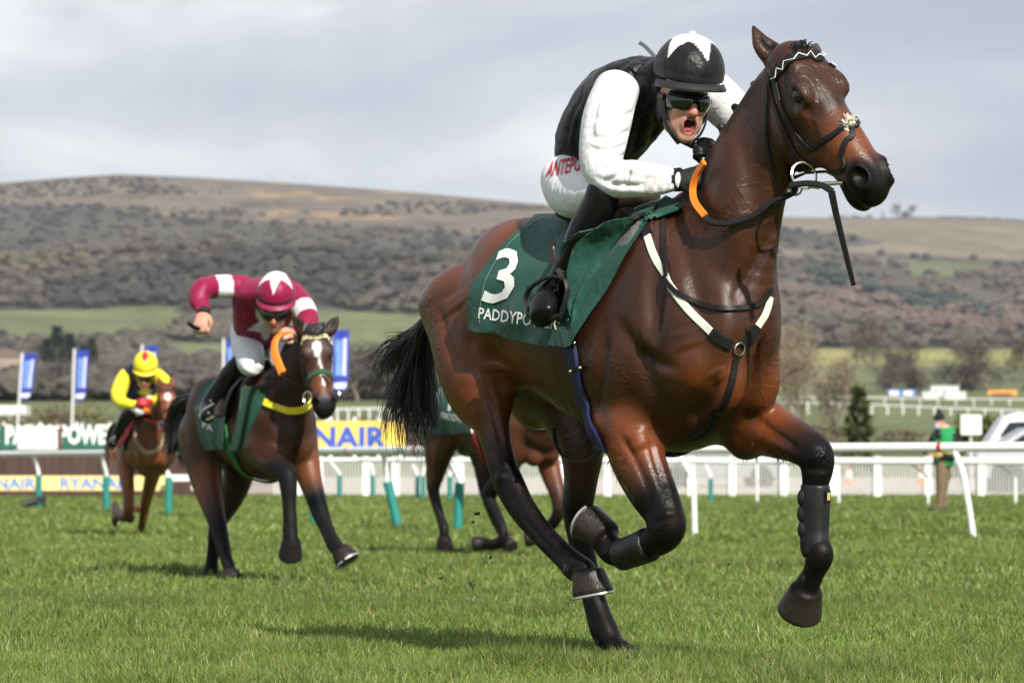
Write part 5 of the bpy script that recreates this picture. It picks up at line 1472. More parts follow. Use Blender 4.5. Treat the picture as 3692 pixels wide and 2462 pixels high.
for i in range(150):
    t = random.random(); q = curve_at([(1098, 1195), (1060, 1225), (1030, 1290), (1005, 1370), (985, 1420)], 30)[int(t * 29)]
    p0 = F2.p(q[0] + 6, q[1], 0) ; d = F2.v * random.uniform(.02, .05) + V(0, 0, random.uniform(-.02, .02)); mb.tube([p0, p0 + d + V(0, 0, .02), p0 + d * 1.8 + V(0, 0, -.08)], [.010, .008, .002], 4, False)
mb.build('mane', m_hair, h2)
p2 = lambda *q: [F2.p(x, y, w) for x, y, w in q]
tail_hair([(p2((690, 1430, 0), (655, 1450, 0), (632, 1520, 0), (622, 1610, .02), (628, 1700, .03)), 320, .05), (p2((690, 1430, 0), (662, 1470, 0), (655, 1560, 0), (660, 1640, .02), (668, 1715, .03)), 300, .05), (p2((690, 1430, 0), (645, 1460, 0), (622, 1530, 0), (612, 1620, .02), (620, 1680, .03)), 160, .05)], 'tail', m_hair, h2, 8, .03, .0045)
b = HF2[3]; ax = unit(b[1] - b[0]); e1 = unit(np.cross(ax, V(0, 0, 1))); e2 = np.cross(ax, e1)
MB().tube([b[1] + ax * .012 + (math.cos(t) * e1 + math.sin(t) * e2) * .082 for t in np.linspace(0, 6.0, 22)], .008, 6).build('horseshoe', m_hoofrim, h2)
c2 = cloth_on(F2, bv2, -.60, -.05, .88, .022, 'number_cloth', m_green, top=1.36); tag(c2, 'dark green number cloth under the rider in maroon with white stars', 'number cloth', 'number cloths under the saddles')
bvc2 = tree_of(c2.data)
rows = []
for i in range(10):
    t = i / 9; L_ = F2.p(870 - 25 * t, 1400 + 210 * t, .42 - .03 * t); R_ = hit(bv2, 985 - 105 * t, 1392 + 235 * t, .03)[0]
    rows.append([L_ * (1 - s_) + R_ * s_ + F2.v * .05 * math.sin(math.pi * s_) for s_ in np.linspace(0, 1, 9)])
sheet(rows, .005, 'turned_up_corner', m_green, c2)
print_on(bvc2, 'PA', ((732, 1542), (770, 1556), (770, 1534), (732, 1520)), .006, 'name_print', m_white, c2, .01)
race_saddle(F2, -.18, 1.38, 'small brown racing saddle under the rider in maroon', .016)
g2 = strap_on(bv2, [hit(bv2, x, y)[0] for x, y in ((812, 1540), (822, 1590), (840, 1640), (862, 1680), (885, 1705))] + [F2.l(-.02, 0, .64), F2.l(-.05, -.25, .85)], .078, .010, 'girth', simple('green_webbing', (.010, .13, .028), .7, .15, 30), None, .008, 6)
tag(g2, 'bright green girth on the second horse below its green cloth', 'girth', )
n2 = strap_on(bv2, [hit(bv2, x, y)[0] for x, y in ((886, 1402), (925, 1430), (975, 1462), (1030, 1480), (1075, 1478), (1105, 1460), (1116, 1442))], .048, .016, 'neck_strap', simple('yellow_sleeve', (.75, .62, .02), .6, .08, 20), None, .012, 6)
tag(n2, 'yellow padded neck strap across the chest of the second horse', 'neck strap')
simple_bridle(HP2, bv2, 'black bridle with green fleecy noseband and pale browband on the second horse', cloth_mat('green_fleece', (.02, .075, .035), .9, .5), simple('cream_band', (.62, .55, .33), .6, .3, 60))
rn2 = empty('reins'); tag(rn2, 'reins with long orange grip looped up to the hand of the maroon jockey', 'reins', 'reins')
tube_strap([at(1044, 1200, 21.9), at(1012, 1205, 21.85), at(992, 1232, 21.8), at(990, 1270, 21.75), at(1003, 1310, 21.7), at(1018, 1346, 21.65)], .030, 'rein_grip', m_orange, rn2, .45, (0, 1, 0))
tube_strap([at(1018, 1346, 21.65), at(1035, 1372, 21.6), at(1068, 1390, 21.55), at(1100, 1395, 21.5), at(1120, 1400, 21.45)], .018, 'rein', m_leather, rn2, .4, (0, 1, 0))
tube_strap([at(1060, 1205, 21.9), at(1120, 1300, 21.75), at(1190, 1385, 21.6)], .014, 'rein', m_leather, rn2, .4, (0, 1, 0))
# rider in maroon
G_ = lambda px, py, Y: at(px, py, Y)
MAR = (.24, .005, .050); MARB = MAR
X2 = HeadAx(G_(988, 1118, 22.0), (.02, -.80, -.60), (.03, -.55, .84), 1.0)
XH2 = HeadAx(G_(996, 1082, 22.0), (.02, -.88, -.44), (.02, -.42, .90), 1.17)
def band_paint(ctr, axis, half, col):
    def f(v, c):
        d = (v - ctr) @ unit(axis); c = c.copy(); c[np.abs(d) < half] = col; return c
    return f
el2 = G_(738, 1035, 22.2); sh2 = G_(872, 1050, 22.3)
spec2 = dict(h=.013, hb=.012, head=X2, helm=XH2, side=V(1, 0, 0), fold=.016,
    torso=[(G_(930, 1205, 22.65), .13, .15), (G_(936, 1165, 22.55), .155, .175), (G_(948, 1120, 22.45), .16, .20), (G_(960, 1070, 22.35), .13, .21), (G_(985, 1055, 22.2), .09, .13)],
    arms=[[(G_(888, 1040, 22.4), .085, .085), (G_(842, 1034, 22.35), .080, .082), (G_(785, 1034, 22.3), .078, .086), (G_(733, 1044, 22.2), .076, .084), (G_(716, 1080, 22.15), .068, .070), (G_(728, 1110, 22.1), .050, .052), (G_(732, 1128, 22.05), .040, .040)],
          [(G_(1052, 1055, 22.3), .080, .085), (G_(1082, 1095, 22.2), .082, .085), (G_(1108, 1150, 22.1), .076, .080), (G_(1095, 1190, 22.0), .062, .062), (G_(1062, 1200, 21.95), .046, .046)]],
    sleeve_side=[V(0, 1, 0), V(0, 1, 0)],
    seat=[(G_(885, 1205, 22.85), .12, .12), (G_(925, 1215, 22.85), .14, .15), (G_(975, 1225, 22.85), .12, .12)],
    legs=[[(G_(880, 1195, 22.75), .105, .095), (G_(893, 1255, 22.55), .110, .105), (G_(905, 1308, 22.32), .090, .09), (G_(902, 1322, 22.30), .07, .07)], [(G_(980, 1240, 22.8), .10, .09), (G_(1010, 1270, 22.6), .085, .085), (G_(1010, 1300, 22.45), .07, .07)]],
    boots=[[(G_(878, 1300, 22.42), .068, .068), (G_(842, 1335, 22.45), .070, .066), (G_(795, 1395, 22.5), .060, .056), (G_(752, 1455, 22.5), .050, .048), (G_(745, 1485, 22.42), .052, .05), (G_(748, 1502, 22.3), .048, .045)],
           [(G_(1012, 1300, 22.6), .065, .065), (G_(1030, 1380, 22.9), .06, .06), (G_(1020, 1460, 23.0), .05, .05)]],
    hands=[(G_(730, 1130, 22.05), G_(722, 1185, 21.98) - G_(730, 1130, 22.05), (-.2, -.95, .2), 1.25, -1), (G_(1068, 1205, 21.95), G_(1020, 1200, 21.85) - G_(1068, 1205, 21.95), (.1, -.9, .4), 1.1, -1)],
    shirt=MARB, sleeve=MAR, breeches=(.76, .77, .80), cap=MAR, cap2=(.80, .78, .80), band=(.06, .02, .03), cap_pat=cap_star(5, 1.25, .50, .10))
_bandL = (G_(800, 1040, 22.32), G_(850, 1036, 22.35) - G_(760, 1044, 22.28)); _bandR = (G_(1096, 1128, 22.15), G_(1108, 1150, 22.1) - G_(1075, 1085, 22.2))
def sl_paint(v, c):
    c = c.copy(); left = v[:, 0] < -1.55
    for m, (ctr, ax_), hw in ((left, _bandL, .056), (~left, _bandR, .050)):
        d = (v - ctr) @ unit(ax_); c[m & (np.abs(d) < hw)] = (.80, .78, .80)
    return c
def star_paint(v, c):
    o = G_(952, 1172, 22.2); q = v - o; x = q[:, 0] * .97 + q[:, 2] * .25; y = q[:, 2] * .97 - q[:, 0] * .25
    R = star_fn(5, .128, .052, 2.25); m = (np.hypot(x, y) < R(np.arctan2(x, y))) & (v[:, 1] < 22.45)
    c = c.copy(); c[m] = (.66, .62, .64); return c
spec2['sleeve_paint'] = sl_paint; spec2['shirt_paint'] = star_paint
JM2 = dict(JM); JM2['peak'] = simple('maroon_peak', MAR, .5, .08)
j2 = jockey('person', 'jockey in maroon with white stars raising a whip arm, behind the leader', spec2, JM2)
MB().tube([G_(735, 1120, 22.07), G_(731, 1134, 22.04)], [.043, .043], 12).build('cuff', JM['black'], j2)
w2 = MB().tube([G_(680, 1165, 21.9), G_(700, 1180, 21.95), G_(728, 1188, 22.0), G_(760, 1172, 22.2)], [.014, .014, .013, .010], 8).build('whip', m_leather); tag(w2, 'black whip in the raised hand of the maroon jockey', 'whip', 'whips')
s2 = empty('stirrup'); tag(s2, 'steel stirrup under the black boot of the maroon jockey', 'stirrup', 'stirrups of the chasing riders')
MB().tube(crom([G_(722, 1498, 22.35), G_(735, 1480, 22.33), G_(758, 1465, 22.3), G_(773, 1455, 22.28)], 4), .012, 8).build('iron', m_steel, s2)
MB().tube([G_(722, 1500, 22.35), G_(748, 1512, 22.28), G_(773, 1500, 22.28)], .012, 6).build('tread', m_steel, s2)

# ======================= third horse: chestnut
F3 = Frame(76, 548, 1480, 39.3)
E3 = at(604, 1438, 38.15)
S3 = dict(zk=.90, z0=-.01, rk=.90, wk=.95, trunk=TRUNK, muscles=MUSC, hollows=[], legk=.04,
    neck=[(588, 1400, 0, .08, .065, 'd'), (580, 1440, 0, .14, .09, 'd'), (566, 1490, 0, .20, .11, 'd'), (556, 1540, 0, .26, .14, 'd'), (545, 1590, 0, .31, .18, 'd'), (540, 1625, 0, .32, .2, 'd')],
    legs=[[(418, 1640, .13, .22, .14, 'd'), (415, 1710, .14, .12, .10, 'd'), (412, 1770, .15, .075, .065, 'd'), (416, 1830, .16, .060, .052, 'd'), (432, 1850, .16, .056, .05, 'k'), (455, 1862, .16, .05, .046, 'k')],
          [(475, 1640, -.12, .2, .12, 'd'), (490, 1720, -.12, .10, .085, 'd'), (498, 1800, -.12, .062, .056, 'd'), (500, 1840, -.12, .056, .05, 'k'), (490, 1850, -.12, .05, .046, 'k')],
          [(450, 1630, .14, .16, .11, 'b'), (455, 1700, .16, .115, .095, 'o'), (462, 1770, .16, .085, .075, 'b'), (465, 1840, .16, .072, .066, 'd'), (452, 1862, .16, .062, .058, 'd'), (430, 1862, .16, .05, .048, 'k'), (416, 1868, .16, .052, .05, 'k')],
          [(560, 1640, -.12, .16, .11, 'b'), (552, 1700, -.13, .115, .095, 'o'), (535, 1770, -.13, .084, .074, 'o'), (522, 1830, -.13, .070, .062, 'b'), (515, 1880, -.13, .052, .048, 'd'), (506, 1918, -.13, .050, .046, 'd')]],
    hooves=[(F3.p(458, 1858, .16), F3.p(458, 1858, .16) + V(.05, .05, -.04), .055, .065), (F3.p(488, 1850, -.12), F3.p(488, 1850, -.12) + V(-.02, .08, -.03), .055, .065), (F3.p(414, 1872, .16), F3.p(414, 1872, .16) + V(.01, .05, -.09), .062, .085), ((505, 1918, -.13), (503, 1937, -.13), .058, .068)],
    head=(E3, (.14, -.46, -.88), (-.96, -.25, -.06), 1.05),
    ears=[((at(580, 1392, 38.3), at(575, 1372, 38.3), at(568, 1356, 38.3)), .045, (.1, -1, 0)), ((at(622, 1390, 38.3), at(621, 1370, 38.3), at(615, 1352, 38.3)), .045, (-.1, -1, 0))])
me3, HP3, HAX3, HF3 = horse_body('horse', F3, S3, PALC, H3V, (-5.2, 37.2, -.05), (-3.2, 41.2, 2.1))
h3 = link('horse', me3, m_coat2); tag(h3, 'chestnut horse with small white star, last of the field on the left', 'horse', 'horses in the race')
ax3 = np.array(HAX3)
paint_spots(h3, [(HP3(-.01, .05, .0), (.050, .06, .035), ax3, (.70, .62, .58))])
bv3 = tree_of(me3)
for q in (1, -1): ball_mesh(MB(), HP3(.0, -.012, q * .082), .028).build('eye', m_eye, h3)
p3 = lambda *q: [F3.p(x, y, w) for x, y, w in q]
tail_hair([(p3((410, 1530, 0), (395, 1560, 0), (392, 1620, 0), (398, 1690, 0)), 160, .05)], 'tail', simple('chestnut_hair', (.09, .03, .012), .5, .2), h3, 9, .03, .006)
c3 = cloth_on(F3, bv3, -.60, -.05, 1.0, .025, 'number_cloth', m_green, nu=12, nv=16, top=1.47); tag(c3, 'dark green number cloth on the chestnut horse', 'number cloth', 'number cloths under the saddles')
rd = sheet_hit(bv3, [(500, 1478), (480, 1530), (452, 1580), (438, 1604)], [(512, 1484), (490, 1545), (462, 1592), (444, 1610)], 8, 4, .05, .01, 'saddle_pad', simple('red_pad', (.40, .012, .02), .7, .1), None); tag(rd, 'red edged saddle pad showing on the chestnut horse', 'saddle pad')
race_saddle(F3, -.20, 1.48, 'dark racing saddle under the yellow and navy rider', .022)
b3 = strap_on(bv3, [hit(bv3, x, y)[0] for x, y in ((494, 1520), (490, 1560), (500, 1600), (525, 1628), (555, 1628), (580, 1600), (588, 1560))], .05, .012, 'breastplate', simple('buff_webbing', (.30, .22, .13), .7, .1), None, .012, 5); tag(b3, 'pale buff breastplate round the chest of the chestnut', 'breastplate', 'breastplates')
simple_bridle(HP3, bv3, 'dark bridle on the chestnut horse', m_bleather, m_bleather)
rn3 = empty('reins'); tag(rn3, 'reins with short orange grip held in red gloves on the chestnut', 'reins', 'reins')
tube_strap([at(505, 1456, 38.3), at(520, 1472, 38.25), at(536, 1487, 38.2)], .045, 'rein_grip', m_orange, rn3, .6, (0, 1, 0))
tube_strap([at(536, 1487, 38.2), at(560, 1508, 38.1), at(590, 1514, 38.0)], .022, 'rein', m_leather, rn3, .5, (0, 1, 0))
YEL = (.78, .68, .03); NAVY = (.012, .018, .060)
X3 = HeadAx(G_(520, 1356, 38.6), (.06, -.82, -.58), (.03, -.5, .86), 1.04)
XH3 = HeadAx(G_(525, 1330, 38.6), (.06, -.88, -.44), (.02, -.42, .90), 1.30)
def diamond(th, rho, col, white):
    x = np.sin(th) * rho; y = np.cos(th) * rho; m = (np.abs(x) / .36 + np.abs(y - .42) / .62) < 1; col[m] = white; return col
def dia_paint(v, c):
    o = G_(515, 1412, 38.5); q = v - o; m = (np.abs(q[:, 0]) / .085 + np.abs(q[:, 2]) / .085 < 1) & (v[:, 1] < 38.9); c = c.copy(); c[m] = (.55, .48, .02); return c
spec3 = dict(h=.019, hb=.018, head=X3, helm=XH3, side=V(1, 0, 0), fold=.016,
    torso=[(G_(488, 1450, 39.3), .15, .17), (G_(492, 1415, 39.1), .17, .19), (G_(500, 1375, 38.9), .17, .21), (G_(508, 1345, 38.8), .13, .20), (G_(518, 1335, 38.7), .09, .12)],
    arms=[[(G_(455, 1352, 38.8), .085, .09), (G_(438, 1385, 38.7), .090, .09), (G_(426, 1425, 38.6), .085, .088), (G_(440, 1452, 38.5), .075, .078), (G_(470, 1458, 38.35), .055, .06), (G_(490, 1458, 38.3), .045, .045)],
          [(G_(562, 1352, 38.8), .085, .09), (G_(585, 1370, 38.7), .085, .085), (G_(600, 1392, 38.6), .07, .07), (G_(570, 1440, 38.4), .06, .06), (G_(530, 1450, 38.3), .045, .045)]],
    sleeve_side=[V(0, 1, 0), V(0, 1, 0)],
    seat=[(G_(460, 1462, 39.4), .12, .12), (G_(490, 1460, 39.4), .13, .14), (G_(530, 1460, 39.4), .11, .11)],
    legs=[[(G_(455, 1468, 39.2), .10, .10), (G_(475, 1472, 38.9), .10, .095), (G_(505, 1472, 38.7), .08, .08)], [(G_(530, 1450, 39.2), .10, .10), (G_(545, 1450, 38.9), .09, .09), (G_(540, 1462, 38.7), .07, .07)]],
    boots=[[(G_(478, 1478, 38.75), .080, .08), (G_(455, 1505, 38.8), .085, .08), (G_(430, 1550, 38.85), .065, .06), (G_(412, 1585, 38.85), .055, .055), (G_(405, 1602, 38.7), .055, .055)],
           [(G_(545, 1470, 38.9), .08, .08), (G_(560, 1530, 39.4), .06, .06), (G_(556, 1590, 39.5), .055, .055)]],
    hands=[(G_(494, 1458, 38.28), G_(520, 1450, 38.2) - G_(494, 1458, 38.28), (-.2, -.9, .4), 1.3, 1, (.40, .012, .018)), (G_(540, 1448, 38.25), G_(515, 1448, 38.2) - G_(540, 1448, 38.25), (.2, -.9, .4), 1.3, -1, (.40, .012, .018))],
    shirt=NAVY, sleeve=YEL, breeches=(.76, .77, .80), cap=YEL, cap2=(.60, .02, .03), band=(.55, .38, .02), cap_pat=diamond)
spec3['shirt_paint'] = dia_paint
JM3 = dict(JM); JM3['peak'] = simple('yellow_peak', YEL, .5, .08); JM3['button'] = simple('red_button', (.6, .02, .03), .5)
j3 = jockey('person', 'jockey in yellow sleeves and navy body with yellow cap on the chestnut', spec3, JM3)
s3 = empty('stirrup'); tag(s3, 'steel stirrup under the black boot on the chestnut horse', 'stirrup', 'stirrups of the chasing riders')
MB().tube(crom([G_(396, 1604, 38.75), G_(400, 1590, 38.7), G_(410, 1580, 38.65), G_(415, 1572, 38.65)], 4), .014, 8).build('iron', m_steel, s3)
MB().tube([G_(396, 1606, 38.75), G_(410, 1612, 38.7)], .014, 6).build('tread', m_steel, s3)

# ======================= fourth horse: bay seen behind the leader's tail, number 12
F4 = Frame(58, 1838, 1330, 29.8)
E4 = at(2120, 1240, 28.9)
S4 = dict(zk=.84, z0=.15, rk=.86, wk=.95, trunk=TRUNK, muscles=MUSC, hollows=[], legk=.05,
    neck=[(2085, 1190, 0, .08, .065, 'd'), (2060, 1240, 0, .14, .09, 'd'), (2020, 1320, 0, .20, .11, 'd'), (1985, 1400, 0, .27, .14, 'd'), (1955, 1470, 0, .34, .18, 'd'), (1935, 1520, 0, .34, .2, 'd')],
    legs=[[(1590, 1560, .14, .22, .13, 'b'), (1580, 1640, .15, .15, .11, 'd'), (1568, 1720, .16, .088, .075, 'd'), (1562, 1765, .16, .066, .055, 'k'), (1575, 1820, .16, .050, .045, 'k'), (1590, 1870, .16, .046, .042, 'k'), (1600, 1905, .16, .052, .047, 'k'), (1602, 1935, .16, .046, .044, 'k')],
          [(1720, 1560, -.12, .2, .12, 'd'), (1745, 1660, -.12, .13, .1, 'd'), (1752, 1760, -.12, .075, .064, 'k'), (1775, 1840, -.12, .060, .052, 'k'), (1812, 1920, -.12, .050, .046, 'k'), (1824, 1950, -.12, .05, .046, 'k')],
          [(1870, 1540, .14, .15, .11, 'b'), (1850, 1650, .16, .11, .09, 'd'), (1790, 1740, .16, .08, .07, 'k'), (1762, 1790, .16, .07, .062, 'k'), (1790, 1850, .16, .05, .046, 'k'), (1812, 1905, .16, .048, .044, 'k'), (1808, 1950, .16, .052, .047, 'k'), (1775, 1962, .16, .05, .046, 'k'), (1745, 1958, .16, .05, .046, 'k')],
          [(1960, 1600, -.12, .15, .10, 'b'), (1985, 1700, -.13, .105, .085, 'o'), (2012, 1790, -.13, .075, .065, 'd'), (2010, 1860, -.13, .058, .052, 'k'), (1960, 1920, -.13, .05, .046, 'k'), (1930, 1940, -.13, .05, .048, 'k')]],
    hooves=[(F4.p(1602, 1938, .16), F4.p(1602, 1938, .16) + V(.0, .06, -.10), .062, .085), ((1826, 1952, -.12), (1842, 1972, -.12), .058, .075), (F4.p(1748, 1956, .16), F4.p(1748, 1956, .16) + V(-.10, .0, -.01), .055, .068), (F4.p(1932, 1938, -.13), F4.p(1932, 1938, -.13) + V(-.08, .02, -.01), .058, .075)],
    pmuscles=[(1925, 1640, .06, (.10, .08, .10), .04, 'b'), (1985, 1625, -.06, (.09, .08, .10), .04, 'b')],
    head=(E4, (.42, -.36, -.83), (-.85, -.5, -.1), 1.05),
    ears=[((at(2060, 1190, 29.1), at(2046, 1160, 29.1), at(2040, 1135, 29.1)), .045, (.1, -1, 0)), ((at(2120, 1185, 29.1), at(2125, 1160, 29.1), at(2128, 1135, 29.1)), .045, (-.1, -1, 0))])
PALD = dict(PALB); PALD.update(b=(.095, .030, .013), d=(.050, .018, .010), o=(.13, .042, .016))
me4, HP4, HAX4, HF4 = horse_body('horse', F4, S4, PALD, H4V, (-1.3, 28.0, -.05), (1.25, 31.6, 2.2))
h4 = link('horse', me4, m_coat2); tag(h4, 'bay horse with number 12 on its cloth, half hidden behind the leading horse', 'horse', 'horses in the race')
bv4 = tree_of(me4)
for q in (1, -1): ball_mesh(MB(), HP4(.0, -.012, q * .082), .028).build('eye', m_eye, h4)
p4 = lambda *q: [F4.p(x, y, w) for x, y, w in q]
tail_hair([(p4((1610, 1400, 0), (1580, 1430, 0), (1560, 1520, 0), (1555, 1620, 0)), 200, .05)], 'tail', m_hair, h4, 12, .03, .005)
c4 = cloth_on(F4, bv4, -.90, -.10, 1.08, .022, 'number_cloth', m_green, top=1.53); tag(c4, 'dark green number cloth marked 12 behind the black tail', 'number cloth', 'number cloths under the saddles')
bvc4 = tree_of(c4.data)
print_on(bvc4, '12', ((1618, 1480), (1694, 1492), (1702, 1412), (1634, 1400)), .016, 'number_print', m_white, c4, .012)
print_on(bvc4, 'PADDYPOWER', ((1592, 1506), (1740, 1540), (1742, 1516), (1596, 1484)), .014, 'name_print', m_white, c4, .012)
g4 = strap_on(bv4, [hit(bv4, x, y)[0] for x, y in ((1700, 1530), (1712, 1580), (1735, 1630), (1760, 1660))] + [F4.l(-.02, 0, .72), F4.l(-.05, -.25, .9)], .09, .01, 'girth', simple('red_webbing', (.22, .01, .015), .7, .15), None, .008, 6); tag(g4, 'dark red girth on the half hidden horse numbered 12', 'girth')
b4 = strap_on(bv4, [hit(bv4, x, y)[0] for x, y in ((1838, 1435), (1868, 1475), (1905, 1512), (1945, 1535), (1985, 1530))], .045, .012, 'breastplate', simple('white_webbing', (.55, .56, .62), .6, .1), None, .012, 5); tag(b4, 'white breastplate across the shoulder of the half hidden horse', 'breastplate', 'breastplates')
# ------------------------------------------------------------------ running rails
m_rail = simple('white_plastic', (.78, .78, .77), .35, .05, 6, bump=.05, bscale=12)
m_sleeve = simple('green_plastic', (.012, .20, .165), .5, .12, 5)
m_redtape = simple('red_tape', (.45, .02, .03), .5)
def GP(px, Y): return V((px - 1846) * Y / FP, Y, float(terrain((px - 1846) * Y / FP, Y)))
def running_rail(label, pts, hgt, r, posts, dirs, sleeve, tapes=(), topz=None):
    """pts: rail line on the ground; posts: ground points with a lean; dirs: which way the bent arm reaches"""
    o = empty('running_rail'); tag(o, label, 'running rail', 'white running rails')
    C = crom([p + V(0, 0, hgt) for p in pts], 10)
    MB().tube(C, r, 12).build('rail', m_rail, o)
    proto = {}
    for p, d, sl, ln in zip(posts, dirs, sleeve, [(0, 0)] * len(posts) if not tapes else [t for t in tapes]):
        # nearest point of the rail
        j = np.argmin(np.linalg.norm(C[:, :2] - (p + d)[:2], axis=1)); topp = C[j] - V(0, 0, r * .6)
        base = p - V(0, 0, .05); el = p + V(ln[0], ln[1], hgt * .62)
        mb = MB(); mb.tube(crom([base, p * .5 + el * .5, el - V(0, 0, .04), el * .85 + topp * .15 + V(0, 0, .03), topp], 4), r * .62, 10)
        post = mb.build('post', m_rail, o)
        if sl:
            q0, q1 = base + (el - base) * .02, base + (el - base) * .97
            MB().tube([q0, q1], r * 1.12, 12).build('sleeve', m_sleeve, post)
    return o, C
near_pts = [GP(-700, 82), GP(-300, 74), GP(-120, 69), GP(141 - 45, 66), GP(385 - 45, 61.5), GP(609 - 50, 57.5), GP(832 - 55, 53), GP(1135 - 65, 48.5), GP(1413 - 80, 45.6), GP(1649 - 60, 43.2), GP(2000, 41.6), GP(2440, 40.4), GP(2900, 39.6), GP(3440, 38.6), GP(3900, 37.8), GP(4800, 36)]
nposts = [(-180, 70.5, 1), (141, 65.6, 1), (385, 61.2, 1), (609, 57.3, 1), (832, 53, 1), (1135, 48.5, 1), (1440, 45.2, 1), (1649, 43.2, 1), (2080, 41.4, 0), (2505, 40.2, 0), (3510, 38.4, 0), (4300, 37.2, 0)]
leans = [(0, 0)] * 6 + [(-.16, 0)] + [(.03, 0), (0, 0), (-.02, 0), (-.10, 0), (0, 0)]
rail1, RC = running_rail('long white running rail curving across behind the horses, green sleeved posts on the left', near_pts, 1.03, .055,
                         [GP(a, b) for a, b, c in nposts], [V(-.26 if c else -.32, 0, 0) for a, b, c in nposts], [c for a, b, c in nposts], leans)
for px in (1265, 1510, 3415):
    j = np.argmin([abs(px_of(q)[0] - px) for q in RC]); t = unit(RC[min(j + 1, len(RC) - 1)] - RC[j])
    MB().tube([RC[j] - t * .025, RC[j] + t * .025], .0575, 14).build('tape', m_redtape, rail1)
far_pts = [GP(700, 79.5), GP(1225, 79), GP(1338, 78.5), GP(1515, 77.5), GP(1620, 76.5), GP(2000, 75), GP(2540, 72.5), GP(2729, 72), GP(3023, 70.5), GP(3600, 68), GP(4300, 66)]
fposts = [(1060, 79.2, 1), (1225, 79, 1), (1345, 78.4, 1), (1505, 77.6, 1), (1526, 77.2, 1), (1622, 76, 1), (1735, 75.6, 1), (2405, 73, 1), (2562, 72.4, 1), (2729, 71.8, 0), (3023, 70.4, 0), (3345, 69.2, 0), (3660, 68, 0)]
rail2, RC2 = running_rail('second white running rail further back behind the first', far_pts, .86, .045, [GP(a, b) for a, b, c in fposts], [V(-.2, 0, 0)] * len(fposts), [c for a, b, c in fposts])

# ------------------------------------------------------------------ white picket crowd fence
pk = empty('picket_fence'); tag(pk, 'white picket fence with broad posts along the pale tarmac behind the rails', 'fence')
mbp = MB(); r_ = random.Random(3)
fx0, fx1, FY = -5.6, 14.5, 80.5
x = fx0
while x < fx1:
    z = float(terrain(x, FY)); w = .026
    mbp.box((x, FY, z + .44), (w, .018, .80)); x += .072
o = mbp.build('pickets', simple('picket_white', (.62, .62, .60), .6, .06), pk); o['kind'] = 'stuff'
m_pp = simple('fence_post_white', (.78, .78, .76), .5, .05)
for px in (1075, 1150, 1320, 1425, 1560, 1660, 1840, 2020, 2190, 2320, 2490, 2640, 2825, 3001, 3162, 3345, 3537, 3720, 3900):
    p = GP(px, FY - .06); MB().box(p + V(0, 0, .46), (.17, .10, .96)).build('post', m_pp, pk)
for zz, hh in ((.88, .06),):
    MB().tube([V(fx0, FY - .03, float(terrain(fx0, FY)) + zz), V(fx1, FY - .03, float(terrain(fx1, FY)) + zz)], hh * .55, 6).build('rail', m_pp, pk)

# ------------------------------------------------------------------ boards, jump and flags on the left
def board(name, label, cat, c, w, h, th, mat, mats, text=None, size=None, tmat=None, group=None, off=(0, 0), post=None, bold=.02, vert=False, sx=1.0, fit=None):
    o = MB().box(c, (w, th, h)).build(name, mat); tag(o, label, cat, group)
    if text:
        v, f = text_geo(text, size, bold); v = v * [fit[0] / np.ptp(v[:, 0]), fit[1] / np.ptp(v[:, 1]), 1] if fit else v * [sx, 1, 1]; vv = np.stack([c[0] + off[0] + v[:, 0], np.full(len(v), c[1] - th / 2 - .006), c[2] + off[1] + v[:, 1]], -1)
        MB().add(vv, f).build('lettering', tmat, o)
    if post:
        for dx in post: MB().box((c[0] + dx, c[1] + .06, c[2] - .1), (.09, .06, h + .45)).build('post', mats, o)
    return o
m_yel = simple('yellow_board', (.80, .56, .10), .5, .04, 4); m_yel2 = simple('pale_yellow_board', (.85, .68, .26), .5, .04, 4)
m_bl = simple('blue_print', (.03, .09, .42), .5, .05); m_bl2 = simple('mid_blue_print', (.06, .22, .62), .5, .05)
m_bgreen = simple('green_board', (.006, .10, .062), .5, .08, 3); m_brown = simple('birch_brown', (.050, .028, .022), .9, .3, 12)
m_pole = simple('white_pole', (.70, .70, .68), .4, .05)
YB = 100.0
c = at(1180, 1572, YB); board('advertising_board', 'yellow board with large blue RYANAIR lettering behind the second horse', 'advertising board', c, 4.55, .88, .08, m_yel, m_pole, 'RYANAIR', .74, m_bl, 'advertising boards', (-.25, -.08), (-2.0, -1.3, -.6, .1, .8, 1.5, 2.15), .03, fit=(3.92, .66))
# steeplechase fence of packed birch
jump = empty('steeplechase_fence'); tag(jump, 'dark brown birch steeplechase fence behind the left rail', 'jump')
jy = 80.0; jx0, jx1 = at(-900, 1700, jy)[0], at(700, 1700, jy)[0]
jz = float(terrain(jx0, jy))
MB().box(((jx0 + jx1) / 2, jy + .5, jz + .46), (jx1 - jx0, .8, .92)).build('core', m_brown, jump)
mbj = MB(); rr = random.Random(5)
for i in range(1500):
    x = rr.uniform(jx0, jx1); h = rr.uniform(.85, 1.02); mbj.box((x, jy + rr.uniform(.06, .12), jz + h / 2), (rr.uniform(.015, .035), .02, h))
o = mbj.build('birch_twigs', simple('birch_twig', (.085, .050, .040), .9, .35, 30), jump); o['kind'] = 'stuff'
MB().tube([V(jx0, jy + .3, jz + 1.03), V(jx1, jy + .3, jz + 1.03)], .05, 6).build('top_roll', m_brown, jump)
c = at(150, 1741, 79.0); board('take_off_board', 'long pale yellow board with blue lettering along the foot of the birch jump', 'advertising board', c, 5.85, .34, .12, m_yel2, m_pole, 'RYANAIR     RYANAIR', .36, m_bl2, 'advertising boards', (.14, -.02), None, .008, sx=1.12)
m_whrail = simple('white_board', (.76, .76, .74), .5, .05)
lr = empty('low_white_rail'); tag(lr, 'low white board rail on short legs beside the jump', 'rail')
c = at(655, 1722, 78.6); MB().box(c, (.74, .08, .15)).build('board', m_whrail, lr)
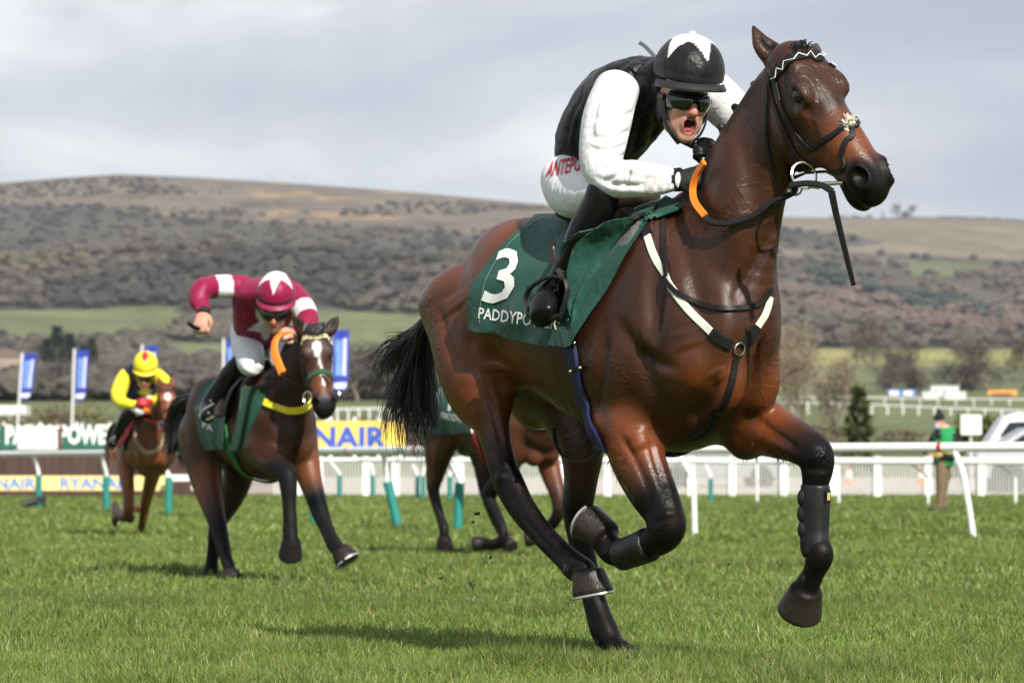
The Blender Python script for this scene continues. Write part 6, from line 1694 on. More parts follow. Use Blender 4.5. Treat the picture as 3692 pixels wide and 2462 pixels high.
for px in (612, 700): p = at(px, 1745, 78.5); MB().box(p, (.12, .06, .26)).build('leg', m_whrail, lr)
tk = board('small_sign', 'small dark square sign on the grass behind the legs of the second horse', 'sign', at(805, 1735, 78), .30, .30, .05, simple('black_board', (.02, .02, .022), .6), m_pole)
# green board with white lettering, and the white hut before it
c = at(205, 1578, 122); gb = board('advertising_board', 'dark green board with big white PADDYPOWER lettering at the far left', 'advertising board', c, 4.1, .88, .08, m_bgreen, m_pole, 'PADDYPOWER', .70, m_whrail, 'advertising boards', (.14, .08), (-1.9, -.6, .7, 1.9), .03, fit=(4.0, .72))
hut = empty('white_hut'); tag(hut, 'low white ribbed hut standing in front of the green board', 'hut')
hc = at(143, 1583, 110); MB().box(hc, (1.28, 1.0, .66)).build('wall', simple('hut_white', (.60, .60, .60), .6, .06), hut)
MB().box(hc + V(0, 0, .365), (1.40, 1.1, .07)).build('roof', m_whrail, hut)
for i in range(9): MB().box(hc + V(-.56 + i * .14, -.508, 0), (.022, .02, .64)).build('rib', m_whrail, hut)
MB().box(hc + V(.70, -.3, .05), (.09, .3, .78)).build('end_post', simple('rust_brown', (.10, .035, .025), .8), hut)
tent = empty('marquee'); tag(tent, 'long white flat roofed marquee at the far left edge', 'marquee')
tcn = at(20, 1480, 260); MB().box(tcn, (3.4, 3, .72)).build('roof', m_whrail, tent)
for dx in (-1.5, -.5, .5, 1.5): MB().box(tcn + V(dx, -1.4, -1.3), (.08, .08, 2.0)).build('leg', m_whrail, tent)
# flags
m_flag, _nt, _b = mat_new('banner_blue'); _b.inputs['Base Color'].default_value = (.020, .045, .33, 1); _b.inputs['Roughness'].default_value = .7
m_flagp = simple('banner_pale_blue', (.16, .30, .70), .7, .35, 3); m_flagw = simple('banner_white', (.72, .74, .80), .7, .05)
def flag(px_pole, y_top, y_bot, px_f0, px_f1, fy0, fy1, Y, label, lean=-10, wavy=.05):
    o = empty('banner_flag'); tag(o, label, 'flag', 'blue banners on white poles')
    MB().tube([at(px_pole + lean, y_bot, Y), at(px_pole, y_top, Y)], .055, 8).build('pole', m_pole, o)
    rows = []
    for i in range(12):
        t = i / 11; y = fy0 + (fy1 - fy0) * t
        L_ = at(px_f0 + lean * .55 * t, y, Y - .03); R_ = at(px_f1 + (lean * .75 - 3) * t - 10 * max(0, t - .8) / .2, y - 2 * t, Y - .03)
        rows.append([L_ * (1 - s_) + R_ * s_ + V(0, wavy * math.sin(s_ * 5 + t * 3), 0) for s_ in np.linspace(0, 1, 9)])
    cl = sheet(rows, .01, 'cloth', m_flag, o); R = np.array(rows)
    def strip(s0, s1, t0, t1, nm, mt, dep):
        g = []
        for t in np.linspace(t0, t1, 10):
            row = []
            for s_ in np.linspace(s0, s1, 6):
                fi, fj = t * 11, s_ * 8; i, j = min(int(fi), 10), min(int(fj), 7); a, b = fi - i, fj - j
                p = (R[i, j] * (1 - a) + R[i + 1, j] * a) * (1 - b) + (R[i, j + 1] * (1 - a) + R[i + 1, j + 1] * a) * b
                row.append(p + V(0, -dep, 0))
            g.append(row)
        return sheet(g, .004, nm, mt, cl)
    strip(.08, .95, .86, .95, 'white_band', m_flagw, .012)
    strip(.14, .55, .16, .74, 'pale_panel', m_flagp, .012)
    # upright lettering down the banner, too small and soft in the photograph to read
    for k in range(9):
        t0 = .14 + k * .068; strip(.62, .84, t0, t0 + .052, 'letter_block', m_flagw, .014)
    return o
flag(80, 1272, 1640, 85, 133, 1274, 1442, 150, 'leftmost blue banner on a white pole', -24)
flag(268, 1257, 1640, 276, 322, 1262, 1446, 150, 'second blue banner from the left on a white pole', -12)
flag(512, 1242, 1640, 525, 569, 1246, 1420, 150, 'blue banner just behind the yellow capped jockey', -6)
flag(806, 1220, 1640, 816, 862, 1224, 1400, 150, 'blue banner half hidden by the maroon jockey', -4)
flag(1190, 1186, 1640, 1202, 1260, 1190, 1412, 116, 'largest blue banner, beside the head of the second horse', -3)
# remote camera on the turf
rc = empty('remote_camera'); tag(rc, 'small black remote camera on a low stand on the turf at the far left', 'camera')
m_cam = simple('camera_black', (.014, .014, .015), .5, .2)
cc = at(150, 1800, 64)
MB().box(cc, (.17, .12, .12)).build('body', m_cam, rc); MB().tube([cc + V(-.07, 0, -.01), cc + V(-.34, -.05, -.10)], [.06, .075], 12).build('lens', m_cam, rc)
for d in (V(.10, -.06, 0), V(-.08, -.10, 0), V(.02, .12, 0)): MB().tube([cc + V(0, 0, -.05), V(cc[0] + d[0] * 1.6, cc[1] + d[1] * 1.6, float(terrain(cc[0], 64)))], .012, 6).build('leg', m_cam, rc)
MB().tube([cc + V(-.34, -.05, -.10), V(cc[0] - .36, cc[1] - .05, float(terrain(cc[0], 64)))], .02, 6).build('leg', m_cam, rc)

# ------------------------------------------------------------------ steward at the rail
SY = 60.5
Q = lambda px, py, d=0.0: at(px, py, SY + d)
VEST = (.012, .26, .075); DARK = (.012, .012, .014); KHA = (.175, .125, .070)
st_h = .022
XS = HeadAx(Q(3386, 1520), (-.72, -.62, -.25), (0, -.1, 1), 1.0)
tors = [(Q(3402, 1670), .125, .17), (Q(3404, 1625), .135, .18), (Q(3408, 1580), .135, .19), (Q(3404, 1552), .10, .17), (Q(3394, 1538), .07, .08)]
legsS = [[(Q(3395, 1660, -.05), .10, .10), (Q(3392, 1720, -.07), .092, .09), (Q(3390, 1770, -.06), .075, .075), (Q(3388, 1810, -.05), .066, .066), (Q(3386, 1828, -.05), .064, .07)], [(Q(3415, 1660, .06), .10, .10), (Q(3408, 1720, .08), .088, .09), (Q(3400, 1770, .10), .074, .075), (Q(3402, 1810, .14), .066, .066), (Q(3406, 1828, .14), .064, .07)]]
armsS = [[(Q(3435, 1568, -.05), .072, .072), (Q(3446, 1610, -.08), .068, .068), (Q(3440, 1645, -.15), .06, .06), (Q(3400, 1640, -.22), .05, .05)], [(Q(3376, 1566, .10), .072, .072), (Q(3352, 1600, .12), .066, .066), (Q(3335, 1622, .05), .056, .056), (Q(3345, 1636, -.1), .045, .045)]]
sets = [[(n[0], n[1] - .02, n[2] - .02) for n in s_] for s_ in [tors] + armsS + legsS]
lo, hi = bbox(sets, .12); hi = np.maximum(hi, XS.C + .2); B = Body(lo, hi, .016)
for s_ in sets: B.chain([(*n, SKIN) for n in s_], V(1, 0, 0), .03, 5)
B.chain([(tors[-1][0], .06, .06, SKIN), (XS.p(0, -.02, -.06), .055, .055, SKIN)], V(1, 0, 0), .03, 4)
head_human(B, XS, False)
hand_shape(B, Q(3400, 1640, -.22), V(-1, -.2, -.1), (0, -.3, 1), 1.1, SKIN, 1.0, 1); hand_shape(B, Q(3345, 1636, -.1), V(.8, -.5, -.2), (0, -.3, 1), 1.1, SKIN, 1.0, -1)
stw = link('person', B.mesh('person', 2), JM['skin'])
tag(stw, 'steward in green vest, black bobble hat and face mask at the right rail', 'person')
mcl = cloth_mat('steward_clothes', None, .75, .3, .12, .05, True, .3)
for a in armsS: shell('sleeve', [a], V(1, 0, 0), st_h, DARK, mcl, stw, disp=folds(.008, 4, 16))
def vest_paint(v, c):
    c = c.copy(); q = px_of(v); y = q[:, 1]; x = q[:, 0]
    c[(y > 1612) & (y < 1636)] = (.55, .62, .02)
    m = (y < 1585) & (np.abs(x - (3378 + (y - 1540) * .12)) < 13) & (v[:, 1] < SY); c[m] = DARK
    return c
shell('vest', [[(n[0], n[1] * 1.06 + .01, n[2] * 1.06 + .01) for n in tors[:-1]]], V(1, 0, 0), st_h, VEST, mcl, stw, disp=folds(.008, 2, 14), paint=vest_paint)
shell('trousers', legsS, V(1, 0, 0), st_h, KHA, mcl, stw, disp=folds(.012, 3, 15))
for l in legsS: p = l[-1][0]; shell('shoe', [[(p + V(.05, .04, -.02), .05, .05), (p + V(-.10, -.08, -.03), .045, .055)]], V(0, 0, 1), .018, (.09, .06, .035), mcl, stw)
mb = MB(); ball_mesh(mb, XS.p(0, -.015, .075), np.array([.092, .108, .10]), XS.ax); hat = mb.build('bobble_hat', simple('black_wool', (.010, .010, .011), .95, .2, 60, bump=.5, bscale=90), stw)
mb = MB(); ball_mesh(mb, XS.p(0, -.03, .195), .042); mb.build('bobble', hat.data.materials[0], hat)
mb = MB(); ball_mesh(mb, XS.p(0, .075, -.065), np.array([.060, .052, .058]), XS.ax); mb.build('face_mask', simple('mask_blue', (.40, .55, .66), .8, .05), stw)

# ------------------------------------------------------------------ things on the tarmac
m_or = simple('cone_orange', (.75, .16, .06), .5, .08)
def cone(px, py, Y, label):
    p = at(px, py, Y); p[2] = float(terrain(p[0], Y)) + .005
    o = empty('traffic_cone'); tag(o, label, 'traffic cone', 'traffic cones on the tarmac')
    T = frame_m(p, V(1, 0, 0), V(0, 1, 0), V(0, 0, 1))
    MB().box(p + V(0, 0, .02), (.30, .30, .04)).build('base', m_or, o)
    MB().lathe([(.13, .04), (.095, .22)], 16, T).build('lower_body', m_or, o)
    MB().lathe([(.0945, .221), (.058, .42)], 16, T).build('white_sleeve', m_whrail, o)
    MB().lathe([(.0575, .421), (.028, .58)], 16, T).build('tip', m_or, o)
for px, lb in ((2478, 'orange and white cone between the forelegs of the leading horse'), (3060, 'orange and white cone right of the reaching foreleg'), (3322, 'orange and white cone just left of the steward')): cone(px, 1735, 101, lb)
m_sil = simple('silver_paint', (.50, .51, .53), .25, .04, 3, metal=.6); m_van = simple('white_paint', (.72, .73, .74), .3, .04)
m_gls = simple('dark_glass', (.012, .016, .018), .06, .0, spec=.8); m_tyre = simple('tyre', (.014, .014, .014), .8, .15)
def car(name, label, cat, cx, Y, L, H, W, prof, win, paint, wr, wx, group='vehicles parked on the tarmac'):
    """side profile (x along, z up) swept across the width"""
    o = empty(name); tag(o, label, cat, group); z0 = float(terrain(cx, Y)); c = V(cx, Y, z0)
    M = np.eye(4); M[:3, 0] = (1, 0, 0); M[:3, 1] = (0, 0, 1); M[:3, 2] = (0, 1, 0); M[:3, 3] = c
    bm = bmesh.new(); n = len(prof); rings = []
    for k, (y, s_) in enumerate(((-W / 2, .96), (-W / 2 + .08, 1.0), (W / 2 - .08, 1.0), (W / 2, .96))):
        zc = H * .5; ring = [bm.verts.new(Vector(c) + Vector((x * s_, y + (.16 * max(0, z - .95) * (1 if y < 0 else -1)), zc + (z - zc) * s_))) for x, z in prof]; rings.append(ring)
    for a, b in zip(rings[:-1], rings[1:]):
        for i in range(n): bm.faces.new((a[i], a[(i + 1) % n], b[(i + 1) % n], b[i]))
    bm.faces.new(rings[0]); bm.faces.new(rings[-1][::-1]); bmesh.ops.recalc_face_normals(bm, faces=bm.faces)
    me = bpy.data.meshes.new('body'); bm.to_mesh(me); bm.free(); link('body', me, paint, o)
    for w_ in win:
        yw = lambda z: -W / 2 - .012 + .16 * max(0, z - .95)
        vv = [c + V(x, yw(z), z) for x, z in w_] + [c + V(x, yw(z) + .02, z) for x, z in w_]; k = len(w_)
        MB().add(vv, [tuple(range(k)), tuple(range(k, 2 * k))[::-1]] + [(i, (i + 1) % k, k + (i + 1) % k, k + i) for i in range(k)]).build('window', m_gls, o)
    for x in wx:
        for s_ in (-1, 1):
            T = frame_m(c + V(x, s_ * (W / 2 - .10), wr), V(1, 0, 0), V(0, 0, 1), V(0, -s_, 0))
            wh_ = MB().lathe([(wr * .60, -.10), (wr, -.10), (wr, .09), (wr * .93, .125), (wr * .60, .125)], 28, T).build('wheel', m_tyre, o)
            rim = MB().lathe([(wr * .62, .05), (wr * .62, .128), (wr * .54, .13), (wr * .50, .06)], 24, T)
            for k in range(5):
                a = k * 2 * math.pi / 5; d = T[:3, 0] * math.cos(a) + T[:3, 1] * math.sin(a)
                rim.tube([T[:3, 3] + T[:3, 2] * .115, T[:3, 3] + T[:3, 2] * .115 + d * wr * .58], [.075, .05], 6)
            rim.build('rim', m_sil, wh_)
            arch = MB().lathe([(wr * 1.02, -.02), (wr * 1.30, -.02), (wr * 1.30, .105), (wr * 1.02, .105)], 30, T).build('wheel_arch', m_tyre, o)
    return o
suvp = [(-2.3, .45), (-2.32, .95), (-2.15, 1.08), (-1.72, 1.18), (-.92, 1.66), (-.2, 1.74), (1.6, 1.70), (2.15, 1.25), (2.3, .9), (2.28, .42), (1.9, .30), (-1.9, .30)]
cxs = at(3630, 1700, 88)[0]
car('parked_car', 'silver off road car behind the picket fence at the right edge', 'car', cxs + 1.45, 89, 4.6, 1.74, 1.85, suvp, [[(-1.42, 1.20), (-.86, 1.56), (-.10, 1.62), (-.10, 1.20)], [(.0, 1.20), (.0, 1.62), (1.25, 1.60), (1.55, 1.22)]], m_sil, .44, (-1.42, 1.42))
vanp = [(-1.75, .4), (-1.8, 1.1), (-1.62, 1.4), (-1.25, 1.98), (-.9, 2.14), (2.5, 2.16), (2.6, 1.9), (2.6, .4)]
car('parked_van', 'white van behind the silver car at the right edge', 'van', at(3640, 1600, 104)[0] + .95, 104, 5.2, 2.16, 1.9, vanp, [[(-1.40, 1.42), (-1.08, 1.86), (-.3, 1.90), (-.3, 1.42)]], m_van, .34, (-1.0, 1.7))
darkp = [(-2.0, .3), (-2.05, .75), (-1.5, .95), (-.8, 1.4), (.5, 1.45), (1.5, 1.0), (2.0, .9), (2.05, .4), (1.8, .25)]
car('parked_car', 'grey car seen through the pickets between the forelegs of the leading horse', 'car', at(2560, 1700, 98)[0] + .2, 98, 4.0, 1.45, 1.7, darkp, [[(-.9, .98), (-.55, 1.30), (.3, 1.34), (.9, 1.0)]], simple('grey_paint', (.30, .31, .33), .3, .05, metal=.4), .31, (-1.2, 1.2))
sg = empty('white_sign'); tag(sg, 'blank white notice board on a pole above the right rail', 'sign')
c = at(3501, 1531, 86); MB().box(c, (.52, .10, .50)).build('board', m_whrail, sg); MB().box(c + V(0, -.056, .02), (.46, .012, .36)).build('panel', simple('panel_white', (.68, .68, .67), .5, .06, 6), sg)
MB().tube([c + V(0, .06, 0), V(c[0], c[1] + .06, float(terrain(c[0], 86)))], .03, 8).build('pole', m_pole, sg)

# ------------------------------------------------------------------ far side of the course, right
m_farw = simple('far_white', (.70, .70, .68), .6, .08)
def far_rail(label, seq, h, n, wid=.10):
    o = empty('running_rail'); tag(o, label, 'running rail', 'white running rails')
    P = curve_at([at(*q) for q in seq], n); MB().tube(P, wid * .5, 6).build('rail', m_farw, o)
    for p in P: MB().box(V(p[0], p[1], (p[2] + float(terrain(p[0], p[1])) - .2) / 2), (wid * .8, wid, max(.3, p[2] - float(terrain(p[0], p[1])) + .2))).build('post', m_farw, o)
far_rail('far white rail sloping across the green bank beyond the steward', [(2300, 1440, 330), (2700, 1448, 330), (3100, 1458, 325), (3400, 1470, 320), (3800, 1484, 315)], 1, 26, .17)
far_rail('furthest white rail below the white cabins', [(2300, 1422, 390), (2750, 1428, 390), (3200, 1434, 388), (3692, 1440, 385), (3900, 1444, 384)], 1, 26, .14)
far_rail('far white rail behind the yellow capped rider', [(560, 1500, 240), (800, 1490, 245), (1100, 1478, 250), (1480, 1470, 260)], 1, 22, .16)
far_rail('white rail under the marquee at the far left', [(-300, 1532, 215), (0, 1530, 215), (130, 1528, 215), (330, 1532, 215)], 1, 22, .22)
board('advertising_board', 'far blue and white board beyond the course', 'advertising board', at(3226, 1416, 395), 1.6, .75, .2, m_bl2, m_pole, group='advertising boards')
board('advertising_board', 'far blue and white board right of its twin by the white cabins', 'advertising board', at(3278, 1416, 396), 1.5, .75, .2, simple('far_blue', (.10, .16, .48), .6), m_pole, group='advertising boards')
for px, lb in ((3223, 1), (3274, 2)):
    o = [q for q in COL.objects if q.get('category') == 'advertising board'][-2 + lb - 1]
    MB().box(at(px, 1417, 394.6), (1.05, .1, .5)).build('white_panel', m_whrail, o)
ob = board('advertising_board', 'far orange board at the upper right beyond the course', 'advertising board', at(3614, 1416, 380), 3.2, .60, .2, simple('orange_board', (.72, .34, .06), .6, .08, 1), m_pole, group='advertising boards')
MB().box(at(3614, 1418, 379.6), (2.3, .1, .22)).build('print_strip', simple('brown_print', (.40, .12, .04), .6), ob)
def cabin(c, w, h, d, label, name='cabin'):
    o = empty(name); tag(o, label, 'cabin', 'white cabins beyond the course')
    MB().box(c, (w, d, h)).build('wall', m_farw, o); MB().box(c + V(0, 0, h / 2 + .08), (w * 1.05, d * 1.05, .14)).build('roof', simple('cabin_roof', (.50, .54, .53), .6, .08), o)
    for i in range(3): MB().box(c + V(-w * .3 + i * w * .3, -d / 2 - .02, .05), (w * .14, .05, h * .35)).build('window', simple('cabin_window', (.22, .30, .30), .3), o)
cabin(at(3402, 1412, 400), 3.2, 1.05, 2.5, 'pale cabin with a raised roof among the far rails'); cabin(at(3440, 1428, 380), 2.3, .75, 2, 'lower white cabin to the right of the raised one'); cabin(at(3350, 1428, 382), 1.6, .7, 2, 'small white cabin to the left of the raised one')
house = empty('stone_house'); tag(house, 'pale stone house with a gable behind the leftmost banner', 'house')
hc = at(22, 1335, 480); MB().box(hc, (5.6, 4, 3.4)).build('wall', simple('house_stone', (.30, .25, .19), .9, .1, 1), house)
MB().prism([(-2.9, 0), (2.9, 0), (0, 1.4)], -2.1, 2.1, frame_m(hc + V(0, 0, 1.72), V(1, 0, 0), V(0, 0, 1), V(0, -1, 0))).build('roof', simple('house_roof', (.16, .12, .09), .9, .15, 1), house)
for dx in (-1.6, 1.2): MB().box(hc + V(dx, -2.02, .2), (.8, .06, 1.1)).build('window', m_gls, house)
# turf thrown up by the hooves
m_clod = simple('turf_clod', (.035, .045, .014), .95, .4, 60)
r = np.random.default_rng(15)
for i, (px, py, Y, sz) in enumerate(((1064, 962, 13.6, .004), (1720, 1850, 12.9, .008), (1768, 2010, 12.8, .006), (1700, 2105, 12.7, .010), (1590, 2080, 13.0, .006), (1705, 1880, 13.2, .006), (2630, 2030, 11.6, .005))):
    mb = MB(); p = at(px, py, Y); a = unit(r.normal(size=3))
    mb.tube([p - a * sz * 1.6, p - a * sz * .4 + r.normal(size=3) * .002, p + a * sz, p + a * sz * 2.2], [sz * .2, sz * .9, sz * .7, sz * .1], 6)
    tag(mb.build('turf_clod', m_clod), 'tiny clod of turf flying behind the leading horse', 'clod', 'flying clods of turf')
# ------------------------------------------------------------------ trees and hedges one can tell apart
m_bark = simple('pale_bark', (.155, .125, .095), .95, .25, 6)
def bare_tree(seed, hgt, spread, n_tw, size, twig_col, name='bare_tree', squat=.62):
    r = np.random.default_rng(seed); root = empty(name)
    mb = MB(); tips = []
    def grow(p, d, L, rad, lev):
        pts = [p]; q = p.copy(); dd = d.copy()
        for i in range(4):
            dd = unit(dd + r.normal(size=3) * .16 + V(0, 0, .06)); q = q + dd * L / 4; pts.append(q.copy())
        mb.tube(pts, np.linspace(rad, rad * .55, 5), 5 if lev else 7, False)
        if lev >= 3: tips.append(q); return
        for k in range((3, 4, 3)[lev]):
            t = r.uniform(.45, 1.0); b = pts[int(t * 4)]
            nd = unit(dd + r.normal(size=3) * (.62 if lev else .7) * V(1, 1, .7)); grow(b, nd, L * r.uniform(.55, .8), rad * .5, lev + 1)
    grow(V(0, 0, -.1), V(0, 0, 1), hgt * .36, hgt * .024, 0)
    mb.build('trunk', m_bark, root)
    T = np.array(tips); T = T * np.array([spread, spread, 1]); T[:, 2] *= hgt * .92 / max(T[:, 2].max(), .1)
    per = max(3, n_tw // len(T)); c = np.repeat(T, per, 0) + r.normal(size=(len(T) * per, 3)) * hgt * .075
    d1 = unit(r.normal(size=c.shape) + V(0, 0, .5)) * size * r.uniform(.6, 1.6, (len(c), 1)); d2 = unit(r.normal(size=c.shape)) * size * .2
    v = np.stack([c, c + d1, c + d1 * .4 + d2], 1).reshape(-1, 3)
    col = np.repeat(np.asarray(twig_col) * r.uniform(.65, 1.35, (len(c), 1)), 3, 0)
    link('crown', mesh_np('crown', v, [np.arange(len(v)).reshape(-1, 3)], col, smooth=False), m_twigs, root)
    return root
def conifer(seed, hgt, col, name='conifer', fat=.30):
    r = np.random.default_rng(seed); root = empty(name)
    MB().tube([V(0, 0, -.1), V(0, 0, hgt * .9)], [hgt * .03, hgt * .008], 6).build('trunk', m_bark, root)
    n = 900; z = r.random(n) ** .75; rad = (1 - z) ** .8 * fat * hgt * (.65 + .35 * np.sin(z * 40 + r.uniform(0, 6, n) * .3)); a = r.uniform(0, 6.283, n); q = r.uniform(.55, 1, n)
    c = np.stack([np.cos(a) * rad * q, np.sin(a) * rad * q, .04 * hgt + z * hgt * .96], -1)
    d1 = np.stack([np.cos(a), np.sin(a), r.uniform(-.5, .3, n)], -1) * hgt * .07; d2 = r.normal(size=(n, 3)) * hgt * .03
    v = np.stack([c, c + d1 + d2, c + d1 * .6 - d2], 1).reshape(-1, 3); cc = np.repeat(np.asarray(col) * r.uniform(.5, 1.45, (n, 1)), 3, 0)
    link('crown', mesh_np('crown', v, [np.arange(len(v)).reshape(-1, 3)], cc, smooth=False), m_twigs, root)
    return root
def bush(seed, w, h, col, name='bush', n=700):
    r = np.random.default_rng(seed); root = empty(name)
    v, f = twig_cloud(r, n, (w / 2, w / 2, h * .52), h * .16, hollow=.3); v[:, 2] += h * .48
    cc = np.repeat(np.asarray(col) * r.uniform(.5, 1.5, (n, 1)), 3, 0)
    link('crown', mesh_np('crown', v, [f], cc, smooth=False), m_twigs, root)
    MB().tube([V(0, 0, -.1), V(0, 0, h * .5)], [h * .04, h * .02], 5).build('trunk', m_bark, root)
    return root
def place(proto, used, px, ybase, Y, h0, H, label, cat, group, rz=0.0, wide=1.0):
    p = at(px, ybase, Y); z = p[2] if ybase is not None else float(terrain(p[0], Y))
    o = proto if not used else copy_thing(proto, (0, 0, 0))
    o.location = (p[0], p[1], z); k = H / h0; o.scale = (k * wide, k * wide, k); o.rotation_euler = (0, 0, rz)
    tag(o, label, cat, group); return o
def at_ground(px, Y): X = (px - 1846) * Y / FP; return X, float(terrain(X, Y))
def put(protos, lst, cat, group):
    used = {}
    for i, (k, px, Y, H, wide, label) in enumerate(lst):
        pr, h0 = protos[k]; X, z = at_ground(px, Y)
        o = pr if k not in used else copy_thing(pr, (0, 0, 0)); used[k] = 1
        s = H / h0; o.location = (X, Y, z); o.scale = (s * wide, s * wide, s); o.rotation_euler = (0, 0, (i * 2.399) % 6.28)
        tag(o, label, cat, group)
PX = lambda px_h, Y: px_h * Y / FP           # photo pixels to metres at a distance
BT = {0: (bare_tree(1, 10, 1.05, 3600, .60, (.24, .195, .135), 'bare_tree'), 10), 1: (bare_tree(2, 10, 1.3, 2400, .8, (.135, .110, .085), 'bare_tree'), 10), 2: (bare_tree(6, 10, 1.5, 3000, .8, (.105, .092, .078), 'bare_tree'), 10)}
g = 'leafless trees behind the course'
far_l = 'round leafless brown tree standing below the far fields'
L_ = [(0, 2905, 200, PX(440, 200), .8, 'tall pale leafless tree with fine twigs right of the chest of the leading horse'),
      (0, 2740, 210, PX(380, 210), .9, 'pale leafless tree behind the forearm of the leading horse'),
      (0, 3010, 215, PX(300, 215), 1.0, 'thin leafless tree between the tall pale tree and the small conifer'),
      (1, 3170, 700, PX(240, 700), 1.0, 'lone dark tree with a visible trunk in the bright far field'),
      (2, 3290, 520, PX(165, 520), 1.6, 'low round leafless tree above the far blue boards'), (2, 3440, 520, PX(200, 520), 1.3, 'round leafless tree rising behind the white cabins'), (2, 3560, 540, PX(180, 540), 1.4, 'round leafless tree just left of the far orange board'), (2, 3690, 530, PX(190, 530), 1.5, 'round leafless tree at the right edge above the far orange board'), (2, 3220, 540, PX(130, 540), 1.5, 'smallest round leafless tree left of the far blue boards')]
ORD = ['first', 'second', 'third', 'fourth', 'fifth', 'sixth', 'seventh', 'eighth', 'ninth', 'tenth', 'eleventh', 'twelfth', 'thirteenth', 'fourteenth', 'fifteenth', 'sixteenth', 'seventeenth', 'eighteenth']
for i, px in enumerate((60, 210, 330, 430, 520, 640, 760, 900, 1010, 1120, 1230, 1330, 1430, 1530, 1640, 1780)):
    Y = 430 + (i * 53) % 140; L_.append((1 + i % 2, px, Y, PX(95 + (i * 37) % 55, Y), 1.5, f'round leafless brown tree, {ORD[i]} from the left in the belt behind the banners'))
for i, px in enumerate((90, 240, 380, 560, 700, 820, 960, 1090, 1200, 1380, 1480)):
    Y = 640 + (i * 71) % 120; L_.append((2 - i % 2, px, Y, PX(80 + (i * 29) % 40, Y), 1.5, f'leafless tree, {ORD[i]} from the left in the row below the green fields'))
L_ += [(1, 1140, 420, PX(200, 420), 1.5, 'dark leafless thicket tree to the left of the largest banner'), (2, 1290, 430, PX(210, 430), 1.5, 'dark leafless tree just right of the largest banner')]
put(BT, L_, 'tree', g)
CF = {0: (conifer(3, 6, (.060, .075, .022), 'conifer', .26), 6), 1: (conifer(4, 10, (.050, .065, .055), 'conifer', .34), 10)}
C_ = [(0, 3096, 125, PX(318, 125), 1.0, 'small yellowish green conifer left of the steward')]
for i, px in enumerate((165, 205, 250, 300, 330)): C_.append((1, px, 520, PX((190, 235, 210, 170, 190)[i], 520), .9, f'dark conifer, {ORD[i]} from the left in the clump above the second banner'))
put(CF, C_, 'tree', 'conifers')
BS = {0: (bush(5, 4, 3, (.145, .125, .060)), 3), 1: (bush(6, 4, 3, (.100, .062, .048)), 3)}
B_ = [(0, 120, 170, PX(165, 170), 1.0, 'yellowish twiggy bush between the two left banners'), (1, 205, 172, PX(180, 172), .65, 'dark reddish bush right behind the second banner'), (0, 310, 175, PX(190, 175), .8, 'yellowish twiggy bush behind the yellow sleeved jockey'), (0, 30, 180, PX(150, 180), 1.0, 'yellowish bush at the far left edge'),
      (1, 1120, 160, PX(150, 160), 1.1, 'reddish brown bush above the yellow board'), (0, 1300, 165, PX(140, 165), 1.3, 'tan bush behind the black tail'), (1, 1440, 168, PX(140, 168), 1.3, 'brown bush right of the black tail'), (0, 2600, 180, PX(230, 180), 1.2, 'tan bush behind the belly of the leading horse'),
      (0, 2820, 170, PX(150, 170), 1.4, 'low tan scrub at the foot of the pale trees'), (1, 2990, 175, PX(110, 175), 1.5, 'low brown scrub beside the small conifer'), (1, 3240, 200, PX(60, 200), 2.2, 'low brown scrub left of the steward'), (0, 900, 170, PX(150, 170), 1.2, 'tan bush behind the second horse'), (1, 700, 172, PX(140, 172), 1.2, 'brown bush left of the second horse')]
put(BS, B_, 'bush', 'bushes behind the course')
hd = empty('hedge'); tag(hd, 'clipped dark green hedge behind the white notice board', 'hedge')
r = np.random.default_rng(44); n = 2600; x0, x1 = at(3360, 1550, 118)[0], at(3590, 1550, 118)[0]
zb = float(terrain(x0, 118)); zt_ = at(3500, 1500, 118)[2]
c = np.stack([r.uniform(x0, x1, n), 118 + r.uniform(-.5, .5, n), zb + (zt_ - zb) * r.random(n) ** .8 * np.interp(r.uniform(0, 1, n), [0, 1], [.96, 1])], -1)
c[:, 2] *= 1; m_ = c[:, 0] < at(3450, 1550, 118)[0]; c[m_, 2] = zb + (c[m_, 2] - zb) * .72
d1 = r.normal(size=(n, 3)) * .14; d2 = r.normal(size=(n, 3)) * .10
v = np.stack([c, c + d1, c + d2], 1).reshape(-1, 3)
link('leaves', mesh_np('leaves', v, [np.arange(len(v)).reshape(-1, 3)], np.repeat(np.array([.070, .082, .014]) * r.uniform(.5, 1.5, (n, 1)), 3, 0), smooth=False), m_twigs, hd)
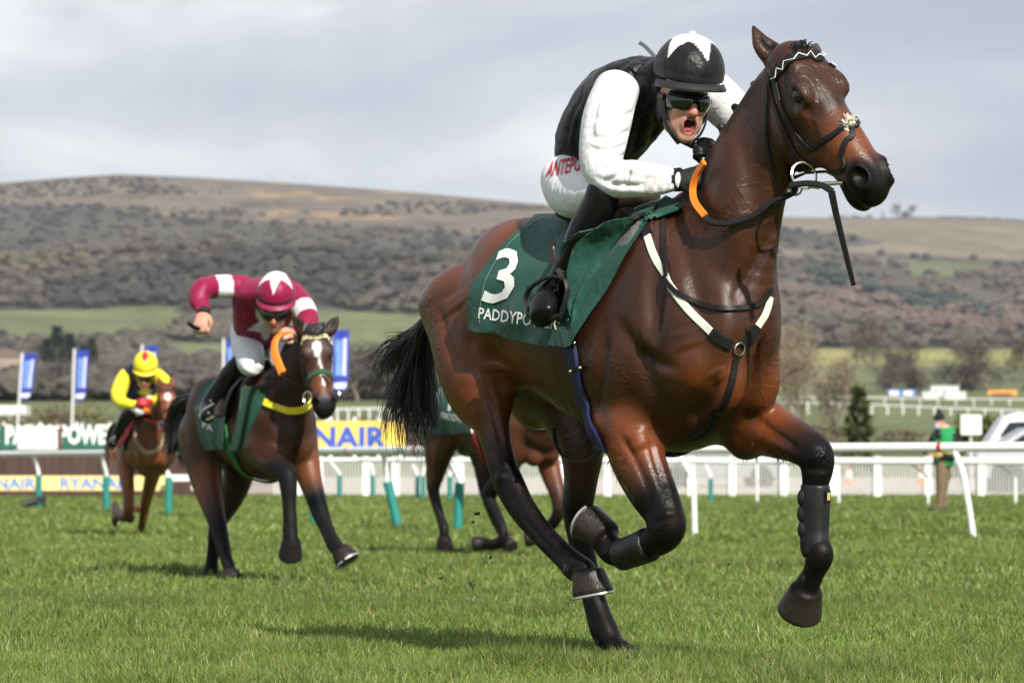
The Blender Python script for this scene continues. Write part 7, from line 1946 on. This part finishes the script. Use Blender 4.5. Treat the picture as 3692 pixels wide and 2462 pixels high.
MB().box(((x0 + x1) / 2, 118.2, (zb + zt_ * .9) / 2), (x1 - x0 - .2, .5, (zt_ - zb) * .7)).build('inner_stems', simple('hedge_stems', (.02, .026, .008), .95, .3, 8), hd)
# wind bent trees on the skyline at the right, and hedges on the upland
SK = {0: (bare_tree(9, 10, 1.6, 1700, .9, (.06, .06, .065), 'bare_tree'), 10)}
put(SK, [(0, 3240, 2560, 10.5, 1.2, 'left of the two rounded clumps of trees on the right skyline'), (0, 3290, 2565, 9.0, 1.2, 'right of the two rounded clumps of trees on the right skyline'), (0, 3184, 2560, 6, .6, 'thin small tree on the right skyline')], 'tree', 'trees on the skyline')
sk = [(X_, 2570 + q % 5, h_, TREETONE['dark']) for q, (px, h_) in enumerate([(p, 3.0 + (p * 7) % 3) for p in list(range(3390, 3700, 12)) + list(range(3000, 3160, 20))]) for X_ in [(px - 1846) * 2570 / FP]]
woodland('hedgerow', sk, 9, 'dark hedge line along the right skyline', 30)
cf = []
r = np.random.default_rng(5)
for i in range(70):
    t = r.random(); px = 2960 + 740 * t + r.uniform(-20, 20); y = 1000 + 190 * t + r.uniform(-30, 40)
    Ys = np.linspace(900, 2000, 60); q = np.array([px_of(V((px - 1846) * a / FP, a, float(terrain((px - 1846) * a / FP, a))))[1] for a in Ys]); Y = Ys[np.argmin(np.abs(q - y))]
    cf.append(((px - 1846) * Y / FP, Y, r.uniform(6, 11), (.040, .055, .050)))
woodland('conifer_plantation', cf, 12, 'dark green conifers in a slanting band on the right hillside', 70)
# ------------------------------------------------------------------ the air over the course
hz_o = MB().box((0, 2050, 135), (8600, 4700, 275)).build('haze', None); tag(hz_o, kind='stuff')
m = bpy.data.materials.new('haze'); m.use_nodes = True; nt = m.node_tree; nt.nodes.clear()
o_ = nt.nodes.new('ShaderNodeOutputMaterial'); pv = nt.nodes.new('ShaderNodeVolumePrincipled')
pv.inputs['Color'].default_value = (.86, .90, .97, 1); pv.inputs['Density'].default_value = 0.00008; pv.inputs['Anisotropy'].default_value = 0.1
nt.links.new(pv.outputs[0], o_.inputs['Volume']); hz_o.data.materials.append(m)
finish()
